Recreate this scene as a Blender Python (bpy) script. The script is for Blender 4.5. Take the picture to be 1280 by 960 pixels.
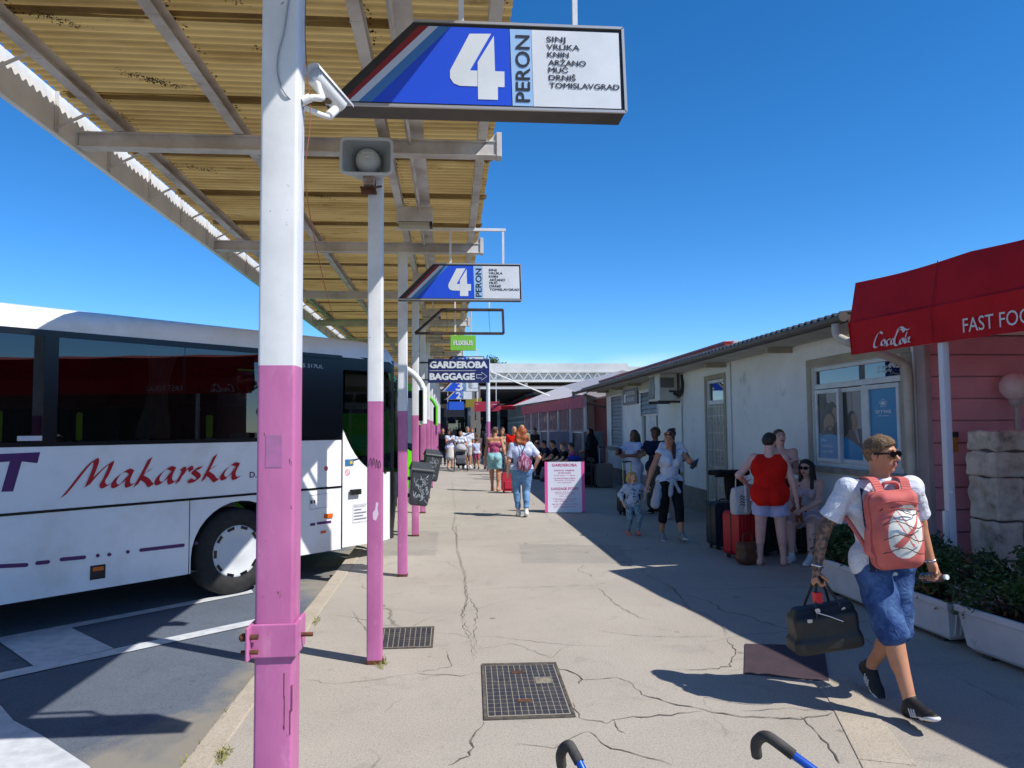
import bpy, bmesh, math, random
import numpy as np
from mathutils import Vector, Matrix

for _o in list(bpy.data.objects): bpy.data.objects.remove(_o)
SC = bpy.context.scene
COL = SC.collection
R_ = math.radians

# ------------------------------------------------------------------ camera
CH = 1.72
YAW, PIT, ROL = R_(4.8), R_(3.35), R_(0.46)
FPX = 920.0
cF = np.array([math.sin(YAW)*math.cos(PIT), math.cos(YAW)*math.cos(PIT), math.sin(PIT)])
_r0 = np.array([math.cos(YAW), -math.sin(YAW), 0.0]); _u0 = np.cross(_r0, cF)
cR = math.cos(ROL)*_r0 - math.sin(ROL)*_u0
cU = math.cos(ROL)*_u0 + math.sin(ROL)*_r0
cd = bpy.data.cameras.new('camera'); cam = bpy.data.objects.new('camera', cd); COL.objects.link(cam)
cd.sensor_width = 36.0; cd.lens = 36.0*FPX/1280.0
cd.clip_start = 0.05; cd.clip_end = 2000
M = Matrix.Identity(4)
for i in range(3):
    M[i][0], M[i][1], M[i][2] = cR[i], cU[i], -cF[i]
M[2][3] = CH
cam.matrix_world = M
SC.camera = cam

# ------------------------------------------------------------------ world, sun, exposure
TOSUN = Vector((0.74, -0.46, 1.0)).normalized()
w = bpy.data.worlds.new('World'); SC.world = w; w.use_nodes = True
nt = w.node_tree; nt.nodes.clear()
out = nt.nodes.new('ShaderNodeOutputWorld'); bg = nt.nodes.new('ShaderNodeBackground')
sky = nt.nodes.new('ShaderNodeTexSky'); sky.sky_type = 'NISHITA'; sky.sun_disc = False
sky.sun_elevation = math.asin(TOSUN.z); sky.sun_rotation = math.atan2(TOSUN.x, TOSUN.y)
sky.altitude = 0; sky.air_density = 0.66; sky.dust_density = 0.02; sky.ozone_density = 4.5
bg.inputs['Strength'].default_value = 0.125
hs = nt.nodes.new('ShaderNodeHueSaturation'); hs.inputs['Saturation'].default_value = 1.27; hs.inputs['Value'].default_value = 1.0
tc = nt.nodes.new('ShaderNodeTexCoord')
mp = nt.nodes.new('ShaderNodeMapping'); mp.inputs['Scale'].default_value = (2.2, 2.2, 13.0)
nz = nt.nodes.new('ShaderNodeTexNoise'); nz.inputs['Scale'].default_value = 2.1; nz.inputs['Detail'].default_value = 7
rp = nt.nodes.new('ShaderNodeValToRGB'); rp.color_ramp.elements[0].position = 0.55; rp.color_ramp.elements[1].position = 0.82
sx = nt.nodes.new('ShaderNodeSeparateXYZ')
el = nt.nodes.new('ShaderNodeMapRange'); el.inputs['From Min'].default_value = 0.10; el.inputs['From Max'].default_value = 0.05
mm = nt.nodes.new('ShaderNodeMath'); mm.operation = 'MULTIPLY'
mx = nt.nodes.new('ShaderNodeMix'); mx.data_type = 'RGBA'
mx.inputs['B'].default_value = (7.0, 7.2, 7.6, 1)
L_ = nt.links.new
L_(tc.outputs['Generated'], mp.inputs['Vector']); L_(mp.outputs['Vector'], nz.inputs['Vector'])
L_(nz.outputs['Fac'], rp.inputs['Fac']); L_(tc.outputs['Generated'], sx.inputs['Vector'])
L_(sx.outputs['Z'], el.inputs['Value']); L_(rp.outputs['Color'], mm.inputs[0]); L_(el.outputs['Result'], mm.inputs[1])
L_(sky.outputs['Color'], hs.inputs['Color']); L_(hs.outputs['Color'], mx.inputs['A'])
L_(mm.outputs['Value'], mx.inputs['Factor']); L_(mx.outputs['Result'], bg.inputs['Color']); L_(bg.outputs['Background'], out.inputs['Surface'])

sd = bpy.data.lights.new('sun', 'SUN'); sd.energy = 3.5; sd.angle = R_(0.5); sd.color = (1.0, 0.955, 0.90)
so = bpy.data.objects.new('sun', sd); COL.objects.link(so); so.location = (10, -10, 30)
so.rotation_euler = TOSUN.to_track_quat('Z', 'Y').to_euler()
SC.view_settings.view_transform = 'Standard'; SC.view_settings.look = 'None'
SC.view_settings.exposure = 0.72; SC.view_settings.gamma = 1.0; SC.view_settings.use_curve_mapping = False
SC.render.engine = 'CYCLES'
SC.cycles.max_bounces = 8; SC.cycles.transparent_max_bounces = 12

# surveying helpers: where a sight line from the camera meets a real plane
def _ray(x, y): return cF + cR*((x-640)/FPX) - cU*((y-480)/FPX)
_C = np.array([0, 0, CH])
def on_z(x, y, z=0.0):
    r = _ray(x, y); return _C + r*((z-CH)/r[2])
def on_Y(x, y, Y):
    r = _ray(x, y); return _C + r*(Y/r[1])
def on_wall(x, y, p0, d):
    n = np.array([d[1], -d[0]]); r = _ray(x, y)
    q = _C + r*((n@(np.array(p0)[:2]-_C[:2]))/(n@r[:2]))
    return (q[:2]-np.array(p0)[:2])@np.array(d), q[2]

# ------------------------------------------------------------------ object helpers
def tag(o, label=None, cat=None, group=None, kind=None):
    if label: o['label'] = label
    if cat: o['category'] = cat
    if group: o['group'] = group
    if kind: o['kind'] = kind
    return o

def thing(name, label, cat, loc=(0, 0, 0), rotz=0.0, group=None):
    o = bpy.data.objects.new(name, None); COL.objects.link(o)
    o.empty_display_size = 0.2
    o.location = loc; o.rotation_euler = (0, 0, rotz)
    return tag(o, label, cat, group)

def basis(o):
    return Matrix.Translation(o.location) @ o.rotation_euler.to_matrix().to_4x4()

def attach(o, parent, world=False):
    if parent is not None:
        o.parent = parent
        if world:
            m = Matrix.Identity(4); p = parent; chain = []
            while p is not None: chain.append(p); p = p.parent
            for p in reversed(chain): m = m @ p.matrix_parent_inverse @ basis(p) if p.parent else m @ basis(p)
            o.matrix_parent_inverse = m.inverted()
    return o

def copy_tree(o, parent=None):
    c = o.copy(); COL.objects.link(c)
    if parent is not None: c.parent = parent
    for ch in list(o.children): copy_tree(ch, c)
    return c

_txt = {}
def text_geo(s, bold):
    key = (s, bold)
    if key not in _txt:
        cu = bpy.data.curves.new('t', 'FONT'); cu.body = s; cu.size = 1.0; cu.offset = bold; cu.resolution_u = 3
        ob = bpy.data.objects.new('t', cu); COL.objects.link(ob)
        dg = bpy.context.evaluated_depsgraph_get(); dg.update()
        me = bpy.data.meshes.new_from_object(ob.evaluated_get(dg))
        v = np.array([x.co[:] for x in me.vertices]) if len(me.vertices) else np.zeros((0, 3))
        f = [tuple(p.vertices) for p in me.polygons]
        bpy.data.objects.remove(ob); bpy.data.curves.remove(cu); bpy.data.meshes.remove(me)
        _txt[key] = (v, f)
    return _txt[key]

class MB:
    def __init__(s): s.v = []; s.f = []; s.m = []; s.sm = []; s.cur = 0; s.smooth = False
    def add(s, vs, fs, smooth=None):
        b = len(s.v); s.v += [tuple(float(c) for c in p) for p in vs]
        for f in fs:
            s.f.append(tuple(b+i for i in f)); s.m.append(s.cur); s.sm.append(s.smooth if smooth is None else smooth)
        return s
    def mat(s, i): s.cur = i; return s
    def box(s, lo, hi, M=None):
        x0, y0, z0 = lo; x1, y1, z1 = hi
        vs = [(x0,y0,z0),(x1,y0,z0),(x1,y1,z0),(x0,y1,z0),(x0,y0,z1),(x1,y0,z1),(x1,y1,z1),(x0,y1,z1)]
        if M is not None: vs = [M @ Vector(p) for p in vs]
        return s.add(vs, [(3,2,1,0),(4,5,6,7),(0,1,5,4),(1,2,6,5),(2,3,7,6),(3,0,4,7)], False)
    def bar(s, a, b, wx, wz, up=(0, 0, 1)):
        a, b = Vector(a), Vector(b); d = (b-a); L = d.length; d.normalize()
        u = Vector(up); r = d.cross(u)
        if r.length < 1e-4: r = d.cross(Vector((1, 0, 0)))
        r.normalize(); u = r.cross(d)
        M = Matrix((( r.x, d.x, u.x, a.x), (r.y, d.y, u.y, a.y), (r.z, d.z, u.z, a.z), (0,0,0,1)))
        return s.box((-wx/2, 0, -wz/2), (wx/2, L, wz/2), M)
    def poly(s, pts): return s.add(pts, [tuple(range(len(pts)))], False)
    def prism(s, pts, M, t):
        """2D polygon (CCW seen along +z of M) extruded from 0 to -t"""
        n = len(pts)
        vs = [M @ Vector((p[0], p[1], 0)) for p in pts] + [M @ Vector((p[0], p[1], -t)) for p in pts]
        fs = [tuple(range(n)), tuple(range(2*n-1, n-1, -1))]
        fs += [(i, i+n, (i+1) % n + n, (i+1) % n) for i in range(n)]
        return s.add(vs, fs, False)
    def cyl(s, a, b, r0, r1=None, n=16, caps=True, smooth=True):
        r1 = r0 if r1 is None else r1
        a, b = Vector(a), Vector(b); d = (b-a).normalized()
        u = d.orthogonal().normalized(); v = d.cross(u)
        vs = []
        for c, r in ((a, r0), (b, r1)):
            for i in range(n):
                t = 2*math.pi*i/n; vs.append(c + u*(r*math.cos(t)) + v*(r*math.sin(t)))
        s.add(vs, [(i, (i+1) % n, (i+1) % n + n, i+n) for i in range(n)], smooth)
        if caps: s.add(vs, [tuple(range(n-1, -1, -1)), tuple(range(n, 2*n))], False)
        return s
    def tube(s, pts, r, n=10, caps=True):
        pts = [Vector(p) for p in pts]; N = len(pts)
        rr = r if isinstance(r, (list, tuple)) else [r]*N
        u = None; vs = []
        for i, p in enumerate(pts):
            d = (pts[min(i+1, N-1)] - pts[max(i-1, 0)]).normalized()
            u = d.orthogonal().normalized() if u is None else (u - d*u.dot(d)).normalized()
            v = d.cross(u)
            for k in range(n):
                t = 2*math.pi*k/n; vs.append(p + u*(rr[i]*math.cos(t)) + v*(rr[i]*math.sin(t)))
        fs = [(i*n+k, i*n+(k+1) % n, (i+1)*n+(k+1) % n, (i+1)*n+k) for i in range(N-1) for k in range(n)]
        s.add(vs, fs, True)
        if caps: s.add(vs, [tuple(range(n-1, -1, -1)), tuple(range((N-1)*n, N*n))], False)
        return s
    def lathe(s, prof, M=None, n=32, smooth=True):
        vs = []
        for r, z in prof:
            for i in range(n):
                t = 2*math.pi*i/n; p = Vector((r*math.cos(t), r*math.sin(t), z)); vs.append(M @ p if M is not None else p)
        fs = [(j*n+i, j*n+(i+1) % n, (j+1)*n+(i+1) % n, (j+1)*n+i) for j in range(len(prof)-1) for i in range(n)]
        return s.add(vs, fs, smooth)
    def rbox(s, lo, hi, r, M=None, seg=3, axis=2):
        """box with the four edges along `axis` rounded"""
        o = [i for i in range(3) if i != axis]
        a0, a1 = lo[o[0]], hi[o[0]]; b0, b1 = lo[o[1]], hi[o[1]]
        ring = []
        for cx, cy, t0 in ((a1-r, b1-r, 0), (a0+r, b1-r, 90), (a0+r, b0+r, 180), (a1-r, b0+r, 270)):
            for k in range(seg+1):
                t = R_(t0+90*k/seg); ring.append((cx+r*math.cos(t), cy+r*math.sin(t)))
        n = len(ring); vs = []
        for z in (lo[axis], hi[axis]):
            for p in ring:
                q = [0, 0, 0]; q[o[0]], q[o[1]], q[axis] = p[0], p[1], z
                vs.append(M @ Vector(q) if M is not None else q)
        flip = axis == 1
        fs = [(i, (i+1) % n, (i+1) % n+n, i+n) for i in range(n)]; c = [tuple(range(n-1, -1, -1)), tuple(range(n, 2*n))]
        if flip: fs = [f[::-1] for f in fs]; c = [f[::-1] for f in c]
        s.add(vs, fs, True); return s.add(vs, c, False)
    def text(s, txt, M, x, y, width=None, cap=0.1, bold=0.0, z=0.0):
        v, f = text_geo(txt, 0.0)
        if not len(v): return s
        H = text_geo('H', 0.0)[0][:, 1]; k = cap/(H.max()-max(0, H.min()))
        x0, x1 = v[:, 0].min(), v[:, 0].max()
        kx = k if width is None else width/(x1-x0)
        off = [(0, 0)] if not bold else [(a*bold*cap, b*bold*cap) for a, b in ((0,0),(1,0),(-1,0),(0,.7),(0,-.7),(.8,.5),(-.8,.5),(.8,-.5),(-.8,-.5))]
        for i, (dx, dy) in enumerate(off):
            s.add([M @ Vector((x+(p[0]-x0)*kx+dx, y+p[1]*k+dy, z+.0001*i)) for p in v], f, False)
        return s
    def build(s, name, mats, parent=None, bevel=0.0, world=False, seg=2):
        used = sorted({i for f in s.f for i in f}); rm = {v: i for i, v in enumerate(used)}
        me = bpy.data.meshes.new(name); me.from_pydata([s.v[i] for i in used], [], [tuple(rm[i] for i in f) for f in s.f])
        mats = mats if isinstance(mats, (list, tuple)) else [mats]
        for m in mats: me.materials.append(m)
        me.polygons.foreach_set('material_index', s.m); me.polygons.foreach_set('use_smooth', s.sm)
        me.update()
        o = bpy.data.objects.new(name, me); COL.objects.link(o); attach(o, parent, world)
        if bevel:
            b = o.modifiers.new('b', 'BEVEL'); b.width = bevel; b.segments = seg; b.limit_method = 'ANGLE'; b.angle_limit = R_(40)
            b.harden_normals = False
        return o

def place(x=(1,0,0), y=(0,1,0), z=(0,0,1), o=(0,0,0)):
    return Matrix(((x[0],y[0],z[0],o[0]),(x[1],y[1],z[1],o[1]),(x[2],y[2],z[2],o[2]),(0,0,0,1)))
def facing_cam(o): return place((1,0,0), (0,0,1), (0,-1,0), o)      # a sheet that looks towards -Y

def cat_rom(pts, n=6):
    P = [np.array(p, float) for p in pts]; P = [2*P[0]-P[1]] + P + [2*P[-1]-P[-2]]; o = []
    for i in range(1, len(P)-2):
        for k in range(n):
            t = k/n
            o.append(0.5*((2*P[i]) + (P[i+1]-P[i-1])*t + (2*P[i-1]-5*P[i]+4*P[i+1]-P[i+2])*t*t + (-P[i-1]+3*P[i]-3*P[i+1]+P[i+2])*t**3))
    o.append(P[-2]); return o

def ribbon(mb, pts, wd, M, pen=None, z=0.0):
    """a flat brush stroke; pen = fixed nib vector, else even width"""
    N = len(pts); vs = []
    for i, p in enumerate(pts):
        if pen is not None: nrm = np.array(pen)
        else:
            d = np.array(pts[min(i+1, N-1)])-np.array(pts[max(i-1, 0)]); d = d/(np.linalg.norm(d)+1e-9); nrm = np.array((-d[1], d[0]))
        ww = wd[i] if isinstance(wd, (list, tuple)) else wd
        for sgn in (1, -1):
            q = np.array(p)[:2]+sgn*nrm*ww/2; vs.append(M @ Vector((q[0], q[1], z + 0.00015*i)))
    fs = [(2*i, 2*i+1, 2*i+3, 2*i+2) for i in range(N-1)]
    mb.add(vs, fs, False)

# ------------------------------------------------------------------ materials
def lin(c):
    if isinstance(c, str): c = tuple(int(c[i:i+2], 16) for i in (0, 2, 4))
    return tuple(((x/255)/12.92 if x/255 <= 0.04045 else ((x/255+0.055)/1.055)**2.4) for x in c)

_M = {}
def mat(name, col, rough=0.6, metal=0.0, col2=None, vs=6.0, vlo=0.4, vhi=0.65, stretch=(1,1,1), bump=0.0, bs=40.0, spec=0.5,
        trans=0.0, dirt=None, dlo=0.6, dhi=0.75, ds=3.0, emit=None, coat=0.0, sheen=0.0, wr=0.0, ws=13.0, chips=None):
    """principled material: base colour, optional second colour mixed by noise, optional stains, optional bump"""
    if name in _M: return _M[name]
    m = bpy.data.materials.new(name); m.use_nodes = True; t = m.node_tree; N = t.nodes; Lk = t.links.new
    b = N['Principled BSDF']; c = lin(col)
    b.inputs['Base Color'].default_value = (*c, 1); b.inputs['Roughness'].default_value = rough
    b.inputs['Metallic'].default_value = metal; b.inputs['Specular IOR Level'].default_value = spec
    b.inputs['Coat Weight'].default_value = coat
    tcn = N.new('ShaderNodeTexCoord'); mpn = N.new('ShaderNodeMapping'); mpn.inputs['Scale'].default_value = stretch
    Lk(tcn.outputs['Object'], mpn.inputs['Vector']); src = None
    def noise(sc, det=6, ro=0.6):
        n = N.new('ShaderNodeTexNoise'); n.inputs['Scale'].default_value = sc; n.inputs['Detail'].default_value = det; n.inputs['Roughness'].default_value = ro
        Lk(mpn.outputs['Vector'], n.inputs['Vector']); return n
    def mixin(src, colr, n, lo, hi):
        rr = N.new('ShaderNodeMapRange'); rr.inputs['From Min'].default_value = lo; rr.inputs['From Max'].default_value = hi
        Lk(n.outputs['Fac'], rr.inputs['Value']); x = N.new('ShaderNodeMix'); x.data_type = 'RGBA'
        if src is None: x.inputs['A'].default_value = (*c, 1)
        else: Lk(src, x.inputs['A'])
        x.inputs['B'].default_value = (*lin(colr), 1); Lk(rr.outputs['Result'], x.inputs['Factor']); return x.outputs['Result']
    if col2: src = mixin(src, col2, noise(vs), vlo, vhi)
    if dirt: src = mixin(src, dirt, noise(ds, 9, 0.7), dlo, dhi)
    if chips: src = mixin(src, chips[0], noise(chips[1], 5, .65), chips[2], chips[3])
    if src is not None: Lk(src, b.inputs['Base Color'])
    if bump:
        bn = N.new('ShaderNodeBump'); bn.inputs['Strength'].default_value = bump; bn.inputs['Distance'].default_value = 0.02
        Lk(noise(bs, 4).outputs['Fac'], bn.inputs['Height']); Lk(bn.outputs['Normal'], b.inputs['Normal'])
        if wr:
            nw = noise(ws, 3, 0.5); nw.inputs['Distortion'].default_value = 2.2
            b2 = N.new('ShaderNodeBump'); b2.inputs['Strength'].default_value = wr; b2.inputs['Distance'].default_value = 0.05
            Lk(nw.outputs['Fac'], b2.inputs['Height']); Lk(b2.outputs['Normal'], bn.inputs['Normal'])
    if trans:
        tl = N.new('ShaderNodeBsdfTranslucent'); tl.inputs['Color'].default_value = (*c, 1)
        if src is not None: Lk(src, tl.inputs['Color'])
        ms = N.new('ShaderNodeMixShader'); ms.inputs['Fac'].default_value = trans
        Lk(b.outputs['BSDF'], ms.inputs[1]); Lk(tl.outputs['BSDF'], ms.inputs[2]); Lk(ms.outputs['Shader'], N['Material Output'].inputs['Surface'])
    if emit:
        b.inputs['Emission Color'].default_value = (*lin(col), 1); b.inputs['Emission Strength'].default_value = emit
    _M[name] = m; return m

def film(name, col, fac):
    if name in _M: return _M[name]
    m = mat(name, col, 0.5); t = m.node_tree; N = t.nodes; Lk = t.links.new
    tr = N.new('ShaderNodeBsdfTransparent'); ms = N.new('ShaderNodeMixShader'); ms.inputs['Fac'].default_value = fac
    Lk(tr.outputs['BSDF'], ms.inputs[1]); Lk(N['Principled BSDF'].outputs['BSDF'], ms.inputs[2]); Lk(ms.outputs['Shader'], N['Material Output'].inputs['Surface']); return m

def glass(name, tint, refl=0.12, rough=0.01):
    if name in _M: return _M[name]
    m = bpy.data.materials.new(name); m.use_nodes = True; t = m.node_tree; N = t.nodes; Lk = t.links.new
    N.remove(N['Principled BSDF'])
    tr = N.new('ShaderNodeBsdfTransparent'); tr.inputs['Color'].default_value = (*tint, 1)
    gl = N.new('ShaderNodeBsdfGlossy'); gl.inputs['Roughness'].default_value = rough
    fr = N.new('ShaderNodeFresnel'); fr.inputs['IOR'].default_value = 1.5
    ad = N.new('ShaderNodeMath'); ad.operation = 'ADD'; ad.inputs[1].default_value = refl; ad.use_clamp = True
    mxs = N.new('ShaderNodeMixShader'); Lk(fr.outputs['Fac'], ad.inputs[0]); Lk(ad.outputs['Value'], mxs.inputs['Fac'])
    Lk(tr.outputs['BSDF'], mxs.inputs[1]); Lk(gl.outputs['BSDF'], mxs.inputs[2]); Lk(mxs.outputs['Shader'], N['Material Output'].inputs['Surface'])
    _M[name] = m; return m

WHITE = mat('white_paint', 'e3e4e4', 0.45, col2='d4d6d6', vs=4, bump=0.03, bs=25, dirt='8b5a38', dlo=0.67, dhi=0.78, ds=9, chips=('6d5546', 34, .70, .73))
WHITE2 = mat('clean_white_paint', 'e2e2df', 0.4, col2='d2d3d1', vs=3)
PINK = mat('pink_paint', 'c0709f', 0.45, col2='b06090', vs=5, stretch=(1,1,0.4), bump=0.05, bs=30, dirt='d592b6', dlo=0.58, dhi=0.8, ds=11, chips=('7d4a58', 30, .675, .70))
RUST = mat('rust', '6b4028', 0.9, col2='3b2a20', vs=20, bump=0.3, bs=60)
BLACK = mat('black_plastic', '1b1b1d', 0.45)
DARK = mat('dark_grey_metal', '3a3b3e', 0.5, col2='2c2d30', vs=10)
RUBBER = mat('tyre_rubber', '232324', 0.85, col2='2d2c2b', vs=15, bump=0.1, bs=60)
CHROME = mat('brushed_metal', 'b9bcc0', 0.25, 1.0)
GREYMETAL = mat('galvanised_metal', '8d9094', 0.5, 0.6, col2='777a7d', vs=12)
# ------------------------------------------------------------------ ground
def ground_mat(name, base, alt, speck_l, speck_d, stain, big=0.55, crack=False, patch=None, wear=None):
    m = bpy.data.materials.new(name); m.use_nodes = True; t = m.node_tree; N = t.nodes; Lk = t.links.new
    b = N['Principled BSDF']; b.inputs['Roughness'].default_value = 0.88; b.inputs['Specular IOR Level'].default_value = 0.3
    co = N.new('ShaderNodeTexCoord').outputs['Object']
    def noise(sc, det=5, ro=0.6, dist=0.0):
        n = N.new('ShaderNodeTexNoise'); n.inputs['Scale'].default_value = sc; n.inputs['Detail'].default_value = det
        n.inputs['Roughness'].default_value = ro; n.inputs['Distortion'].default_value = dist; Lk(co, n.inputs['Vector']); return n.outputs['Fac']
    def rng(s, lo, hi, a=0.0, c=1.0):
        r = N.new('ShaderNodeMapRange'); r.inputs['From Min'].default_value = lo; r.inputs['From Max'].default_value = hi
        r.inputs['To Min'].default_value = a; r.inputs['To Max'].default_value = c; Lk(s, r.inputs['Value']); return r.outputs['Result']
    def mix(a, colr, f):
        x = N.new('ShaderNodeMix'); x.data_type = 'RGBA'
        if isinstance(a, str): x.inputs['A'].default_value = (*lin(a), 1)
        else: Lk(a, x.inputs['A'])
        x.inputs['B'].default_value = (*lin(colr), 1); Lk(f, x.inputs['Factor']); return x.outputs['Result']
    c = mix(base, alt, rng(noise(big, 6, 0.65), 0.35, 0.68))
    c = mix(c, stain, rng(noise(2.6, 8, 0.75, 0.6), 0.55, 0.78, 0, 0.75))
    c = mix(c, speck_d, rng(noise(75, 4, 0.85), 0.52, 0.66, 0, 0.85))
    c = mix(c, speck_l, rng(noise(105, 3, 0.8), 0.55, 0.68, 0, 0.75))
    # old chewing-gum and oil spots
    v = N.new('ShaderNodeTexVoronoi'); v.inputs['Scale'].default_value = 2.3; Lk(co, v.inputs['Vector'])
    sp = rng(v.outputs['Distance'], 0.05, 0.085, 1, 0)
    mu = N.new('ShaderNodeMath'); mu.operation = 'MULTIPLY'; Lk(sp, mu.inputs[0]); Lk(rng(noise(1.1, 2), 0.46, 0.54, 0, 0.75), mu.inputs[1])
    c = mix(c, speck_d, mu.outputs['Value'])
    if patch: c = mix(c, patch[0], rng(noise(patch[1], 7, 0.6, 0.3), patch[2], patch[3]))
    if wear:
        sp_ = N.new('ShaderNodeSeparateXYZ'); Lk(co, sp_.inputs['Vector'])
        ad = N.new('ShaderNodeMath'); ad.operation = 'ADD'; Lk(rng(sp_.outputs['X'], -2.3, -1.38, 0, 1.0), ad.inputs[0]); Lk(rng(noise(0.9, 7, 0.62, 0.4), 0.25, 0.75, -0.75, 0.55), ad.inputs[1])
        ad2 = N.new('ShaderNodeMath'); ad2.operation = 'ADD'; Lk(ad.outputs['Value'], ad2.inputs[0]); Lk(rng(sp_.outputs['Y'], 5.5, 4.2, 0, 0.55), ad2.inputs[1])
        c = mix(c, wear, rng(ad2.outputs['Value'], 0.46, 0.86, 0, .8))
    if crack:
        nd = N.new('ShaderNodeTexNoise'); nd.inputs['Scale'].default_value = 1.6; nd.inputs['Detail'].default_value = 5; Lk(co, nd.inputs['Vector'])
        vm = N.new('ShaderNodeVectorMath'); vm.operation = 'MULTIPLY_ADD'; vm.inputs[1].default_value = (0.5, 0.5, 0)
        Lk(nd.outputs['Color'], vm.inputs[0]); Lk(co, vm.inputs[2])
        vc = N.new('ShaderNodeTexVoronoi'); vc.feature = 'DISTANCE_TO_EDGE'; vc.inputs['Scale'].default_value = 0.45; Lk(vm.outputs['Vector'], vc.inputs['Vector'])
        e = rng(vc.outputs['Distance'], 0.001, 0.004, 0.55, 0)
        mk = N.new('ShaderNodeMath'); mk.operation = 'MULTIPLY'; Lk(e, mk.inputs[0]); Lk(rng(noise(0.5, 3), 0.47, 0.55), mk.inputs[1])
        c = mix(c, '4a443c', mk.outputs['Value'])
    Lk(c, b.inputs['Base Color'])
    bn = N.new('ShaderNodeBump'); bn.inputs['Strength'].default_value = 0.55; bn.inputs['Distance'].default_value = 0.006
    Lk(noise(110, 3, 0.8), bn.inputs['Height']); Lk(bn.outputs['Normal'], b.inputs['Normal'])
    return m

PLAT = ground_mat('worn_pale_asphalt', 'ada598', '9f978b', 'cfc8bc', '716d67', '7f7a72', crack=True)
ROADM = ground_mat('dark_asphalt', '606975', '555d69', '80868f', '363a40', '3f434a', big=0.8, wear='8f887a')
KERB = ground_mat('kerb_stone', 'b5aa99', 'a69b8a', 'd0c6b6', '7c7365', '8c8273', big=1.6)

def struct(o, ): return tag(o, kind='structure')

mb = MB(); mb.poly([(-400,-400,-0.14),(400,-400,-0.14),(400,900,-0.14),(-400,900,-0.14)])
struct(mb.build('road', ROADM))
PX = -1.22                    # inner edge of the kerb
mb = MB(); mb.box((PX, -6, -0.138), (60, 70, 0.0))
plat = struct(mb.build('platform_pavement', PLAT))
# kerb, in long stones with joints
mb = MB(); y = -6.0; rnd = random.Random(3)
while y < 66:
    L = rnd.uniform(0.95, 1.25); mb.box((PX-0.165, y+0.006, -0.139), (PX-0.003, y+L, 0.004+rnd.uniform(-0.003, 0.003))); y += L
struct(mb.build('kerb', KERB, bevel=0.014))
ROADPAINT = mat('road_paint', 'c9ccce', 0.7, col2='b3b7ba', vs=9, dirt='6d7278', dlo=0.62, dhi=0.72, ds=22, bump=0.2, bs=90)
mb = MB(); zz = -0.132
def rp4(*p): mb.poly([(x, y, zz) for x, y in p])
rp4((-6.4,4.76),(-6.35,4.60),(-2.237,8.70),(-2.30,8.86))
rp4((-3.42-2.2,6.028-1.93),(-3.32-2.2,5.85-1.93),(-1.80,7.36),(-1.88,7.52))
zz = -0.1305; rp4((-4.03,7.03),(-3.28,6.22),(-2.86,6.64),(-3.62,7.43))
zz = -0.132
rp4((-4.9,7.2),(-3.03,5.36),(-2.80,5.09),(-2.49,4.83),(-1.99,4.36),(-1.85,4.15),(-2.6,3.6),(-5.6,6.3))
struct(mb.build('road_markings', ROADPAINT))

# cracks: long ones traced where they run over the paving
def crack_mesh(lines, name, parent):
    mb = MB(); rnd = random.Random(5)
    for wdt, pts in lines:
        P = [on_z(x, y)[:2] for x, y in pts]; Q = []
        for i in range(len(P)-1):
            n = max(3, int(np.linalg.norm(P[i+1]-P[i])/0.05))
            for k in range(n):
                q = P[i]+(P[i+1]-P[i])*k/n; Q.append(q+np.array([rnd.uniform(-1, 1), rnd.uniform(-1, 1)])*0.016)
        Q.append(P[-1]); N = len(Q)
        ws = [max(0.0016, .45*wdt*rnd.uniform(0.25, 1.5)*min(1, 0.3+4*min(i, N-1-i)/N)) for i in range(N)]
        ribbon(mb, Q, ws, Matrix.Translation((0, 0, 0.003)))
    return mb.build(name, mat('crack_dirt', '4d4840', 0.95, col2='757064', vs=15), parent)
c1 = [(570,655),(572,690),(580,715),(585,745),(578,775),(590,800),(596,828)]
lines = [(0.018, c1), (0.012, [(585,745),(597,762),(593,790),(600,812)]), (0.014, [(570,640),(566,660),(573,676)]),
 (0.010, [(530,675),(590,674),(660,671),(740,672)]), (0.012, [(588,738),(640,735),(700,733),(745,732),(777,725)]),
 (0.012, [(748,735),(765,752),(790,768),(812,776)]), (0.016, [(777,725),(805,717),(840,735),(862,762),(885,770),(905,785),(910,800)]),
 (0.010, [(740,788),(800,795),(850,797),(900,795)]), (0.016, [(910,800),(920,815),(912,833),(880,838),(845,837)]),
 (0.022, [(695,835),(715,840),(728,848),(724,855)]), (0.020, [(716,878),(724,897),(760,904),(790,897),(850,893),(880,890)]),
 (0.024, [(785,852),(805,868),(840,880),(880,888),(930,897),(1000,899),(1040,892)]), (0.014, [(725,850),(770,848),(785,852)]),
 (0.014, [(735,915),(760,935),(800,945),(840,957)]), (0.012, [(766,900),(772,912),(782,917)]),
 (0.022, [(604,903),(592,920),(587,945),(560,958)]), (0.012, [(440,765),(460,790),(470,800)]), (0.012, [(520,842),(575,845),(600,842)]),
 (0.010, [(560,812),(563,832),(545,838),(520,840)]), (0.022, [(1000,895),(1025,920),(1050,955)]), (0.012, [(930,890),(980,885),(1035,890)]),
 (0.010, [(680,640),(690,652),(712,660),(740,672)]), (0.010, [(600,812),(640,805),(690,822),(700,812),(720,806)]), (0.02, [(1000,695),(1022,708),(1055,735)]),
 (0.010, [(740,672),(770,700),(800,712),(805,717)]), (0.008, [(520,700),(560,703),(578,715)]), (0.008, [(565,600),(567,620),(570,640)]),
 (0.008, [(380,850),(420,856),(470,850),(520,842)]), (0.008, [(640,930),(690,935),(735,915)])]
crack_mesh(lines, 'cracks', plat)
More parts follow.
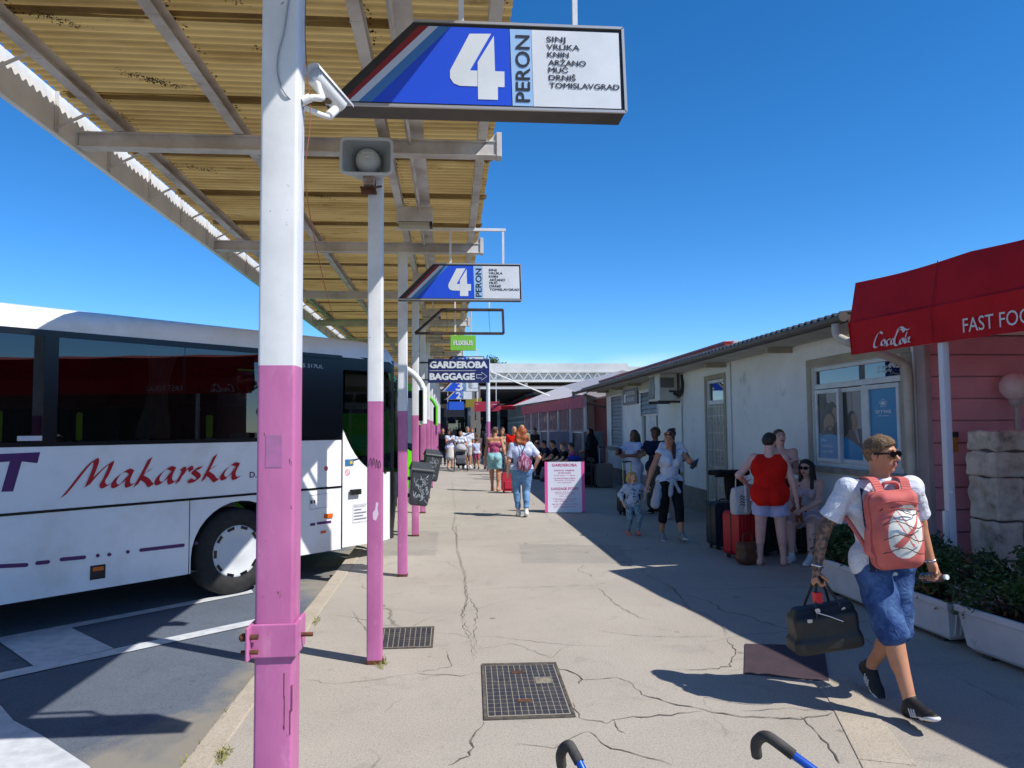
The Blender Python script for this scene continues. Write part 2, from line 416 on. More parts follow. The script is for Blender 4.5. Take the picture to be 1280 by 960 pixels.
# old repairs in the paving
DPATCH = ground_mat('darker_patch', 'a0998f', '938d83', 'c2bcb0', '67625b', '76716a', big=1.8)
def patch(pts, m, seed, z):
    rnd = random.Random(seed); Q = []
    for i in range(len(pts)):
        a, b = np.array(pts[i]), np.array(pts[(i+1) % len(pts)]); n = max(3, int(np.linalg.norm(b-a)/.08))
        for k in range(n): q = a+(b-a)*k/n; Q.append((q[0]+rnd.gauss(0,.012), q[1]+rnd.gauss(0,.012), z))
    mb = MB(); mb.poly(Q); return mb.build('repair_patch', m, plat)
patch([(.9,9.4),(2.3,9.2),(2.4,10.6),(1.0,10.9)], DPATCH, 3, .0012)
patch([(-1.1,10.2),(-.2,10.1),(-.2,12.4),(-1.1,12.6)], DPATCH, 4, .0012)
# weeds in the joint between road and kerb
GRASS = mat('dry_weed', '6f7434', 0.8, col2='9a8f52', vs=30)
mb = MB(); rnd = random.Random(11)
for cx0, cy0, n in ((-1.415,3.9,160),(-1.415,3.75,120),(-1.42,5.0,120),(-1.41,5.15,90),(-1.415,4.25,160),(-1.41,4.7,60),(-1.42,5.35,140),(-1.41,5.6,160),(-1.41,6.0,120),(-1.41,6.4,90),(-0.50,5.55,60),(-1.41,7.6,60),(-1.2,4.1,60),(-1.2,6.8,30)):
    for k in range(n):
        x = cx0+rnd.gauss(0, 0.018); y = cy0+rnd.gauss(0, 0.13 if n > 60 else 0.05); h = rnd.uniform(0.008, 0.045); a = rnd.uniform(0, 6.28)
        z0 = -0.14 if x < PX-0.16 else 0.0
        dx, dy = math.cos(a)*0.005, math.sin(a)*0.005; lx, ly = rnd.gauss(0, 0.02), rnd.gauss(0, 0.02)
        mb.add([(x-dx, y-dy, z0), (x+dx, y+dy, z0), (x+lx, y+ly, z0+h)], [(0, 1, 2)])
tag(mb.build('weeds', GRASS), kind='stuff')

# manholes
COVER = mat('cast_iron_cover', '3d3c42', 0.55, 0.4, col2='55504c', vs=8, dirt='8d8577', dlo=0.6, dhi=0.75, ds=12)
FRAMEM = mat('cover_frame', '4d4842', 0.8, 0.2, col2='6d6558', vs=20)
GROOVE = mat('pale_groove_dirt', '9a9384', 0.9)
def manhole(pts, label, nx, ny, badge=False):
    P = [Vector((x, y, 0)) for x, y in pts]; c = sum(P, Vector())/4
    t = thing('manhole_cover', label, 'manhole cover', c)
    L = [p-c for p in P]
    mb = MB(); o_ = [p*1.0+Vector((0,0,0.003)) for p in L]; i_ = [p*0.93+Vector((0,0,0.007)) for p in L]
    mb.add([*(p+Vector((0,0,0.007)) for p in o_), *i_, *o_], [(a, (a+1)%4, 4+(a+1)%4, 4+a) for a in range(4)]+[(8+a, 8+(a+1)%4, (a+1)%4, a) for a in range(4)])
    mb.build('frame', FRAMEM, t)
    mb = MB(); mb.poly([p*0.925+Vector((0,0,0.005)) for p in L])
    lid = mb.build('lid', COVER, t)
    mb = MB(); A, B, Cc, D = [p*0.9+Vector((0,0,0.0085)) for p in L]      # raised studs between grooves
    for i in range(nx):
        for j in range(ny):
            g = 0.07
            def q(u, v): return (A*(1-u)+B*u)*(1-v)+(D*(1-u)+Cc*u)*v
            u0, u1, v0, v1 = (i+g)/nx, (i+1-g)/nx, (j+g)/ny, (j+1-g)/ny
            ps = [q(u0,v0), q(u1,v0), q(u1,v1), q(u0,v1)]
            mb.add(ps+[p-Vector((0,0,0.0035)) for p in ps], [(3,2,1,0)]+[(k, (k+1)%4, 4+(k+1)%4, 4+k) for k in range(4)])
    mb.build('studs', COVER, lid)
    mb = MB(); mb.poly([p*0.915+Vector((0,0,0.0062)) for p in L]); mb.build('grooves', GROOVE, lid)
    if badge:
        mb = MB(); mb.box((0.09,0.06,0.009),(0.20,0.19,0.0105)); mb.build('badge', mat('worn_badge','9b937f',0.7,0.3,col2='6b6558',vs=30), lid)
        mb = MB()
        for y0 in (0.28, -0.26): mb.box((-0.06,y0,0.009),(0.02,y0+0.05,0.011))
        mb.build('lifting_slot', RUST, lid)
manhole([(0.191,4.428),(0.735,4.419),(0.761,5.428),(0.22,5.451)], 'large square iron cover with a pale grid, nearest the camera on the platform', 12, 14, True)
manhole([(-0.56,5.904),(-0.143,5.9),(-0.143,6.503),(-0.588,6.503)], 'smaller grey gridded iron cover beside the foot of the second post', 9, 10)
PLATE = mat('purple_brown_plate', '4a3a3f', 0.7, 0.2, col2='3e3438', vs=6, dirt='6b5c55', dlo=0.6, dhi=0.8, ds=9)
mb = MB(); pp = [(2.02,5.05),(2.52,4.84),(2.88,5.60),(2.30,5.72)]; cc = Vector((2.43,5.3,0))
mb.prism([(x-cc.x, y-cc.y) for x, y in pp], Matrix.Translation((0,0,0.008)), 0.007)
mb.prism([(0.03,-0.02),(0.07,-0.02),(0.07,0.0),(0.03,0.0)], Matrix.Translation((0,0,0.011)), 0.003)
o = mb.build('access_plate', PLATE); o.location = cc; tag(o, 'plain purplish brown metal plate let into the paving beside the black bag', 'access plate')
# pale stone strip by the walking man
mb = MB(); a0, a1 = Vector((2.50,4.98,0)), Vector((2.69,4.90,0)); dv = Vector((-0.40,-1.20,0)).normalized(); dv2 = Vector((-0.34,-1.22,0)).normalized(); s0 = 0.0
for L in (0.62, 0.7, 0.66, 0.8, 0.9):
    p = [a0+dv*(s0+.008), a0+dv*(s0+L), a1+dv2*(s0+L), a1+dv2*(s0+.008)]
    vs = [(q.x, q.y, 0.006) for q in p]+[(q.x, q.y, -0.01) for q in p]
    mb.add(vs, [(3,2,1,0),(0,1,5,4),(1,2,6,5),(2,3,7,6),(3,0,4,7)]); s0 += L
struct(mb.build('stone_edging', KERB, bevel=0.004))
KERB2 = KERB

# ------------------------------------------------------------------ platform canopy
SHEET = mat('ochre_fibreglass_sheet', 'ad9560', 0.8, col2='8e7546', vs=1.4, stretch=(0.6,2.5,1), trans=0.46, dirt='4d3b22', dlo=0.60, dhi=0.74, ds=2.2, spec=0.2)
SHEETLAP = mat('double_sheet', '9d8452', 0.85, col2='7d653c', vs=3, trans=.3)
STEEL = mat('greyed_white_steel', 'd6d3ce', 0.6, col2='b5ada5', vs=3, dirt='6d4a30', dlo=0.64, dhi=0.75, ds=7, bump=0.05, bs=30)
GRIME = mat('dark_bird_grime', '241c14', 0.95, col2='3b2c1c', vs=14)
cano = thing('platform_canopy', 'long open platform canopy of ochre corrugated sheets on pink and white posts', 'canopy', (-0.56, 5.59, 0))
Y0, Y1 = -2.2, 39.0
PY = [5.59+3.17*k for k in range(-2, 11)]
mb = MB(); wl = 0.082; seg = 6; nx = 7; rnd = random.Random(2)
ny = int((Y1-Y0)/wl*seg)
xs = np.linspace(-2.69, 0.35, nx+1); vs = []
for j in range(ny+1):
    y = Y0+j*wl/seg; z = 4.045+0.015*math.sin(2*math.pi*j/seg)
    k = int((y-Y0)/1.06); z += 0.012*(((y-Y0)/1.06) % 1.0)
    for x in xs: vs.append((x, y, z+0.004*math.sin(x*2+k)))
fs = [(j*(nx+1)+i, j*(nx+1)+i+1, (j+1)*(nx+1)+i+1, (j+1)*(nx+1)+i) for j in range(ny) for i in range(nx)]
mb.add(vs, fs, True); mb.build('roof_sheet', SHEET, cano, world=True)
rnd = random.Random(12)
for j in range(1, int((Y1-Y0)/1.06)):              # where the sheets lap, two layers
    y0 = Y0+1.06*j-0.07; vs = []; m = 14; mb = MB()
    for q in range(m+1):
        y = y0+.10*q/m; z = 4.054+0.015*math.sin(2*math.pi*(y-Y0)/wl)
        for x in (-2.64, -1.6, -.6, .37): vs.append((x, y, z))
    mb.add(vs, [(q*4+i, q*4+i+1, q*4+i+5, q*4+i+4) for q in range(m) for i in range(3)], True)
    mb.box((-2.62, y0-.003, 4.020), (.35, y0+.002, 4.026)) if j % 2 else None
    mb.build('sheet_lap', SHEETLAP, cano, world=True)
for x in (-2.43, -1.57, -0.50, 0.25):
    mb = MB()
    mb.box((x-0.035, Y0, 4.012), (x+0.035, Y1, 4.020)); mb.box((x-0.035, Y0, 3.93), (x-0.028, Y1, 4.012)); mb.box((x-0.035, Y0, 3.925), (x+0.035, Y1, 3.932))
    k = 0
    y = Y0+0.3
    while y < 30:
        mb.box((x-0.039, y, 3.922), (x+0.037, y+0.012, 3.935)); y += 0.53
    mb.build('purlin', STEEL, cano, world=True)
mb = MB(); rnd = random.Random(6)
def fleck(x, y, z, r):
    n = rnd.randint(5, 7); a0 = rnd.uniform(0, 6.28); st = rnd.uniform(.4, 1.0)
    pts = [(x+r*st*rnd.uniform(.45, 1.2)*math.cos(a0+6.283*k/n), y+r*rnd.uniform(.45, 1.2)*math.sin(a0+6.283*k/n), z+rnd.uniform(-.003, .003)) for k in range(n)]
    mb.add(pts+[(x, y, z-.004)], [((k+1) % n, k, n) for k in range(n)])
for x in (-2.43, -1.57, -0.50, 0.25):          # nests of dirt caught beside the purlins
    for k in range(1500):
        y = rnd.uniform(Y0, 24); dens = .5+.5*math.sin(y*2.3+x*5)+.4*math.sin(y*5.1)
        if rnd.random() > dens: continue
        fleck(x+0.035+abs(rnd.gauss(0, 0.022)), y, 4.020, rnd.uniform(.003, .012))
for cx, cy, n, sp in ((-1.95,4.9,260,.07),(-2.2,4.2,120,.06),(-1.1,4.5,70,.04),(-2.2,6.6,120,.06),(-1.3,7.3,90,.05),(-1.9,8.4,90,.06),(-.2,4.6,40,.04),(-.9,5.2,40,.04),(-1.9,9.6,120,.06),(-1.0,6.2,60,.03),(-1.2,3.9,60,.04)):
    for k in range(n):
        f = rnd.gauss(0, 1); fleck(cx+f*sp*1.1+rnd.gauss(0,.02), cy+f*sp*.7+rnd.gauss(0,.025), 4.022, rnd.uniform(.002, .009))
mb.build('bird_grime', GRIME, cano, world=True)
for y in PY:
    mb = MB(); mb.box((-2.735, y-0.05, 3.805), (0.36, y+0.05, 3.815)); mb.box((-2.735, y-0.012, 3.815), (0.36, y+0.012, 3.918)); mb.box((-2.735, y-0.05, 3.914), (0.36, y+0.05, 3.922))
    mb.box((0.36, y-0.055, 3.80), (0.40, y+0.055, 3.99))
    mb.prism([(0.20,3.815),(0.36,3.815),(0.36,3.99)], place((1,0,0),(0,0,1),(0,-1,0),(0,y-0.04,0)), 0.08)
    b = mb.build('beam', STEEL, cano, world=True, bevel=0.003)
# fascia board on the bus side; sunlight falls between it and the sheets
mb = MB(); mb.box((-2.755, Y0, 3.80), (-2.74, Y1, 4.085)); mb.box((-2.775, Y0, 3.788), (-2.735, Y1, 3.80))
mb.build('fascia', WHITE, cano, world=True)
y = Y0+.25
while y < 30:
    mb = MB(); mb.box((-2.738, y, 3.802), (-2.728, y+0.035, 4.10)); mb.bar((-2.735, y+.017, 3.83), (-2.48, y+.017, 3.96), .02, .012); mb.build('fascia_bracket', STEEL, cano, world=True); y += 0.8
# posts
PINKTOP = 1.92
def post(y, x=-0.56, half=0.055, dx=0.0):
    mb = MB()
    mb.mat(1).rbox((x-half, y-half, 0.0), (x+half, y+half, PINKTOP), 0.010)
    mb.mat(0).rbox((x-half, y-half, PINKTOP), (x+half, y+half, 3.81), 0.010)
    mb.mat(2).rbox((x-half-.003, y-half-.003, 0.0), (x+half+.003, y+half+.003, 0.03), 0.012)
    return mb.build('post', [WHITE, PINK, RUST], cano, world=True)
for i, y in enumerate(PY):
    if i == 1: p = post(y, -0.545, 0.0585)
    else: p = post(y)
    if i == 1:
        x = -0.545; h = 0.0585
        mb = MB(); z0, z1 = 1.02, 1.122
        mb.box((x-h-.012, y-h-.012, z0), (x+h+.014, y-h-.002, z1)); mb.box((x+h+.002, y-h-.002, z0), (x+h+.014, y+h+.012, z1))
        mb.box((x-h-.014, y-h-.004, z0), (x-h-.002, y+h+.012, z1)); mb.box((x-h-.014, y-h-.05, z0), (x-h-.004, y-h-.010, z1))
        cl = mb.build('clamp', PINK, p, world=True, bevel=0.004)
        mb = MB()
        mb.cyl((x-h-.035, y-h-.03, 1.09), (x-h+.02, y-h-.03, 1.09), 0.008, n=8); mb.cyl((x-h-.03, y-h-.03, 1.09), (x-h-.02, y-h-.03, 1.09), 0.014, n=6)
        mb.cyl((x+h+.01, y, 1.07), (x+h+.05, y, 1.07), 0.007, n=8); mb.cyl((x-h-.03, y-h-.03, 1.045), (x-h+.02, y-h-.03, 1.045), 0.007, n=8)
        mb.build('clamp_bolt', RUST, p, world=True)
        mb = MB(); rr = random.Random(4)          # rust runs and chips on the lower half
        for k in range(9):
            zz = rr.uniform(.35, 1.015); xx = x+h-rr.uniform(-.0, .03)
            mb.box((xx, y-h-.0012, zz-rr.uniform(.02,.12)), (xx+rr.uniform(.001,.004), y-h-.0002, zz))
        mb.build('rust_runs', RUST, p, world=True)
        mb = MB(); mb.box((x-.03, y-h-.0012, 1.60), (x+.02, y-h-.0004, 1.70)); mb.build('sticker_trace', mat('faded_sticker','b06a9c',.6,col2='9a6a90',vs=30), p, world=True)
    if i == 2:
        mb = MB(); Mt = facing_cam((-0.56, y-0.0556, 0))
        mb.poly([Mt @ Vector(q+(0,)) for q in [(-.01,1.05),(.012,1.04),(.03,1.09),(.022,1.13),(.03,1.17),(.012,1.175),(.005,1.12),(-.012,1.10)]])
        mb.build('peeled_paint', mat('pale_patch','d9c6d4',.7), p, world=True)
        mb = MB(); 
        for st in ([(-.045,1.44),(-.03,1.50),(-.022,1.46),(-.035,1.455)],[(-.02,1.43),(-.008,1.50),(.0,1.46),(-.012,1.455)],[(.004,1.42),(.016,1.49),(.022,1.43)],[(.026,1.42),(.034,1.48),(.046,1.44),(.03,1.43)]):
            ribbon(mb, cat_rom(st), 0.004, Mt)
        mb.build('graffiti', mat('marker_ink','4b2a45',.6), p, world=True)
# strip lamps under the canopy
for k, y in enumerate([7.35+3.17*j for j in range(0, 8)]):
    t = thing('strip_lamp', 'grey box strip lamp under the canopy just beyond post %s' % ['two','three','four','five','six','seven','eight','nine'][k] if k < 3 else 'small grey strip lamp under the far canopy', 'lamp', (-0.33, y, 3.90), 0, 'strip lamps under the canopy')
    mb = MB(); mb.box((-0.20,-0.06,-0.12),(0.16,0.06,0.028)); mb.build('housing', STEEL, t, bevel=0.008)
    mb = MB(); mb.box((-0.18,-0.055,-0.165),(0.13,0.055,-0.122)); mb.build('diffuser', mat('old_diffuser','a8a18c',.4), t, bevel=0.01)
    mb = MB(); mb.box((0.13,-0.058,-0.168),(0.155,0.058,-0.121)); mb.build('end_cap', BLACK, t)
# conduit
mb = MB(); mb.tube([(-0.30, Y0, 3.90),(-0.30, 30, 3.90)], 0.012); mb.box((-0.34, Y0, 4.00),(-0.20, 12, 4.02)); mb.build('conduit', STEEL, cano, world=True)
# ------------------------------------------------------------------ hanging signs
SBLUE = mat('sign_blue', '1f4fd0', 0.35); SRED = mat('sign_dark_red', '8a1f2b', 0.4); SSTEEL = mat('sign_steel_blue', '3f79b4', 0.4)
SPALE = mat('sign_pale_grey', 'c3cad6', 0.4); SLIGHT = mat('sign_light_blue', '9cc0e6', 0.4); SWHITE = mat('sign_white', 'dde1e4', 0.4, col2='d0d5d8', vs=3)
SNAVY = mat('lettering_navy', '232a48', 0.5); SINK = mat('lettering_black', '1b1e2b', 0.5); SCASE = mat('sign_case', '2a2522', 0.5, col2='3a332e', vs=6)
SRIM = mat('sign_rim', 'b4b2b0', 0.4, 0.5)
FOUR_A = [(845,145),(932,142),(846,297),(876,297),(876,362),(805,362),(780,352),(766,330),(766,300)]
FOUR_B = [(877,262),(943,150),(947,297),(985,297),(985,362),(958,362),(958,415),(878,415)]
def fourpx(p): return (320+p[0]/3.2, p[1]/3.2)
DEST = [('SINJ',682,48,24),('VRLIKA',682,58,42),('KNIN',683,68,27),('ARŽANO',684,78.5,48),('MUĆ',684,88,25),('DRNIŠ',684.5,98,34),('TOMISLAVGRAD',685,108,90)]
def peron_sign(label, x0, Y, z0, W, number='4', hang=True, top=3.9, dest=True, rods=(574,722)):
    """number board: pixels of the drawing are mapped 370 px -> W metres"""
    k = W/370.0
    t = thing('platform_sign', label, 'sign', (x0, Y, z0), 0, 'platform number signs')
    def q(px, py): return ((px-410)*k, (137-py)*k)
    F = facing_cam((0,0,0)); F2 = facing_cam((0,-0.003,0)); F3 = facing_cam((0,-0.005,0))
    out = [q(406,140.5), q(783,140.5), q(780,31), q(514,31)]
    mb = MB(); mb.mat(0); mb.prism(out, F, 0.15); mb.build('case', [SCASE], t, bevel=0.004)
    mb = MB()
    for a, b in ((out[0],out[1]),(out[1],out[2]),(out[2],out[3])):
        pa, pb = F2 @ Vector((*a,0)), F2 @ Vector((*b,0)); mb.bar(pa, pb, 0.012, 0.012, (0,-1,0))
    mb.build('rim', SRIM, t)
    mb = MB()
    def face(i, pts): mb.mat(i).poly([F2 @ Vector((*q(*p),0)) for p in pts])
    face(0, [(427,136.5),(434,136.5),(533,37),(521,37)]); face(1, [(434,136.5),(446,136.5),(545,37),(533,37)])
    face(2, [(446,136.5),(462,136.5),(560,37),(545,37)]); face(3, [(462,136.5),(637,136.5),(634,37),(560,37)])
    face(4, [(638,136.5),(664,136.5),(662,37),(635,37)]); face(5, [(664.5,136.5),(777,136.5),(775,37),(662.5,37)])
    face(6, [(413,136.5),(427,136.5),(521,37),(516,37)])
    mb.build('face', [SRED, SPALE, SSTEEL, SBLUE, SLIGHT, SWHITE, SCASE], t)
    mb = MB()
    if number == '4':
        for P in (FOUR_A, FOUR_B): mb.poly([F3 @ Vector((*q(*fourpx(p)),0)) for p in reversed(P)])
    else:
        mb.text(number, F3, *q(565,130), width=62*k, cap=84*k, bold=0.06)
    mb.build('numeral', SWHITE, t)
    mb = MB(); V = place((0,0,1),(-1,0,0),(0,-1,0),(*[0],0,0)); a = q(660,131)
    V = place((0,0,1),(-1,0,0),(0,-1,0),(a[0], -0.005, a[1])); mb.text('PERON', V, 0, 0, width=86*k, cap=17.5*k, bold=0.02)
    if dest:
        for s, px, py, wd in DEST:
            mb.text(s, F3, *q(px, py+4), width=wd*k, cap=6.6*k, bold=0.032)
    mb.build('lettering', SINK, t)
    if hang:
        mb = MB()
        for px in rods:
            x = q(px, 0)[0]; mb.box((x-.012, 0.06, q(0,33)[1]), (x+.012, 0.085, top-z0))
        x1 = q(rods[1],0)[0]; mb.bar((-0.05, 0.072, top-z0), (x1+.03, 0.072, top-z0), 0.03, 0.03)
        mb.build('hanger', WHITE, t)
    return t
peron_sign('large blue and white platform 4 board with list of towns, nearest the camera', -0.540, 3.28, 3.187, 1.345, top=3.90)
peron_sign('platform 4 board hanging at the third post, second and smaller of the two', -0.552, 7.95, 3.12, 1.325, top=3.90, rods=(566,728))
# empty frame
t = thing('empty_sign_frame', 'empty dark sign frame with slanted end hanging behind the second platform 4 board', 'sign frame', (-0.515, 10.9, 3.115))
k = 1.33/370
mb = MB(); P = [(0,0),(1.31,0),(1.30,0.355),(0.395,0.355)]
for i in range(4):
    a, b = P[i], P[(i+1)%4]; mb.bar((a[0],0,a[1]), (b[0],0,b[1]), 0.11, 0.028, (0,0,1))
mb.build('frame', mat('rusty_dark_frame','33241f',0.7,col2='4a3a34',vs=9), t)
mb = MB(); mb.tube([(0.46,0,.36),(0.47,0,.2),(0.465,0,.02)],0.003,6); mb.tube([(0.82,0,.36),(0.825,0,.1),(0.82,0,0)],0.003,6); mb.tube([(1.09,0,.36),(1.10,0,.15),(1.11,0,.02)],0.003,6); mb.build('loose_wire', BLACK, t)
mb = MB(); mb.box((0.58,0,.36),(0.60,.02,.79)); mb.box((1.09,0,.36),(1.11,.02,.79)); mb.box((-.04,0,.77),(1.14,.025,.80)); mb.build('hanger', WHITE, t)
# green bus-company board
def board(name, label, cat, x0, x1, Y, z0, z1, m, lines=(), tm=None, thick=0.05, group=None, hang=None, poly=None):
    t = thing(name, label, cat, ((x0+x1)/2, Y, z0), 0, group); hw = (x1-x0)/2; h = z1-z0
    mb = MB(); mb.box((-hw, 0, 0), (hw, thick, h)); mb.build('panel', m, t, bevel=0.004)
    if lines:
        mb = MB(); F = facing_cam((0,-0.004,0))
        for s, x, y, wd, cap, bo in lines: mb.text(s, F, -hw+x, y, width=wd, cap=cap, bold=bo)
        if poly: poly(mb, F)
        mb.build('lettering', tm, t)
    if hang:
        for x in hang[0]:
            mb = MB(); mb.box((x-.015, thick*.3, h), (x+.015, thick*.3+.03, hang[1]-z0)); mb.build('hanger', WHITE, t)
    return t
board('bus_company_sign', 'green FLIXBUS board under the canopy edge', 'sign', 0.005, 0.491, 14, 3.187, 3.478, mat('lime_green_sign','7cc043',0.4), [('FLIXBUS',.06,.10,.36,.085,.05)], SWHITE, hang=((-.15,.15),4.0))
def arr(mb, F):
    o = [(1.0,.11),(1.0,.165),(1.09,.165),(1.09,.205),(1.19,.138),(1.09,.072),(1.09,.11)]
    ribbon(mb, o+[o[0]], 0.008, F)
    mb.poly([F @ Vector(p+(0,)) for p in [(-.60,.243),(.36,.243),(.36,.251),(-.60,.251)]])
def arr2(mb, F):
    o = [(.36,.095),(.36,.165),(.46,.165),(.46,.212),(.575,.13),(.46,.05),(.46,.095),(.36,.095)]
    ribbon(mb, o, 0.010, F); mb.poly([F @ Vector(p+(0,)) for p in [(-.595,.243),(.34,.243),(.34,.251),(-.595,.251)]])
gb = board('luggage_sign', 'navy GARDEROBA BAGGAGE board with arrow pointing right', 'sign', -0.45, 0.80, 15.0, 2.63, 3.115, mat('navy_sign','1c2660',0.4), [('GARDEROBA',.04,.305,1.16,.125,.085),('BAGGAGE',.04,.065,.90,.125,.085)], SWHITE, poly=arr2)
mb = MB(); mb.box((-.80,.02,.40),(-.60,.05,.43)); mb.box((-.80,.02,.05),(-.60,.05,.08)); mb.build('bracket', DARK, gb)
peron_sign('blue platform sign with numeral 2, half hidden behind the navy luggage board', -0.343, 21.5, 3.42, 1.33, number='2', dest=True, top=4.0)
peron_sign('blue platform sign showing below the navy luggage board', -0.375, 27.0, 3.05, 1.40, number='3', dest=True, top=4.0)
peron_sign('farthest platform sign, dark blue with numeral 2, in the shade', -0.25, 32.0, 2.95, 1.2, number='2', dest=False, top=4.0)
board('blue_info_board', 'small bright blue and white board under the farthest platform sign', 'sign', -0.15, 0.60, 32.6, 2.50, 2.86, mat('info_blue','2a5fd8',0.4), [('INFO',.42,.1,.28,.14,.01)][:0], None)
board('olive_board', 'olive yellow board hanging beside the dark red one', 'sign', 0.681, 1.395, 33, 2.62, 3.02, mat('olive_sign','8c7f2a',0.5), hang=((-.2,.2),4.0))
def dashes(mb, F):
    for x, y, wd in ((-.47,.30,.12),(.02,.24,.16),(.22,.28,.22)): mb.poly([F @ Vector(p+(0,)) for p in [(x,y),(x+wd,y),(x+wd,y+.018),(x,y+.018)]])
board('crimson_board', 'dark crimson hanging board far along the platform', 'sign', 1.009, 2.052, 31, 2.39, 2.80, mat('crimson_sign','a3263f',0.5), [('I',.8,.1,.01,.05,0)], SPALE, poly=dashes, hang=((-.4,.4),4.4))
board('departures_board', 'dark timetable board with pale lines under the far canopy', 'sign', -0.30, 0.66, 35, 2.22, 2.62, mat('dark_board','20252f',0.5), [('-- ---- --',.06,.24,.7,.05,0),('-- -- ---',.06,.12,.6,.05,0)][:0], None, hang=((-.3,.3),4.0))
board('small_white_board', 'small white board beside the dark timetable', 'sign', 0.85, 1.32, 35, 2.28, 2.50, SWHITE, hang=((-.1,.1),4.0))

# ------------------------------------------------------------------ CCTV camera, loudspeaker, cables
t = thing('security_camera', 'white bullet security camera with cable loop on the side of the nearest post', 'camera', (-0.485, 2.42, 2.79))
t.scale = (.86,.86,.86); A = Vector((0.035,0.06,0.140)); Dv = Vector((0.40,0.72,-0.26)).normalized()
side = Dv.cross(Vector((0,0,1))).normalized(); upv = side.cross(Dv)
Mc = place(side, Dv, upv, A)
mb = MB(); mb.cyl(A, A+Dv*0.17, 0.036, 0.036, 24); mb.build('body', WHITE2, t)
mb = MB(); mb.cyl(A-Dv*0.006, A+Dv*0.0, 0.031, 0.033, 24); mb.cyl(A+Dv*.17, A+Dv*.175, 0.033, .028, 24); mb.build('end_cap', mat('pale_cap','c4c8cc',.4), t)
mb = MB(); n = 14
arc = [(0.044*math.cos(a), 0.044*math.sin(a)) for a in np.linspace(R_(10), R_(170), n)]
vs = [Mc @ Vector((x, yy, z)) for yy in (-0.025, 0.205) for x, z in arc]+[Mc @ Vector((x*.93, yy, z*.93)) for yy in (-0.025, 0.205) for x, z in arc]
fs = []
for i in range(n-1): fs += [(i, n+i, n+i+1, i+1), (2*n+i+1, 3*n+i+1, 3*n+i, 2*n+i), (i, i+1, 2*n+i+1, 2*n+i), (n+i+1, n+i, 3*n+i, 3*n+i+1)]
mb.add(vs, fs, True); mb.build('sun_hood', mat('hood_white','dadcdc',.4,dirt='7a3a2a',dlo=.62,dhi=.7,ds=9), t)
mb = MB(); mb.tube(cat_rom([(0.0,0.0,0.01),(0.035,0.01,0.03),(0.07,0.02,0.035),(0.06,0.05,0.07),(0.04,0.055,0.13)],5), 0.013, 10); mb.cyl((-.0,0,.01),(.03,0.005,.028),0.017,n=12); mb.build('cable_gland', WHITE2, t)
mb = MB(); mb.tube(cat_rom([(0.0,.03,.0),(.06,.07,-.01),(.09,.11,.0),(.10,.13,.03)],5), 0.011, 8); mb.cyl((.085,.10,.0),(.105,.135,.04),.018,n=12); mb.build('bracket', WHITE2, t)
mb = MB(); lens = A+Dv*0.1-upv*0.036; mb.cyl(lens, lens-upv*0.004, 0.016, 0.016, 14); mb.build('screw_plate', mat('bronze_plate','6a5a48',.5,.3), t)
mb = MB(); mb.tube(cat_rom([(-.002,-.01,-.0),(-.03,-.066,-.012),(-.06,-.075,.03),(-.075,-.075,.09),(-.072,-.075,.16),(-.055,-.075,.23),(-.045,-.075,.30),(-.03,-.072,.42)],6), 0.0035, 6); mb.build('cable', mat('grey_cable','9aa0a6',.5), t)
mb = MB(); mb.tube(cat_rom([(.012,.0,.9),(.014,-.01,.5),(.01,0,.25),(.03,.01,-.05),(.012,.02,-.3),(.03,.3,-.6),(.045,.5,-.75)],6), 0.002, 5); mb.build('thin_wire', mat('copper_wire','8a5236',.5), t)
# loudspeaker
t = thing('horn_loudspeaker', 'grey rectangular horn loudspeaker on top of the second post', 'loudspeaker', (-0.605, 5.44, 3.705))
SPK = mat('speaker_grey', 'c3cacd', 0.45); SPKD = mat('speaker_throat', '9aa3a8', 0.5)
def rrect(w, h, r, y, n=6):
    o = []
    for cx, cz, t0 in ((w-r,h-r,0),(-w+r,h-r,90),(-w+r,-h+r,180),(w-r,-h+r,270)):
        for k in range(n+1): a = R_(t0+90*k/n); o.append((cx+r*math.cos(a), y, cz+r*math.sin(a)))
    return o
mb = MB(); rings = [rrect(.195,.14,.045,-.10), rrect(.192,.137,.043,-.115), rrect(.180,.125,.035,-.115), rrect(.172,.117,.03,-.10), rrect(.12,.085,.03,.0), rrect(.085,.075,.05,.12)]
n = len(rings[0]); vs = sum(rings, [])
mb.mat(0); mb.add(vs, [(j*n+i, j*n+(i+1)%n, (j+1)*n+(i+1)%n, (j+1)*n+i) for j in range(3) for i in range(n)], True)
mb.mat(1); mb.add(vs, [(j*n+i, j*n+(i+1)%n, (j+1)*n+(i+1)%n, (j+1)*n+i) for j in range(3,5) for i in range(n)]+[tuple(range(5*n,6*n))], True)
rings = [rrect(.195,.14,.045,-.10), rrect(.145,.11,.05,.05), rrect(.10,.09,.06,.20)]; vs = sum(rings, [])
mb.mat(0); mb.add(vs, [(j*n+(i+1)%n, j*n+i, (j+1)*n+i, (j+1)*n+(i+1)%n) for j in range(2) for i in range(n)]+[tuple(range(3*n-1,2*n-1,-1))], True)
mb.build('horn', [SPK, SPKD], t)
mb = MB(); mb.lathe([(0.0,-.03),(.04,-.03),(.085,.0),(.092,.04),(.09,.14)], place((1,0,0),(0,0,1),(0,1,0),(0,-.035,0))); mb.build('driver_cone', mat('cone_grey','c4cacd',.4), t)
mb = MB(); Fm = facing_cam((0,-.072,0))
ribbon(mb, [(-.035,.03),(.045,.035),(.048,-.02),(-.035,-.015)], .012, Fm); mb.cyl((0,-.068,0),(0,-.085,0),.012,n=10); mb.build('driver_badge', mat('badge_grey','c4c9cc',.4), t)
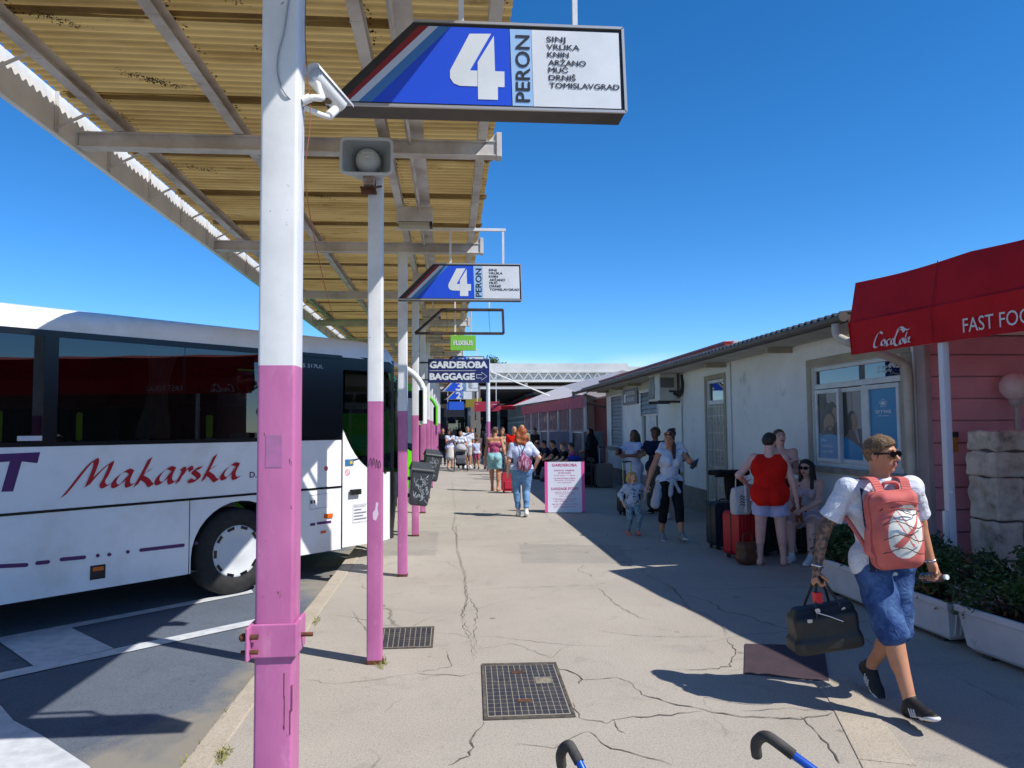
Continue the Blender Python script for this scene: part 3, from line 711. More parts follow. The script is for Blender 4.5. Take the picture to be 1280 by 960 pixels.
mb = MB(); mb.box((-.03,-.05,-.19),(.05,.08,-.12)); mb.box((.01,.0,-.22),(.05,.2,-.14)); mb.build('bracket', mat('bracket_rusty','b8aaa0',.6,col2='7b4a2c',vs=12), t, bevel=.004)
mb = MB(); mb.tube([(-.055,-.0,-.20),(.0,-.04,-.215),(.06,-.02,-.205),(.10,.0,-.19)],.008,6); mb.box((-.05,-.02,-.235),(.06,.06,-.215)); mb.build('rusty_clamp', RUST, t)

# ------------------------------------------------------------------ litter bins hung on posts
def litter_bin(label, loc, rz, lean):
    t = thing('litter_bin', label, 'bin', loc, rz, 'litter bins on the posts')
    BIN = mat('dark_grey_bin', '3c4145', 0.5, col2='363a3e', vs=10)
    Ml = Matrix.Rotation(lean, 4, 'Y') @ Matrix.Scale(.78, 4)
    mb = MB(); vs = []
    for z, w_, d_ in ((0,.13,.10),(.05,.145,.11),(.52,.17,.14)):
        for p in ((-w_,-d_),(w_,-d_),(w_,d_),(-w_,d_)): vs.append(Ml @ Vector((p[0],p[1],z)))
    fs = [(3,2,1,0)]+[(j*4+i, j*4+(i+1)%4, j*4+4+(i+1)%4, j*4+4+i) for j in range(2) for i in range(4)]
    mb.add(vs, fs, False); mb.build('body', BIN, t, bevel=.02)
    mb = MB(); vs = [Ml @ Vector(p) for p in ((-.19,-.16,.52),(.19,-.16,.52),(.19,.16,.52),(-.19,.16,.52),(-.18,-.15,.56),(.18,-.15,.56),(.13,.12,.66),(-.15,.12,.66))]
    mb.add(vs, [(3,2,1,0),(4,5,6,7),(0,1,5,4),(1,2,6,5),(2,3,7,6),(3,0,4,7)], False); mb.build('lid', BIN, t, bevel=.012)
    mb = MB(); Mt = Ml @ facing_cam((0,-.155,0)); rr = random.Random(int(loc[1]*10))
    for k in range(30):
        x, z = rr.uniform(-.11,.08), rr.uniform(.06,.46)
        ribbon(mb, cat_rom([(x,z),(x+rr.uniform(-.03,.04),z+rr.uniform(.0,.05)),(x+rr.uniform(-.02,.05),z-rr.uniform(.0,.05)),(x+rr.uniform(0,.06),z+rr.uniform(-.03,.03))],4), rr.uniform(.003,.006), Mt)
    mb.build('scrawl', mat('chalk_scrawl','aab2b5',.8), t)
    mb = MB(); mb.box((-.20,-.02,.30),(-.09,.02,.34)); mb.box((-.20,-.02,.10),(-.09,.02,.14)); mb.build('bracket', DARK, t)
litter_bin('larger scribbled dark grey litter bin on the fourth post, tilted', (-0.395, 8.90, 0.80), R_(10), R_(7))
litter_bin('second dark grey litter bin, smaller in view, behind the first', (-0.34, 12.05, 0.86), R_(12), R_(8))

# ------------------------------------------------------------------ coaches
BD = np.array([0.692, 0.7219]); BD = BD/np.linalg.norm(BD); BP0 = np.array([-2.36, 8.61])
def bus_px(x, y):
    a, z = on_wall(x, y, BP0, BD); return (a, z)
BODYW = mat('coach_white', 'eeeff1', 0.24, coat=0.3, col2='e2e4e7', vs=1.0, dirt='d2cdc3', dlo=.48, dhi=.85, ds=1.4)
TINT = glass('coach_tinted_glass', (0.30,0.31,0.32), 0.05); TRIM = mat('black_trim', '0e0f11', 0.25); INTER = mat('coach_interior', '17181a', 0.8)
PURPLE = mat('purple_vinyl', '4f2160', 0.35); REDV = mat('red_script_vinyl', 'b01522', 0.35); ORANGE = mat('orange_lens', 'd8641c', 0.25)
ROADZ = -0.14
def coach(label, origin, length, main=True, body=BODYW):
    """local frame: +x forward, +z up, y=0 right flank, +y to the left flank (2.5 m away)"""
    t = thing('coach', label, 'coach', (origin[0], origin[1], 0), math.atan2(BD[1], BD[0]), 'coaches parked slantwise at the platform')
    x1, x0 = 2.42, 2.42-length
    W = 2.5
    # cross section of the shell above the window band and the flank below
    prof_low = [(0.0, 0.19), (0.0, 1.60)]
    prof_top = [(0.0, 2.64), (0.015, 2.74), (0.06, 2.83), (0.16, 2.89), (0.40, 2.93), (1.25, 2.96), (2.1, 2.93), (2.34, 2.89), (2.44, 2.83), (2.485, 2.74), (2.5, 2.64)]
    xs = list(np.linspace(x0, 1.40, 14))
    wx = [-0.01, -6.05]                                # wheel centres
    body_m = MB(); body_m.mat(0)
    # roof, full length with nose taper
    nose = [(1.40,0,0),(1.9,0.02,0),(2.25,0.05,-0.02),(2.42,0.14,-0.10)]
    sec = [(x, 0.0, 0.0) for x in xs[:-1]]+nose
    n = len(prof_top); vs = []
    for x, dy, dz in sec:
        for y, z in prof_top:
            yy = dy+(y/W)*(W-2*dy); vs.append((x, yy, z+dz*(1 if z > 2.7 else .5)))
    fs = [(j*n+i, (j+1)*n+i, (j+1)*n+i+1, j*n+i+1) for j in range(len(sec)-1) for i in range(n-1)]
    fs = [f[::-1] for f in fs]
    body_m.add(vs, [f[::-1] for f in fs], True)
    body_m.add([(x0,y,z) for y, z in prof_top]+[(x0,2.5,.19),(x0,0,.19)], [tuple(range(n+2))], False)
    # flank with wheel arches
    def flank(y, s):
        pts_top = 1.60; R = 0.57; zc = 0.345
        segs = []
        xa = x0
        def quad(xa, xb, za, zb):
            v = [(xa,y,za),(xb,y,za),(xb,y,zb),(xa,y,zb)]
            body_m.add(v if s < 0 else v, [(0,1,2,3) if s < 0 else (3,2,1,0)], False)
        cuts = sorted(wx)
        lastx = x0
        for c in cuts:
            quad(lastx, c-R, 0.19, pts_top)
            m = 16
            for k in range(m):
                a0, a1 = math.pi-math.pi*k/m, math.pi-math.pi*(k+1)/m
                xa_, xb_ = c+R*math.cos(a0), c+R*math.cos(a1); za_, zb_ = max(.19, zc+R*math.sin(a0)), max(.19, zc+R*math.sin(a1))
                v = [(xa_,y,za_),(xb_,y,zb_),(xb_,y,pts_top),(xa_,y,pts_top)]
                body_m.add(v, [(0,1,2,3) if s < 0 else (3,2,1,0)], False)
                # arch lip going inwards
                v = [(xa_,y,za_),(xb_,y,zb_),(xb_,y-s*.55*-1 if s<0 else y-.55,zb_),(xa_,y+.55 if s<0 else y-.55,za_)]
                body_m.mat(1); body_m.add([(xa_,y,za_),(xb_,y,zb_),(xb_,y+(.55 if s<0 else -.55),zb_),(xa_,y+(.55 if s<0 else -.55),za_)], [(0,1,2,3)], False); body_m.mat(0)
            lastx = c+R
        quad(lastx, 1.395, 0.19, pts_top)
        body_m.mat(0)
    flank(0.0, -1); flank(2.5, 1)
    # window band posts / header in black
    body_m.mat(1)
    for x in (x0, -3.9, -0.9, 1.22):
        pass
    body_m.mat(0)
    body_m.add([(x0,0,.19),(x1-.1,0.1,.19),(x1-.1,2.4,.19),(x0,2.5,.19)], [(0,1,2,3)], False)
    b = body_m.build('body', [body, TRIM], t)
    # black band above and below glass
    mb = MB()
    mb.box((x0,-0.004,2.60),(1.40,0.012,2.66)); mb.box((x0,-0.004,1.575),(1.40,0.012,1.615)); mb.box((x0,2.488,1.6),(1.4,2.502,2.64))
    if main: mb.box((0.62,-0.004,1.61),(1.40,0.012,2.62))
    mb.box((x0,-.002,1.6),(x0+.1,.03,2.62))
    if main: mb.box((-2.02,-0.002,1.61),(-1.90,0.012,2.61)); mb.box((-0.70,.012,1.61),(-.66,.02,2.61)); mb.box((-4.5,-.002,1.61),(-4.4,.012,2.61))
    mb.build('window_surround', TRIM, t)
    # panes
    edges = [x0+.1, -4.5, -1.96, -0.68, 0.62] if main else [x0+.1, -4, -1, 1.4]
    for a, c in zip(edges[:-1], edges[1:]):
        mb = MB(); mb.poly([(a+.003,0.004,1.612),(c-.003,0.004,1.612),(c-.003,0.004,2.602),(a+.003,0.004,2.602)]); mb.build('window', TINT, t)
    # dark inside: floor, far lining, ceiling
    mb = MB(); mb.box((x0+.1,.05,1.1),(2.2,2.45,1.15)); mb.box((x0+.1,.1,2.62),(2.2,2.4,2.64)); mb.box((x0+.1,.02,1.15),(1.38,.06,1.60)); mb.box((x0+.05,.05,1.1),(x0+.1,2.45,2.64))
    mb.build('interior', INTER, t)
    if main:
        SEAT = mat('coach_seat', '1d1f26', 0.9, col2='2a2c36', vs=20); GREEN = mat('lime_seat_edge', 'c4f23c', 0.6)
        for k in range(7):
            xx = 0.35-0.82*k
            for yy in (0.12, 1.45):
                mb = MB(); mb.box((xx-.12,yy,1.15),(xx+.02,yy+.9,2.02)); s_ = mb.build('seat', SEAT, t, bevel=.05)
        for px, wd_, hh_ in ((-2,.07,.28),(100,.055,.27),(263,.075,.25),(40,.03,.0)):
            a, z = bus_px(px, 533)
            if hh_: mb = MB(); mb.rbox((a-wd_/2,.016,z-hh_/2),(a+wd_/2,.03,z+hh_/2),.02,axis=1); mb.build('lime_seat_trim', GREEN, t)
        mb = MB(); CUR = mat('grey_curtain', '6f6a62', 0.9)
        vs = []; 
        for j in range(12):
            f = j/11; z = 2.58-f*.95; wdt = .16*(1-.45*math.sin(math.pi*min(1,f*1.15)))+.02
            for i in range(17):
                u = i/16; vs.append((-0.98+.30*(1-f)*.3+(u-.5)*2*wdt, .05+.012*math.sin(u*26), z))
        mb.add(vs, [(j*17+i, j*17+i+1, (j+1)*17+i+1, (j+1)*17+i) for j in range(11) for i in range(16)], True); mb.build('curtain', CUR, t)
    # front: door frame, front pillar, windscreen, nose
    mb = MB(); F = lambda x: 0.02+0.12*max(0,(x-1.9)/.52)**2
    def sheet(mb, x0_, x1_, z0_, z1_, off=0.0, m=8):
        vs = []; 
        for i in range(m+1):
            x = x0_+(x1_-x0_)*i/m; vs += [(x, F(x)-off, z0_), (x, F(x)-off, z1_)]
        mb.add(vs, [(2*i, 2*i+2, 2*i+3, 2*i+1) for i in range(m)], True)
    d = MB(); sheet(d, 1.43, 2.36, .20, 1.12); sheet(d, 1.43, 1.52, 1.12, 2.55) if False else None
    # lower door panel reaches up at the front in a curve under the glass
    m = 14; vs = []
    for i in range(m+1):
        x = 1.43+.93*i/m; u = i/m; zg = 0.98+ (0.62*(1-u)**3.2)
        vs += [(x, F(x)-.001, 1.119), (x, F(x)-.001, max(1.119, zg+.12))]
    d.add(vs, [(2*i, 2*i+2, 2*i+3, 2*i+1) for i in range(m)], True)
    door = d.build('door', body, t)
    g = MB(); vs = []
    for i in range(m+1):
        x = 1.46+.86*i/m; u = i/m; zg = max(1.121, 1.10+(0.62*(1-u)**3.2)); vs += [(x, F(x)-.0035, zg), (x, F(x)-.0035, 2.50)]
    g.add(vs, [(2*i, 2*i+2, 2*i+3, 2*i+1) for i in range(m)], True); g.build('door_glass', glass('door_glass',(.8,.84,.82),.03), door)
    mb = MB(); sheet(mb, 1.39, 1.43, .19, 2.66, .004, 2); sheet(mb, 2.30, 2.40, .2, 2.5, .006, 4); sheet(mb, 1.40, 2.40, 2.48, 2.66, .005, 6); sheet(mb, 1.43,2.3,1.06,1.09,.003) if False else None
    mb.build('door_seal', TRIM, door)
    mb = MB(); mb.box((1.53,-.035,.86),(1.70,.0,.93)); mb.cyl((1.66,-.038,.895),(1.66,.0,.895),.028,n=14); mb.build('door_handle', BLACK, door, bevel=.004)
    mb = MB(); mb.tube([(1.56,.02,1.30),(1.7,.03,1.32),(1.95,.06,1.32)],.014,8); mb.build('grab_rail', BLACK, door)
    # windscreen and nose
    wsv = []; m = 10
    for z, bulge in ((.2,.0),(.6,.05),(1.1,.08),(1.25,.08),(2.0,.02),(2.6,-.12)):
        for i in range(m+1):
            y = .14+(2.5-.28)*i/m; wsv.append((2.40+bulge+.12*math.sin(math.pi*i/m), y, z))
    mb = MB(); mb.add(wsv, [(j*(m+1)+i, j*(m+1)+i+1, (j+1)*(m+1)+i+1, (j+1)*(m+1)+i) for j in range(0,2) for i in range(m)], True); mb.build('nose_panel', body, t)
    mb = MB(); mb.add(wsv, [(j*(m+1)+i, j*(m+1)+i+1, (j+1)*(m+1)+i+1, (j+1)*(m+1)+i) for j in range(2,5) for i in range(m)], True); mb.build('windscreen', glass('windscreen',(.3,.33,.34),.08), t)
    # wheels
    for c in (wx if main else wx[:1]):
        for yy, s in ((0.06, -1), (2.44, 1)):
            cz = .345; Mw = place((1,0,0),(0,0,1),(0,s,0),(c, yy, cz))
            mb = MB(); mb.lathe([(.29,.0),(.30,.015),(.40,.02),(.46,.0),(.485,-.04),(.485,-.22),(.45,-.26),(.2,-.26)], Mw, 48); wh = mb.build('wheel', RUBBER, t)
            if s < 0:
                mb = MB(); mb.lathe([(0,.012),(.10,.012),(.13,.0),(.25,.006),(.275,.014),(.292,.004),(.296,-.02)], Mw, 48); mb.build('hubcap', mat('hubcap_white','cfd2d4',.35), wh)
                mb = MB()
                for k in range(10):
                    a = 2*math.pi*k/10; p = Vector((.265*math.cos(a), .265*math.sin(a), .014)); Mr = Mw @ Matrix.Translation(p) @ Matrix.Rotation(a,4,'Z'); mb.box((-.016,-.042,-.004),(.016,.042,.003),Mr)
                mb.build('vent_slots', TRIM, wh)
    if main:
        S = place((1,0,0),(0,0,1),(0,-1,0),(0,-0.0035,0)); S2 = place((1,0,0),(0,0,1),(0,-1,0),(0,-0.006,0))
        # crease, panel gaps
        mb = MB(); mb.box((x0,-.006,.965),(1.39,.006,.99))
        for x in (-.60,): mb.box((x-.004,-.0025,.19),(x+.004,.004,.965))
        for x in (-3.2,-5.0): mb.box((x-.004,-.0025,.19),(x+.004,.004,.965))
        mb.build('side_trim', TRIM, b)
        # red brush script
        def sc(pts): return [bus_px(x/3.69, 360+y/3.69) for x, y in pts]
        strokes = [[(290,962),(330,915),(380,850),(425,800),(442,796),(436,830),(402,912)],[(402,912),(450,858),(500,812),(512,812),(488,868),(470,900),(480,916),(506,904)],
            [(608,850),(585,842),(545,868),(523,900),(532,915),(560,900),(606,850)],[(606,850),(588,890),(590,912),(612,906)],
            [(692,786),(668,835),(625,912)],[(694,838),(672,850),(648,872)],[(648,872),(676,888),(694,910),(714,898)],
            [(800,836),(778,830),(742,856),(722,888),(732,902),(760,886),(800,836)],[(800,836),(782,876),(786,898),(806,892)],
            [(838,832),(846,840),(816,898)],[(836,868),(858,836),(876,828),(880,842)],
            [(926,830),(902,834),(892,848),(912,866),(908,884),(880,892),(872,884)],
            [(992,772),(968,822),(934,888)],[(992,822),(972,834),(950,852)],[(950,852),(974,868),(994,888),(1022,870)],
            [(1096,816),(1074,812),(1042,836),(1022,866),(1032,880),(1058,864),(1096,816)],[(1096,816),(1076,856),(1080,878),(1100,872)]]
        mb = MB()
        for i, st in enumerate(strokes): ribbon(mb, cat_rom(sc(st), 7), 0.062, S, pen=(0.83, 0.56), z=0.0003*i)
        mb.build('red_lettering', REDV, b)
        mb = MB(); T = [bus_px(x/3.69, 360+y/3.69) for x, y in [(-60,768),(185,757),(172,808),(100,800),(60,938),(5,940),(45,800),(-60,808)]]
        mb.poly([S @ Vector((*p,0)) for p in reversed(T)])
        a, z = bus_px(312, 597); mb.text('D.', S, a, z, width=.085, cap=.062, bold=.03)
        mb.build('purple_lettering', PURPLE, b)
        mb = MB()
        for (xa, ya, xb, yb) in ((-40,357,85,350),(105,346,150,341),(178,335,258,327),(287,323,299,322),(321,320,334,319),(377,312,389,311),(417,307,554,291),(583,286,594,285)):
            pa, pb = bus_px(xa/2.4, 560+ya/2.4), bus_px(xb/2.4, 560+yb/2.4); r = .018
            o = [(pb[0]-r+r*math.cos(q), pb[1]+r*math.sin(q)) for q in np.linspace(-math.pi/2, math.pi/2, 7)]+[(pa[0]+r+r*math.cos(q), pa[1]+r*math.sin(q)) for q in np.linspace(math.pi/2, 3*math.pi/2, 7)]
            mb.poly([S @ Vector((*p,0)) for p in o])
        for xa, xb, z in ((.93,1.0,.545),(1.03,1.24,.55)): mb.box((xa,-.004,z-.016),(xb,0,z+.016))
        mb.build('purple_dashes', PURPLE, b)
        p = bus_px(122,716); mb = MB(); mb.box((p[0]-.07,-.008,p[1]-.06),(p[0]+.07,.0,p[1]+.075)); ml = mb.build('marker_lamp', BLACK, t, bevel=.004)
        mb = MB(); mb.box((p[0]-.05,-.014,p[1]+.02),(p[0]+.05,-.008,p[1]+.058)); mb.build('lens', ORANGE, ml, bevel=.003)
        for (xa, xb, za, zb) in ((1.13,1.26,.60,.655),(1.08,1.16,.42,.45)):
            mb = MB(); mb.box((xa,-.016,za),(xb,0,zb)); mb.build('indicator', ORANGE, t, bevel=.005)
        mb = MB(); ribbon(mb, [(.92,.73),(1.18,.74),(1.18,.91),(.92,.90),(.92,.73)], .004, S); mb.box((.93,-.005,.80),(.96,0,.84)); mb.box((.98,-.005,.80),(1.0,0,.84)); mb.build('filler_flap', DARK, b)
        mb = MB(); mb.cyl((1.16,-.004,1.22),(1.16,0,1.22),.03,n=16); mb.build('red_badge', mat('red_sticker','b8585c',.5), b)
        mb = MB(); mb.text('S 317UL', S2, .80, 2.475, width=.30, cap=.045, bold=.01, z=.0); mb.build('model_lettering', mat('silver_letters','b6bac0',.3,.3), b)
        for x, z in ((-2.12,1.655),(.29,1.645)):
            mb = MB(); mb.box((x-.1,-.002,z-.025),(x+.1,.003,z+.02)); mb.build('label_sticker', mat('white_sticker','c4c4cc',.5), b)
        mb = MB(); mb.mat(0).box((1.47,.008,1.24),(1.60,.014,1.32)); mb.mat(1).box((1.54,.006,1.26),(1.58,.010,1.30)); mb.build('blue_sticker', [mat('sticker_blue','2f6f9a',.5), mat('sticker_yellow','d3b23a',.5)], door)
        mb = MB(); F4 = place((1,0,0),(0,0,1),(0,-1,0),(0,.010,0)); ribbon(mb, [(1.505+.035*math.cos(a), 1.155+.035*math.sin(a)) for a in np.linspace(0,6.283,20)], .007, F4); ribbon(mb, [(1.48,1.18),(1.53,1.13)], .007, F4); mb.build('no_smoking_sticker', mat('sticker_red','cf3a4a',.5), door)
        mb = MB(); ribbon(mb, [(1.60,.50),(1.85,.50),(1.85,.73),(1.60,.73),(1.60,.50)], .005, F4)
        for k, wd in enumerate((.2,.15,.2,.12)): mb.box((1.62,.008,.54+.04*k),(1.62+wd,.012,.548+.04*k))
        mb.text('PROMET', F4, 1.62, .69, width=.2, cap=.03); mb.build('notice_sticker', mat('grey_print','8a8f98',.6), door)
        mb = MB(); mb.box((1.95,.006,1.18),(2.01,.012,1.21)); mb.build('white_tag', SWHITE, door)
        # mirrors on curved arms
    for yy, s in ((0.22, 1), (2.28, -1)):
        mb = MB(); armp = cat_rom([(2.30,yy+.1*s,2.62),(2.52,yy-.02*s,2.62),(2.74,yy-.12*s,2.50),(2.86,yy-.20*s,2.30),(2.86,yy-.22*s,2.05)],6)
        mb.tube(armp, [.032+.012*math.sin(i/len(armp)*3) for i in range(len(armp))], 10); mi = mb.build('mirror_arm', body, t)
        mb = MB(); mb.rbox((2.81,yy-.22*s-.045,1.78),(2.90,yy-.22*s+.05,2.30),.035); mb.build('mirror_housing', body, mi, bevel=.01)
        mb = MB(); mb.box((2.796,yy-.22*s-.036,1.82),(2.809,yy-.22*s+.041,2.26)); mb.build('mirror_glass', mat('mirror_glass','20261f',.15,.2), mi)
    return t
coach('white coach with red Makarska lettering and tinted windows, parked nearest the camera', BP0, 11.2)
LIME = mat('coach_lime', '5fc41e', 0.25, coat=0.3)
step = 4.55
coach('lime green coach, the next one along, seen through the door of the white coach', BP0+np.array([0.13, step])-BD*.55, 11, main=False, body=LIME)
coach('farther lime green coach whose green mirror shows between the posts', BP0+np.array([0.18, step*2])-BD*.25, 11, main=False, body=LIME)
# ------------------------------------------------------------------ low station building on the right
XW = 5.0
WALL = mat('pale_render', 'ebeae6', 0.8, col2='dfdeda', vs=1.2, bump=0.08, bs=18, dirt='8e887c', dlo=0.60, dhi=0.82, ds=1.7)
BEIGE = mat('beige_trim', 'a89c86', 0.7, col2='988d78', vs=3); PLINTH = mat('grey_plinth', '85807a', 0.85, col2='736e68', vs=2.5, bump=.15, bs=30)
FRAMEW = mat('white_window_frame', 'd0d1d0', 0.4, col2='c2c3c2', vs=4)
ROOFG = mat('grey_corrugated_roof', '7d7a75', 0.7, col2='65625e', vs=5); GUT = mat('dark_gutter', '4c4743', 0.5, col2='5d5751', vs=6)
ROOFR = mat('red_roof_edge', 'b3241f', 0.5, col2='94201c', vs=6)
def Wm(x, y, z=0.0): return place((0,-1,0),(0,0,1),(-1,0,0),(x,y,z))       # sheet looking towards -X
def wall_x(mb, X0, X1, ya, yb, za, zb, holes):
    ys = sorted({ya, yb, *[h[0] for h in holes], *[h[1] for h in holes]}); zs = sorted({za, zb, *[h[2] for h in holes], *[h[3] for h in holes]})
    inside = lambda y, z: any(h[0] < y < h[1] and h[2] < z < h[3] for h in holes)
    for X, s in ((X0, 1), (X1, -1)):
        for a, b in zip(ys[:-1], ys[1:]):
            for c, d in zip(zs[:-1], zs[1:]):
                if not inside((a+b)/2, (c+d)/2):
                    mb.add([(X,b,c),(X,a,c),(X,a,d),(X,b,d)], [(0,1,2,3) if s > 0 else (3,2,1,0)], False)
    for h in holes:
        a, b, c, d = h; mb.add([(X0,a,c),(X0,b,c),(X0,b,d),(X0,a,d),(X1,a,c),(X1,b,c),(X1,b,d),(X1,a,d)], [(0,1,5,4),(1,2,6,5),(2,3,7,6),(3,0,4,7)], False)
    mb.add([(X0,ya,za),(X1,ya,za),(X1,ya,zb),(X0,ya,zb),(X0,yb,za),(X1,yb,za),(X1,yb,zb),(X0,yb,zb)], [(0,1,2,3),(7,6,5,4),(3,2,6,7)], False)
bld = thing('station_building', 'long low pale station building with grey roof edge, barred door and posters window', 'building', (XW+1.5, 15.4, 0))
BY0, BY1 = 7.55, 23.3
HW = (7.80, 9.82, 1.17, 2.50); HD = (13.10, 14.02, 0.25, 2.60); HS = (21.12, 22.55, 1.13, 2.62); HC = (17.47, 19.0, 1.02, 2.58)
mb = MB(); wall_x(mb, XW, XW+0.25, BY0, BY1, 0.0, 2.98, [HW, HD, HS, HC]); mb.box((XW+.252, BY0, 0), (XW+4, BY0+.2, 2.98)); mb.box((XW+.252, BY1-.2, 0), (XW+4, BY1, 2.98)); mb.box((XW+3.8,BY0+.2,0),(XW+4,BY1-.2,2.98))
mb.build('wall', WALL, bld, world=True)
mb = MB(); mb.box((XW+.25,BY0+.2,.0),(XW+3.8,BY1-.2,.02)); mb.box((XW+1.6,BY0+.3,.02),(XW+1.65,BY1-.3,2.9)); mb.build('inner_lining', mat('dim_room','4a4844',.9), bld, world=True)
mb = MB(); mb.box((XW-.035, 10.0, 0), (XW-.002, 13.02, .46)); mb.box((XW-.035, 14.10, 0), (XW-.002, BY1, .46)); mb.box((XW-.03,BY0,0),(XW-.002,9.99,.40)); mb.box((XW-.06,13.02,0),(XW-.002,14.1,.24)); mb.build('plinth', PLINTH, bld, world=True, bevel=.01)
# corrugated roof with scalloped edge
mb = MB(); wl = .16; seg = 8; ny = int((24.0-7.72)/wl*seg); vs = []
cols = [(4.30,2.945),(4.9,3.02),(6.6,3.22),(9.2,3.1)]
for j in range(ny+1):
    y = 7.72+j*wl/seg; d = .026*math.sin(2*math.pi*j/seg)
    for x, z in cols: vs.append((x, y, z+d))
    vs.append((4.30, y, 2.925+d))
n = len(cols)+1
mb.add(vs, [(j*n+i, j*n+i+1, (j+1)*n+i+1, (j+1)*n+i) for j in range(ny) for i in range(len(cols)-1)]+[(j*n+4, j*n, (j+1)*n, (j+1)*n+4) for j in range(ny)], True)
mb.build('roof', ROOFG, bld, world=True)
mb = MB(); mb.box((4.62,12.0,3.02),(4.72,22.6,3.115)); mb.box((4.60,12.0,3.10),(4.75,22.6,3.135)); mb.build('red_roof_edge', ROOFR, bld, world=True)
mb = MB(); mb.cyl((4.85,12.1,3.12),(4.85,12.6,3.16),.05); mb.build('roof_vent', STEEL, bld, world=True)
mb = MB()
for a in range(9):
    t0, t1 = math.pi+math.pi*a/9, math.pi+math.pi*(a+1)/9
    p = lambda t, y, r=.058: (4.31+r*math.cos(t), y, 2.905+r*math.sin(t))
    mb.add([p(t0,7.72),p(t1,7.72),p(t1,25.6),p(t0,25.6)], [(0,1,2,3)], True)
mb.box((4.243,7.72,2.90),(4.258,25.6,2.912)); mb.box((4.375,7.72,2.85),(4.40,25.6,2.93)); mb.cyl((4.31,7.70,2.905),(4.31,7.72,2.905),.058,n=14); mb.cyl((4.31,25.6,2.905),(4.31,25.62,2.905),.058,n=14)
mb.build('gutter', GUT, bld, world=True)
mb = MB(); mb.box((4.40,7.72,2.86),(5.0,24,2.875)); mb.build('soffit', mat('pale_soffit','b5b1a8',.8,col2='a39f96',vs=2), bld, world=True)
mb = MB()
for y in (8.0,10.4,13.0,16,19.0,21.0,22.9): mb.box((4.62,y-.04,2.775),(5.0,y+.04,2.84))
mb.build('eave_bracket', BEIGE, bld, world=True)
mb = MB(); mb.tube(cat_rom([(4.30,7.85,2.84),(4.31,7.83,2.70),(4.42,7.70,2.60),(4.72,7.62,2.47),(4.90,7.60,2.38),(4.94,7.58,2.28),(4.945,7.58,2.0),(4.945,7.58,1.0),(4.945,7.58,0.0)],5), .048, 12)
mb.build('downpipe', mat('pale_downpipe','bdb5a6',.5,col2='a79e8e',vs=4), bld, world=True)
mb = MB(); mb.tube(cat_rom([(4.30,25.5,2.84),(4.32,25.4,2.66),(4.5,24.8,2.55),(4.85,23.7,2.40),(4.95,23.4,2.35)],5), .05, 10); mb.build('downpipe', GUT, bld, world=True)
# window with posters
wf = MB()
y0, y1, z0, z1 = HW
def fr(mb, ya, yb, za, zb, wd, x=XW+.03, dp=.06):
    mb.box((x,ya,za),(x+dp,yb,za+wd)); mb.box((x,ya,zb-wd),(x+dp,yb,zb)); mb.box((x,ya,za+wd),(x+dp,ya+wd,zb-wd)); mb.box((x,yb-wd,za+wd),(x+dp,yb,zb-wd))
fr(wf, y0, y1, z0, z1, .05)
wf.box((XW+.025,y0+.05,2.20),(XW+.09,y1-.05,2.27)); wf.box((XW+.02,8.53,z0+.05),(XW+.09,8.62,2.2))
win = wf.build('window', FRAMEW, bld, world=True, bevel=.006)
def sash(a, b, za, zb, x):
    s = MB(); fr(s, a, b, za, zb, .055, x, .045); return s.build('sash', FRAMEW, win, world=True, bevel=.005)
sash(9.14, 9.76, 1.22, 2.19, XW+.005); sash(8.64, 9.20, 1.22, 2.19, XW+.05); sash(7.86, 8.52, 1.22, 2.19, XW+.01)
mb = MB(); mb.poly([(XW+.055,y1-.05,2.27),(XW+.055,y0+.05,2.27),(XW+.055,y0+.05,2.45),(XW+.055,y1-.05,2.45)]); mb.build('transom_glass', glass('dark_glass',(.08,.09,.10),.10), win, world=True)
mb = MB(); mb.box((XW-.07,7.72,1.09),(XW+.02,9.9,1.165)); mb.build('sill', mat('worn_sill','9b9184',.8,col2='857b6f',vs=8), win, world=True, bevel=.01)
mb = MB(); mb.box((XW-.012,7.60,2.505),(XW-.002,9.95,2.62)); mb.box((XW-.012,9.825,1.1),(XW-.002,9.95,2.50)); mb.box((XW-.012,7.58,.42),(XW-.002,7.78,2.50)); mb.build('window_surround', BEIGE, win, world=True)
P_BLUE = mat('poster_blue','1b7db0',.35); P_DARK = mat('poster_dark','3c3a3a',.4); P_SKIN = mat('poster_skin','8d6a59',.4); P_HAIR = mat('poster_hair','2a211d',.4); P_WALL = mat('poster_pale','8f8a88',.4); P_WHITE = mat('poster_white','dfe6ea',.4); P_COAT = mat('poster_coat','5a4a4e',.4)
def ellp(cx, cy, rx, ry, a0=0, a1=360, n=20): return [(cx+rx*math.cos(R_(a)), cy+ry*math.sin(R_(a))) for a in np.linspace(a0, a1, n, endpoint=(a1-a0 < 360))]
def poster(a, b, za, zb, x, draw, name='poster'):
    mats = [P_BLUE, P_DARK, P_SKIN, P_HAIR, P_WALL, P_WHITE, P_COAT]; mb = MB(); W = b-a; H = zb-za
    lay = [0]
    def sh(i, pts):
        lay[0] += 1; F = Wm(x-.0006*lay[0], b, za); pts = [(min(max(p[0],0),1)*W, min(max(p[1],0),1)*H) for p in pts]; mb.mat(i).poly([F @ Vector((*p,0)) for p in pts])
    def tx(s, u, v, wd, cap):
        lay[0] += 1; F = Wm(x-.0006*lay[0]-.001, b, za); mb.mat(5).text(s, F, u*W, v*H, width=wd*W, cap=cap*H)
    def ln(pts, wd):
        lay[0] += 1; F = Wm(x-.0006*lay[0]-.001, b, za); mb.mat(5); ribbon(mb, [(p[0]*W, p[1]*H) for p in pts], wd, F)
    sh(0, [(0,0),(1,0),(1,1),(0,1)]); draw(sh, tx, ln); o = mb.build(name, mats, win, world=True); return o
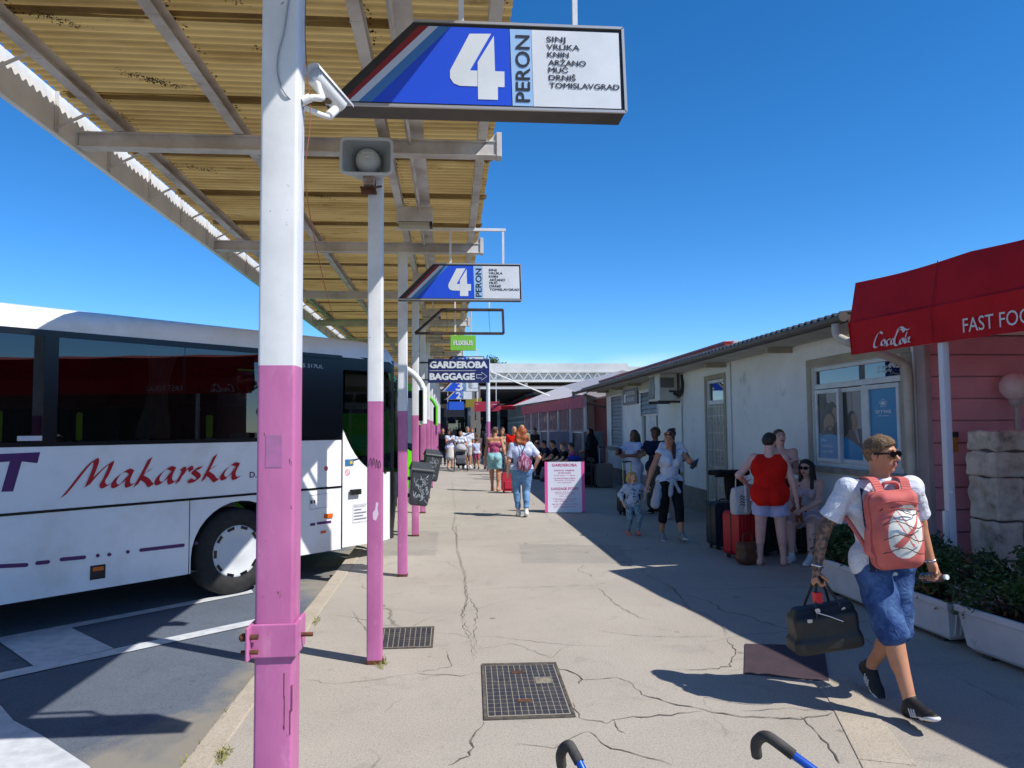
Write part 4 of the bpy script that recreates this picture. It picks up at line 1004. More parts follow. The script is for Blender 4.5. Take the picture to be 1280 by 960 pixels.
def d1(sh, tx, ln):
    sh(1, [(0,.38),(1,.34),(1,1),(0,1)]); sh(4, [(.45,.86),(1,.8),(1,1),(.45,1)]); sh(3, ellp(.72,.74,.22,.13)); sh(2, ellp(.85,.66,.15,.12)); sh(3, ellp(.2,.86,.2,.1))
    sh(3, ellp(.52,.58,.34,.15)); sh(2, ellp(.55,.53,.27,.155)); sh(3, ellp(.60,.43,.22,.07)); sh(2, ellp(.60,.455,.1,.03)); sh(1, [(.1,.34),(.9,.34),(.8,.41),(.3,.40)])
    sh(0, [(0,0),(1,0),(1,.35),(.5,.37),(0,.33)])
    tx('Brže,',.16,.255,.26,.04); tx('udobnije,',.16,.17,.60,.04); tx('sigurnije!',.16,.085,.56,.04)
def d2(sh, tx, ln):
    sh(4, [(0,.2),(1,.2),(1,1),(0,1)]); sh(1, [(0,.3),(.3,.4),(.2,1),(0,1)]); sh(2, [(.44,.72),(.52,.72),(.52,1),(.44,1)])
    sh(3, ellp(.46,.58,.24,.14)); sh(2, ellp(.56,.55,.19,.125)); sh(3, ellp(.36,.50,.12,.13)); sh(6, [(.12,.28),(1,.1),(1,.46),(.75,.45),(.6,.42),(.3,.44)]); sh(4, [(.6,.42),(.72,.44),(.85,.26),(.78,.24)])
    sh(0, [(0,0),(1,0),(1,.16),(.7,.22),(.3,.30),(0,.33)])
def d3(sh, tx, ln):
    for k in range(5):
        a = math.pi/2+k*2*math.pi/5; c = (.5,.80); p = [(c[0]+.0*math.cos(a), c[1]), (c[0]+.12*math.cos(a+.35), c[1]+.045*math.sin(a+.35)), (c[0]+.14*math.cos(a), c[1]+.058*math.sin(a)), (c[0]+.12*math.cos(a-.35), c[1]+.045*math.sin(a-.35)), c]; ln(p, .007)
    tx('arriva',.22,.665,.56,.062); tx('a DB company',.30,.625,.40,.020)
poster(9.195, 9.705, 1.275, 2.135, XW+.025, d1); poster(8.70, 9.145, 1.275, 2.135, XW+.068, d2); poster(7.915, 8.465, 1.275, 2.135, XW+.03, d3)
mb = MB(); F = Wm(XW+.053, 8.35, 2.33)
for k, (s, x) in enumerate((('FlixBus',.0),('Arriva',.3))): pass
mb.text('TICKETS', F, 0.0, .03, width=.40, cap=.05) if False else None
for k in range(9): ribbon(mb, cat_rom([(.0+.08*(k%5),.05-.05*(k//5)),(.03+.08*(k%5),.075-.05*(k//5)),(.045+.08*(k%5),.04-.05*(k//5)),(.07+.08*(k%5),.07-.05*(k//5))],4), .008, F)
mb.build('window_scribble', P_WHITE, win, world=True)
# barred door
y0, y1, z0, z1 = HD
mb = MB(); mb.box((XW-.02,y0-.09,.25),(XW-.002,y0-.002,2.68)); mb.box((XW-.02,y1+.002,.25),(XW-.002,y1+.09,2.68)); mb.box((XW-.02,y0-.002,2.602),(XW-.002,y1+.002,2.68)); mb.build('door_surround', BEIGE, bld, world=True)
mb = MB(); mb.box((XW+.06,y0+.01,.26),(XW+.10,y1-.01,2.12)); dr = mb.build('door', mat('cream_door','bdb9ad',.5,col2='aba79b',vs=2), bld, world=True)
mb = MB(); fr(mb, y0+.005, y1-.005, .26, 2.59, .06, XW+.02, .05); mb.box((XW+.02,y0+.06,2.12),(XW+.07,y1-.06,2.20)); mb.build('door_frame', FRAMEW, dr, world=True, bevel=.004)
mb = MB(); mb.poly([(XW+.05,y1-.06,2.2),(XW+.05,y0+.06,2.2),(XW+.05,y0+.06,2.53),(XW+.05,y1-.06,2.53)]); mb.build('door_transom', glass('grey_glass',(.25,.28,.3),.12), dr, world=True)
mb = MB(); mb.box((XW+.055,y0+.18,.95),(XW+.0555,y1-.2,2.0)); mb.build('door_panel', mat('dim_glass','6e7472',.3), dr, world=True)
g = MB(); n = 6
for i in range(n): yy = y0+.06+(y1-y0-.12)*i/(n-1); g.box((XW-.012,yy-.008,.27),(XW+.004,yy+.008,2.10))
for z in (.30,.62,.94,1.26,1.58,1.90,2.08): g.box((XW-.005,y0+.05,z-.009),(XW+.012,y1-.05,z+.009))
for i in range(n-1):
    for z in (.46,1.1,1.74): yy = y0+.06+(y1-y0-.12)*(i+.5)/(n-1); g.tube([(XW-.002,yy+.05*math.cos(a),z+.05*math.sin(a)) for a in np.linspace(0,6.283,13)],.006,5)
g.build('bars', mat('cream_ironwork','c9c5b8',.5), dr, world=True)
mb = MB(); mb.box((XW-.10,y0-.02,.235),(XW-.0,y1+.02,.262)); mb.build('doorstep', DARK, dr, world=True)
# shutters, ledge, counter
SHUT = mat('grey_roller_shutter', '8f9496', 0.5, 0.3, col2='7d8284', vs=4)
def shutter(ya, yb, za, zb, name='roller_shutter'):
    f = MB(); f.box((XW-.02,ya-.05,za-.05),(XW+.02,ya,zb+.05)); f.box((XW-.02,yb,za-.05),(XW+.02,yb+.05,zb+.05)); f.box((XW-.02,ya,zb),(XW+.02,yb,zb+.05)); s = f.build(name, FRAMEW, bld, world=True)
    m_ = MB(); h = .115; z = za
    while z < zb-.01:
        zt = min(z+h, zb); a = .045*(zt-z)/h
        m_.add([(XW+.012,yb,z),(XW+.012,ya,z),(XW+.012-.02,ya,z+.012),(XW+.012-.02,yb,z+.012),(XW+.025,ya,zt),(XW+.025,yb,zt)], [(0,1,2,3),(3,2,4,5)], False); z += h
    m_.build('slats', SHUT, s, world=True); return s
shutter(HS[0], HS[1], HS[2], HS[3]); shutter(HC[0], HC[1], 2.03, HC[3])
mb = MB(); mb.box((XW-.14,HS[0]-.35,1.00),(XW-.002,HS[1]+.35,1.10)); mb.build('shutter_ledge', mat('cluttered_ledge','9d9a94',.7,col2='6f6b66',vs=9), bld, world=True)
mb = MB(); mb.box((XW+.06,HC[0]+.35,1.02),(XW+.09,HC[1]-.2,2.02)); fr(mb, HC[0], HC[1], 1.02, 2.03, .05, XW+.04, .05); mb.box((XW+.05,HC[0]+.9,1.02),(XW+.10,HC[0]+.95,2.0)); mb.build('counter_window', FRAMEW, bld, world=True)
mb = MB(); mb.box((XW+.055,HC[0]+.5,1.1),(XW+.0585,HC[1]-.5,1.85)); mb.build('notice', mat('paper_notice','c7cdd2',.6), bld, world=True)
CLAPB = mat('cream_boards','b9b3a0',.7,col2='aaa491',vs=3)
mb = MB()
for k in range(3): mb.box((XW-.02-.004*(2-k),17.2,2.66+.065*k),(XW-.002,BY1,2.722+.065*k))
mb.build('board_frieze', CLAPB, bld, world=True)
# conduit
mb = MB(); mb.tube([(XW-.02,15.55,2.3),(XW-.02,15.55,0.4)],.018,8); mb.tube([(XW-.015,12.75,2.83),(XW-.015,12.75,.3)],.012,6); mb.build('conduit', FRAMEW, bld, world=True)
mb = MB(); mb.box((XW-.02,16.2,1.3),(XW-.002,16.5,1.62)); mb.build('wall_notice', mat('pale_notice','bcb9b0',.6), bld, world=True)
# wall sign over counter
t = thing('wall_sign', 'small grey garderoba sign on the building between the two roller shutters', 'sign', (XW-.05, 20.05, 2.32))
mb = MB(); mb.box((0,-.82,0),(.045,.82,.43)); mb.build('panel', mat('grey_sign','60646b',.5,col2='54585e',vs=5), t)
mb = MB(); F = Wm(-.003,.75,0); mb.text('GARDEROBA',F,.25,.26,width=1.1,cap=.10,bold=.02); mb.text('BAGGAGE',F,.45,.09,width=.85,cap=.10,bold=.02); mb.box((-.003,.45,.07),(0,.65,.3)); mb.build('lettering', SWHITE, t)
# air conditioner
t = thing('air_conditioner', 'off-white air conditioning unit fixed high on the pale building wall', 'air conditioner', (XW-.05, 16.1, 2.27))
ACW = mat('ac_cream','cbc8bd',.5,col2='b9b6ab',vs=4)
mb = MB(); mb.box((-.42,-.45,0),(-.02,.45,.60)); ac = mb.build('case', ACW, t, bevel=.015)
mb = MB(); mb.lathe([(.0,.0),(.24,.0),(.245,-.01)], Wm(-.424,.16,.30), 28); mb.box((-.428,-.06,.05),(-.4205,.40,.55)); mb.build('fan_grille', mat('ac_grille','5c5b56',.6,col2='6d6c66',vs=60), t)
mb = MB()
for k in range(7): mb.lathe([(.03+.032*k,.0),(.034+.032*k,.004),(.038+.032*k,.0)], Wm(-.4295,.17,.30), 28)
mb.build('fan_guard', ACW, ac)
mb = MB(); mb.box((-.40,-.4505-.006,.28),(-.10,-.4505,.50)); mb.build('side_vent', mat('ac_vent','6a6862',.6), t)
mb = MB(); mb.box((-.44,-.40,-.05),(.045,-.36,-.003)); mb.box((-.44,.36,-.05),(.045,.40,-.003)); mb.build('bracket', DARK, t)
mb = MB(); mb.tube(cat_rom([(-.1,-.45,.15),(-.02,-.62,.10),(.02,-.66,.30),(.03,-.60,.55)],6),.03,8); mb.tube(cat_rom([(-.2,-.45,.2),(-.02,-.66,.2),(.03,-.7,.4)],6),.02,8); mb.build('pipes', BLACK, t)

# ------------------------------------------------------------------ pink kiosk, awning
PK = mat('pink_boards', 'd0939c', 0.6, col2='c3858e', vs=1.5, bump=.03, bs=20)
kio = thing('pink_kiosk', 'pink boarded kiosk next to the station building, behind the red awning', 'kiosk', (7, 9, 0))
KY = 7.40
mb = MB(); z = .12; 
while z < 2.66:
    h = min(.234, 2.66-z); mb.add([(5.07,KY,z),(9.5,KY,z),(9.5,KY+.0,z+h-.014),(5.07,KY+.0,z+h-.014),(5.07,KY+.04,z+h-.014),(9.5,KY+.04,z+h-.014),(9.5,KY+.04,z+h),(5.07,KY+.04,z+h)], [(0,1,2,3),(3,2,5,4),(4,5,6,7)], False)
    mb.box((5.07,KY+.041,z),(9.5,KY+.1,z+h)); z += .234
mb.build('boarding', PK, kio, world=True)
mb = MB(); mb.box((5.07,KY-.01,0),(9.5,KY+.1,.12)); mb.build('plinth', PLINTH, kio, world=True)
mb = MB(); mb.box((5.0,KY-.03,0),(5.065,KY+.14,2.66)); mb.build('corner_board', mat('mauve_board','a3918f',.7,col2='90827f',vs=2), kio, world=True, bevel=.01)
mb = MB(); mb.box((5.0,KY-.03,2.665),(9.5,KY+.12,2.78)); mb.build('roof', mat('pale_fascia','d9cdc6',.6), kio, world=True)
t = thing('hazard_notice', 'small dark and yellow notice on the pink boards', 'notice', (5.22, KY-.012, 1.42))
mb = MB(); mb.mat(0).box((0,0,0),(.13,.008,.15)); mb.mat(1).box((-.01,0,.155),(.14,.008,.215)); mb.build('plate', [mat('yellow_notice','c98a2a',.6,col2='8f5f2a',vs=40), mat('black_notice','2c2b2e',.6)], t)
# awning
AW = mat('red_awning_cloth', 'd6101e', 0.75, trans=0.40, col2='c60d1a', vs=2)
AD = np.array([0.167, -0.986]); AD /= np.linalg.norm(AD); AP0 = np.array([4.153, 7.298]); AN = np.array([0.986, 0.167])
awn = thing('fast_food_awning', 'big red canvas awning with FAST FOOD lettering over white post', 'awning', (4.6, 6.0, 2.45))
def AWP(s, inn, z): q = AP0+AD*s+AN*inn; return (q[0], q[1], z)
prof = [(0.0,2.44),(-.012,2.62),(-.03,2.765),(-.004,2.79),(.085,3.20),(.7,3.30),(1.9,3.38),(4.6,3.5)]
LA = 6.0
mb = MB(); ns = 80; vs = []
for i in range(ns+1):
    for k, (inn, z) in enumerate(prof):
        s = LA*i/ns
        wv = .012*math.sin(s*5.1+k)*(1 if k in (1,2,3) else .3)+(.012*math.sin(s*17+k) if k < 3 else 0)*.5
        sag = -.022*abs(math.sin(s*math.pi/1.42)) if k >= 4 else 0
        vs.append(AWP(s, inn+wv, z+sag))
n = len(prof); mb.add(vs, [(i*n+k, (i+1)*n+k, (i+1)*n+k+1, i*n+k+1) for i in range(ns) for k in range(n-1)], False)
mb.add([AWP(0,a,b) for a, b in prof[:5]]+[AWP(0,.16,2.6)], [tuple(range(6))], False)
o = mb.build('cloth', AW, awn, world=True); sl = o.modifiers.new('s','SOLIDIFY'); sl.thickness = .004
for k in range(1, 5):
    mb = MB(); s = 1.42*k-.35
    for (a, za), (b_, zb) in zip(prof[:4], prof[1:5]): mb.bar(AWP(s,a-.005,za),AWP(s,b_-.005,zb),.008,.002,(AN[0],AN[1],0))
    mb.build('seam', mat('awning_seam','8c0a15',.8), o, world=True)
mb = MB(); mb.bar(AWP(.05,.03,2.46),AWP(LA,.03,2.46),.035,.03); mb.bar(AWP(.05,.16,3.16),AWP(LA,.16,3.16),.03,.03)
for s in (0.05,1.5,3.0,4.5,5.95): mb.bar(AWP(s,.05,2.47),AWP(s,1.8,3.05),.03,.03); mb.bar(AWP(s,.03,2.47),AWP(s,.15,3.15),.025,.025)
mb.build('frame', WHITE2, awn, world=True)
mb = MB(); pt = AP0+AD*1.12+AN*.05
mb.rbox((pt[0]-.032,pt[1]-.032,0.0),(pt[0]+.032,pt[1]+.032,2.45),.006); mb.box((pt[0]-.07,pt[1]-.07,0),(pt[0]+.07,pt[1]+.07,.012)); po = mb.build('post', mat('awning_post','d6cfd2',.4), awn, world=True)
mb = MB(); mb.cyl((pt[0]-.01,pt[1]-.045,1.12),(pt[0]-.01,pt[1]-.03,1.12),.014,n=10); mb.box((pt[0]-.06,pt[1]-.02,.35),(pt[0]-.035,pt[1]+.02,.95)); mb.build('post_strap', WHITE2, po, world=True)
ax = (AD[0],AD[1],0); AF = place(ax,(0,0,1),(-AN[0],-AN[1],0),(AP0[0]-AN[0]*.022,AP0[1]-AN[1]*.022,0))
def aw_px(x, y): s, z = on_wall(x, y, AP0-AN*.022, AD); return (s, z)
def cc(pts): return [aw_px(1040+x/4, 280+y/4) for x, y in pts]
mb = MB(); CS = [[(252,548),(240,540),(226,556),(214,590),(212,612),(224,617),(246,602)],[(262,576),(250,584),(248,602),(258,606),(268,592),(262,576)],[(292,576),(280,578),(274,594),(280,606),(294,598)],[(312,574),(300,576),(296,594),(302,602),(312,588),(314,572)],[(314,572),(308,594),(316,598)],[(314,560),(324,557)],
 [(360,540),(352,526),(336,532),(322,556),(314,584),(318,604),(332,606),(348,592)],[(322,552),(334,522),(350,516),(368,528),(386,526),(402,514)],[(354,570),(344,578),(340,594),(348,600),(360,586),(354,570)],[(376,540),(368,568),(364,592),(370,596)],[(388,566),(378,570),(370,584),(374,594),(386,580),(390,564)],[(390,564),(384,588),(394,590)]]
for i, st in enumerate(CS):
    ribbon(mb, cat_rom(cc(st), 6), .026 if i not in (4,5,9,11) else .018, AF, pen=(.9,.44), z=.0003*i)
q0 = aw_px(1105,431); mb.text('TM', AF, q0[0], q0[1]-.02, width=.05, cap=.015)
a0 = aw_px(1204,417.5); a1 = aw_px(1280,404); mb.text('FAST FOOD', AF, a0[0], a0[1]+.012, width=.74, cap=.118, bold=.0)
mb.build('lettering', mat('awning_print','d8ccc8',.6), awn, world=True)
# kiosk counter side under the awning (right of the frame; seen in the coach glass)
fk = thing('food_kiosk', 'pink food kiosk standing under the red awning', 'kiosk', (7.2, 2.5, 0))
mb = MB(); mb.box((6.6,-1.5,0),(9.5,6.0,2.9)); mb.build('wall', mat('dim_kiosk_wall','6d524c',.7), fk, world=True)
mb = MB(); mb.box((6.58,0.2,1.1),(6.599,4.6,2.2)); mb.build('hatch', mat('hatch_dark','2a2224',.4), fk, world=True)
mb = MB(); mb.box((6.3,-1.8,2.91),(9.8,6.2,3.02)); mb.build('roof', ROOFR, fk, world=True)

# stone pillar and globe lamp
t = thing('globe_lamp', 'pinkish globe lamp on a pole behind the stone pillar', 'lamp', (5.86, 7.18, 0))
mb = MB(); mb.cyl((0,0,0),(0,0,1.93),.028,n=14); mb.lathe([(.03,1.88),(.07,1.92),(.075,1.96),(.05,1.98)]); mb.build('pole', mat('lamp_pole','a79a98',.5), t)
mb = MB(); mb.lathe([(.15*math.sin(a)+.0001, 2.10-.15*math.cos(a)) for a in np.linspace(.3, math.pi, 20)]); mb.build('globe', mat('globe_glass','e6d6d2',.3,trans=.3), t)

# ------------------------------------------------------------------ planters with shrubs
LEAF = mat('shrub_leaf', '3d5a2c', 0.5, col2='2a421f', vs=3, trans=.15); LEAF2 = mat('shrub_leaf_pale', '5a6a3c', 0.6, trans=.2); DRYL = mat('dry_leaf', '8d5a33', 0.8)
SOIL = mat('potting_soil', '3a2e26', 0.95); PLN = mat('planter_concrete', 'cfcbcf', 0.75, col2='c0bcc0', vs=3, bump=.1, bs=30, dirt='6f6a6c', dlo=.62, dhi=.78, ds=5)
def leaf_cloud(mb, n, fn, size, rnd, mats=(0,0,0,0,1)):
    for _ in range(n):
        c = Vector(fn(rnd)); a, e = rnd.uniform(0, 6.283), rnd.uniform(-.9, 1.1)
        d = Vector((math.cos(a)*math.cos(e), math.sin(a)*math.cos(e), math.sin(e))); u = d.cross(Vector((rnd.gauss(0,1), rnd.gauss(0,1), rnd.gauss(0,1)))).normalized()
        L = size*rnd.uniform(.6, 1.3); wd = L*.42
        mb.mat(rnd.choice(mats)); nn = d.cross(u)*L*.12
        mb.add([c, c+d*L*.5+u*wd*.5-nn, c+d*L, c+d*L*.5-u*wd*.5-nn], [(0,1,2,3)], False)
def planter(label, plabel, c, rz, L, D, Hh, seed, bush):
    t = thing('concrete_planter', label, 'planter', (c[0], c[1], 0), rz, 'white concrete planters'); rnd = random.Random(seed)
    mb = MB(); tp = .055
    def ring(s, z): return [(-D/2+s,-L/2+s,z),(D/2-s,-L/2+s,z),(D/2-s,L/2-s,z),(-D/2+s,L/2-s,z)]
    R = [ring(tp+.03,.03), ring(tp,.06), ring(.02,Hh-.06), ring(.02,Hh-.055), ring(0,Hh-.05), ring(0,Hh), ring(.03,Hh), ring(.05,Hh-.07)]
    vs = sum(R, []); fs = [(3,2,1,0)]+[(j*4+i, j*4+(i+1)%4, j*4+4+(i+1)%4, j*4+4+i) for j in range(len(R)-1) for i in range(4)]
    mb.add(vs, fs, False); b = mb.build('box', PLN, t, bevel=.012)
    mb = MB(); k = 0
    for i in range(int(D/.05)-2):                       # ribs on the short ends
        x = -D/2+.09+.05*i
        for s in (-1,1):
            y0, y1 = s*(L/2-tp-.0), s*(L/2-.022)
            mb.add([(x,y0,.08),(x+.022,y0,.08),(x+.022,y1,Hh-.09),(x,y1,Hh-.09),(x+.004,y0+s*.012,.08),(x+.018,y0+s*.012,.08),(x+.018,y1+s*.012,Hh-.09),(x+.004,y1+s*.012,Hh-.09)], [(4,5,6,7) if s<0 else (7,6,5,4),(0,4,7,3),(1,2,6,5)], False)
    mb.build('ribs', PLN, b)
    mb = MB(); mb.poly(ring(.045,Hh-.05)); mb.build('soil', SOIL, t)
    mb = MB()
    for i in (-1,1): mb.box((-D/2+.09,i*(L/2-.2)-.04,0.0),(D/2-.09,i*(L/2-.2)+.04,.031))
    mb.build('foot', DARK, t)
    p = thing('shrub', plabel, 'plant', (c[0], c[1], Hh-.05), rz, 'shrubs in the planters')
    mb = MB()
    clumps = [(rnd.uniform(-D*.42,D*.42), rnd.uniform(-L*.46,L*.46), rnd.uniform(.08,bush), rnd.uniform(.08,.16)) for _ in range(int(16*L)+8)]
    def fn(r):
        q = r.choice(clumps); return (q[0]+max(-1.5,min(1.5,r.gauss(0,1)))*q[3]*.55, q[1]+max(-1.5,min(1.5,r.gauss(0,1)))*q[3]*.55, max(.0, q[2]+max(-2,min(1.4,r.gauss(0,1)))*q[3]*.5))
    leaf_cloud(mb, int(3200*L+1200), fn, .055, rnd, (0,0,0,0,0,0,1)); mb.build('foliage', [LEAF, LEAF2], p)
    mb = MB()
    for q in clumps: mb.tube([(q[0]*.5,q[1]*.8,0),(q[0]*.8,q[1]*.95,q[2]*.6),(q[0],q[1],q[2]+.06)],[.008,.005,.002],5)
    mb.build('stems', mat('twig','4a3b2a',.9), p)
    mb = MB(); leaf_cloud(mb, 50, lambda r: (r.uniform(-D*.45,D*.45), r.uniform(-L*.48,L*.48), r.uniform(.0,.1)), .07, rnd, (0,)); mb.build('dry_leaves', DRYL, p)
planter('small ribbed planter in the middle of the row, right of the walking man', 'dark shrub in the small middle planter', (4.02, 5.88), R_(3), .80, .46, .34, 1, .42)
planter('long pale planter nearest the camera at the right edge', 'dense dark shrub in the long planter at the right edge', (4.11, 4.72), R_(6), 1.35, .50, .36, 2, .50)
planter('long pale planter behind the walking man, farthest of the row', 'low shrub in the farthest planter, behind the walking man', (4.00, 6.95), R_(1), 1.05, .44, .36, 3, .30)

# ------------------------------------------------------------------ far end of the station
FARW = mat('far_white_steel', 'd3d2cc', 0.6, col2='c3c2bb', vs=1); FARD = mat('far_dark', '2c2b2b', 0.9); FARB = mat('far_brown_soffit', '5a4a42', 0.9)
fc = thing('cross_canopy', 'large white flat canopy with lattice girder across the far end of the platform', 'canopy', (6, 46, 0))
mb = MB(); mb.box((-1.0,44,5.05),(10.8,62,5.55)); mb.box((10.8,44,5.0),(12.0,62,5.35)); mb.build('roof', FARW, fc, world=True)
mb = MB(); mb.box((-1.0,43.95,4.42),(12.05,44.15,4.56)); mb.box((-1,43.95,4.98),(12.05,44.15,5.07))
mb.box((-1,44.17,4.57),(12.0,44.19,4.975)); mb.build('girder', FARW, fc, world=True)
mb = MB(); x = -1.0
while x < 11.8: mb.bar((x,43.98,4.56),(x+.3,43.98,4.98),.05,.05); mb.bar((x+.3,43.98,4.98),(x+.6,43.98,4.56),.05,.05); x += .6
mb.build('lattice', FARW, fc, world=True)
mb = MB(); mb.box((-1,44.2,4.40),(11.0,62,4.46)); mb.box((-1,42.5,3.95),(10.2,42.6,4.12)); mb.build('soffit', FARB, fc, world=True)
mb = MB(); mb.box((-1,40.5,3.82),(7.6,40.7,3.95)); mb.box((-1,40.7,3.84),(7.6,62,3.9)); mb.build('lower_roof', FARW, fc, world=True)
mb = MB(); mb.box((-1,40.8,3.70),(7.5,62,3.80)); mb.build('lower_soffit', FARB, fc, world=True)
for x, y in ((1.5,29.3),(7.2,41),(4.6,44.5),(10.2,44.5),(1.3,44),(5.8,41),(3.4,52),(1.3,52)):
    mb = MB(); h = 3.85 if y < 43 else 4.4
    if y < 30:
        mb.mat(1).cyl((x,y,0),(x,y,1.95),.08,n=12); mb.mat(0).cyl((x,y,1.95),(x,y,4.4),.08,n=12)
    else: mb.mat(0).box((x-.09,y-.09,0),(x+.09,y+.09,h))
    mb.build('post', [WHITE2 if y < 30 else STEEL, PINK], fc, world=True)
for x in (1.0,1.28):
    pass
mb = MB(); mb.box((.95,34.9,0),(1.15,35.1,3.7)); mb.box((1.22,34.9,0),(1.42,35.1,3.7)); mb.build('thick_column', mat('grey_column','77706a',.7), fc, world=True)
mb = MB(); mb.bar((1.6,29.4,3.95),(5.0,33,2.9),.05,.05); mb.build('stay', FARW, fc, world=True)
# dark hall at the end
hall = thing('terminal_hall', 'shaded terminal hall with dark glass front at the far end', 'building', (0, 64, 0))
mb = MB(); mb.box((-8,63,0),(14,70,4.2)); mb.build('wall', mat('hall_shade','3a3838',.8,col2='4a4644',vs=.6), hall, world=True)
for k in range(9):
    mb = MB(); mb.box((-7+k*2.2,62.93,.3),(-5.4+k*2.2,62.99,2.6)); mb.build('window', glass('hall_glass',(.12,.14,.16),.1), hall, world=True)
# long wing with rows of windows
wing = thing('window_wing', 'long wing with rows of white framed windows beyond the cafe terrace', 'building', (6, 50, 0))
mb = MB(); mb.box((4.75,37.5,0),(9,61,3.35)); mb.build('wall', mat('wing_wall','8a8684',.8), wing, world=True)
mb = MB(); mb.box((4.2,37,3.36),(9.4,61.5,3.5)); mb.build('roof', FARD, wing, world=True)
for r, (za, zb) in enumerate(((2.35,3.2),(.9,2.1))):
    for k in range(14):
        ya = 38+k*1.62; mb = MB(); fr(mb, ya, ya+1.45, za, zb, .09, 4.70, .045); mb.box((4.70,ya+.68,za+.09),(4.745,ya+.77,zb-.09)); f = mb.build('window', FARW, wing, world=True)
        mb = MB(); mb.box((4.735,ya+.09,za+.09),(4.744,ya+1.36,zb-.09)); mb.build('pane', mat('bluish_pane','6f7f92',.08,col2='4d5866',vs=.7), f, world=True)
# cafe terrace with white cloth roof and clear curtains
cafe = thing('cafe_terrace', 'cafe terrace with white cloth roof, pink edging and clear plastic curtains', 'cafe terrace', (5.5, 30, 0))
CLOTH = mat('white_cloth_roof','ddd5d2',.8,trans=.25); PINKC = mat('pink_valance','c06878',.8,trans=.3); REDC = mat('red_edge','c8202c',.7)
mb = MB(); ya, yb = 23.6, 37.5
mb.add([(4.35,ya,2.75),(3.1,yb-.3,2.78),(5.6,ya,3.55),(5.6,yb-1,3.75),(7.5,ya,3.2),(7.5,yb,3.2)], [(0,2,3,1),(2,4,5,3)], False); mb.build('cloth_roof', CLOTH, cafe, world=True)
mb = MB(); mb.add([(2.45,yb,2.78),(3.1,yb-.3,2.80),(4.2,yb-.1,3.3),(4.2,yb,2.95)], [(0,1,2,3)]); mb.box((2.4,yb-.05,2.62),(3.3,yb+.1,2.80)); mb.build('red_corner', REDC, cafe, world=True)
mb = MB(); N = 60; vs = []
for i in range(N+1):
    y = ya+(yb-ya)*i/N; x = 4.33-.7*(i/N); vs += [(x, y, 2.74), (x+.02*math.sin(i*2.1), y, 2.34)]
mb.add(vs, [(2*i,2*i+1,2*i+3,2*i+2) for i in range(N)]); mb.build('valance', PINKC, cafe, world=True)
mb = MB(); vs = []; N = 160
for i in range(N+1):
    y = ya+(yb-ya)*i/N; x = 4.42-.6*(i/N)+.05*math.sin(i*1.3)+.03*math.sin(i*.7); vs += [(x, y, 2.5), (x+.03*math.sin(i*.9), y, 1.55)]
mb.add(vs, [(2*i,2*i+1,2*i+3,2*i+2) for i in range(N)], True); mb.build('clear_curtain', film('clear_plastic','7d5660',.55), cafe, world=True)
y = ya+.1
while y < yb: x = 4.38-.6*(y-ya)/(yb-ya); mb = MB(); mb.box((x-.04,y-.04,0),(x+.04,y+.04,2.7)); mb.build('terrace_post', WHITE2, cafe, world=True); y += 2.3
mb = MB(); mb.add([(4.45,ya,1.5),(3.85,yb,1.5),(3.85,yb,1.62),(4.45,ya,1.62)],[(0,1,2,3)]); mb.build('rail', FARW, cafe, world=True)
mb = MB(); mb.add([(4.48,ya,0),(3.88,yb,0),(3.88,yb,1.5),(4.48,ya,1.5)],[(0,1,2,3)]); mb.build('low_wall', mat('terrace_wall','4d4a50',.7,col2='6a676c',vs=2), cafe, world=True)
mb = MB(); mb.box((7.4,ya,0),(7.6,yb,3.1)); mb.build('back_wall', mat('terrace_back','7a4a50',.8), cafe, world=True)
# grey noticeboard and poster stands by the terrace
t = thing('grey_cabinet', 'pale grey panel cabinet by the corner of the station building', 'cabinet', (4.55, 23.55, 0))
mb = MB(); mb.box((-.3,-.2,.0),(.35,.2,1.55)); mb.build('case', mat('cabinet_grey','5f666c',.5,col2='6d757b',vs=3), t, bevel=.02)
mb = MB(); mb.box((-.2,-.215,.5),(-.1,-.202,1.4)); mb.box((.0,-.215,.5),(.06,-.202,1.4)); mb.build('panel_strip', mat('pale_strip','8b98a6',.4), t)
t = thing('hoarding_panel', 'pale blank panel standing behind the seated people', 'panel', (4.02, 26.2, 0))
mb = MB(); mb.box((-.5,-.03,.85),(.5,.03,1.55)); mb.build('board', mat('panel_mauve','9a8f98',.6,col2='8a8088',vs=3), t)
mb = MB(); mb.box((-.45,-.02,0),(-.41,.02,.85)); mb.box((.41,-.02,0),(.45,.02,.85)); mb.build('leg', DARK, t)
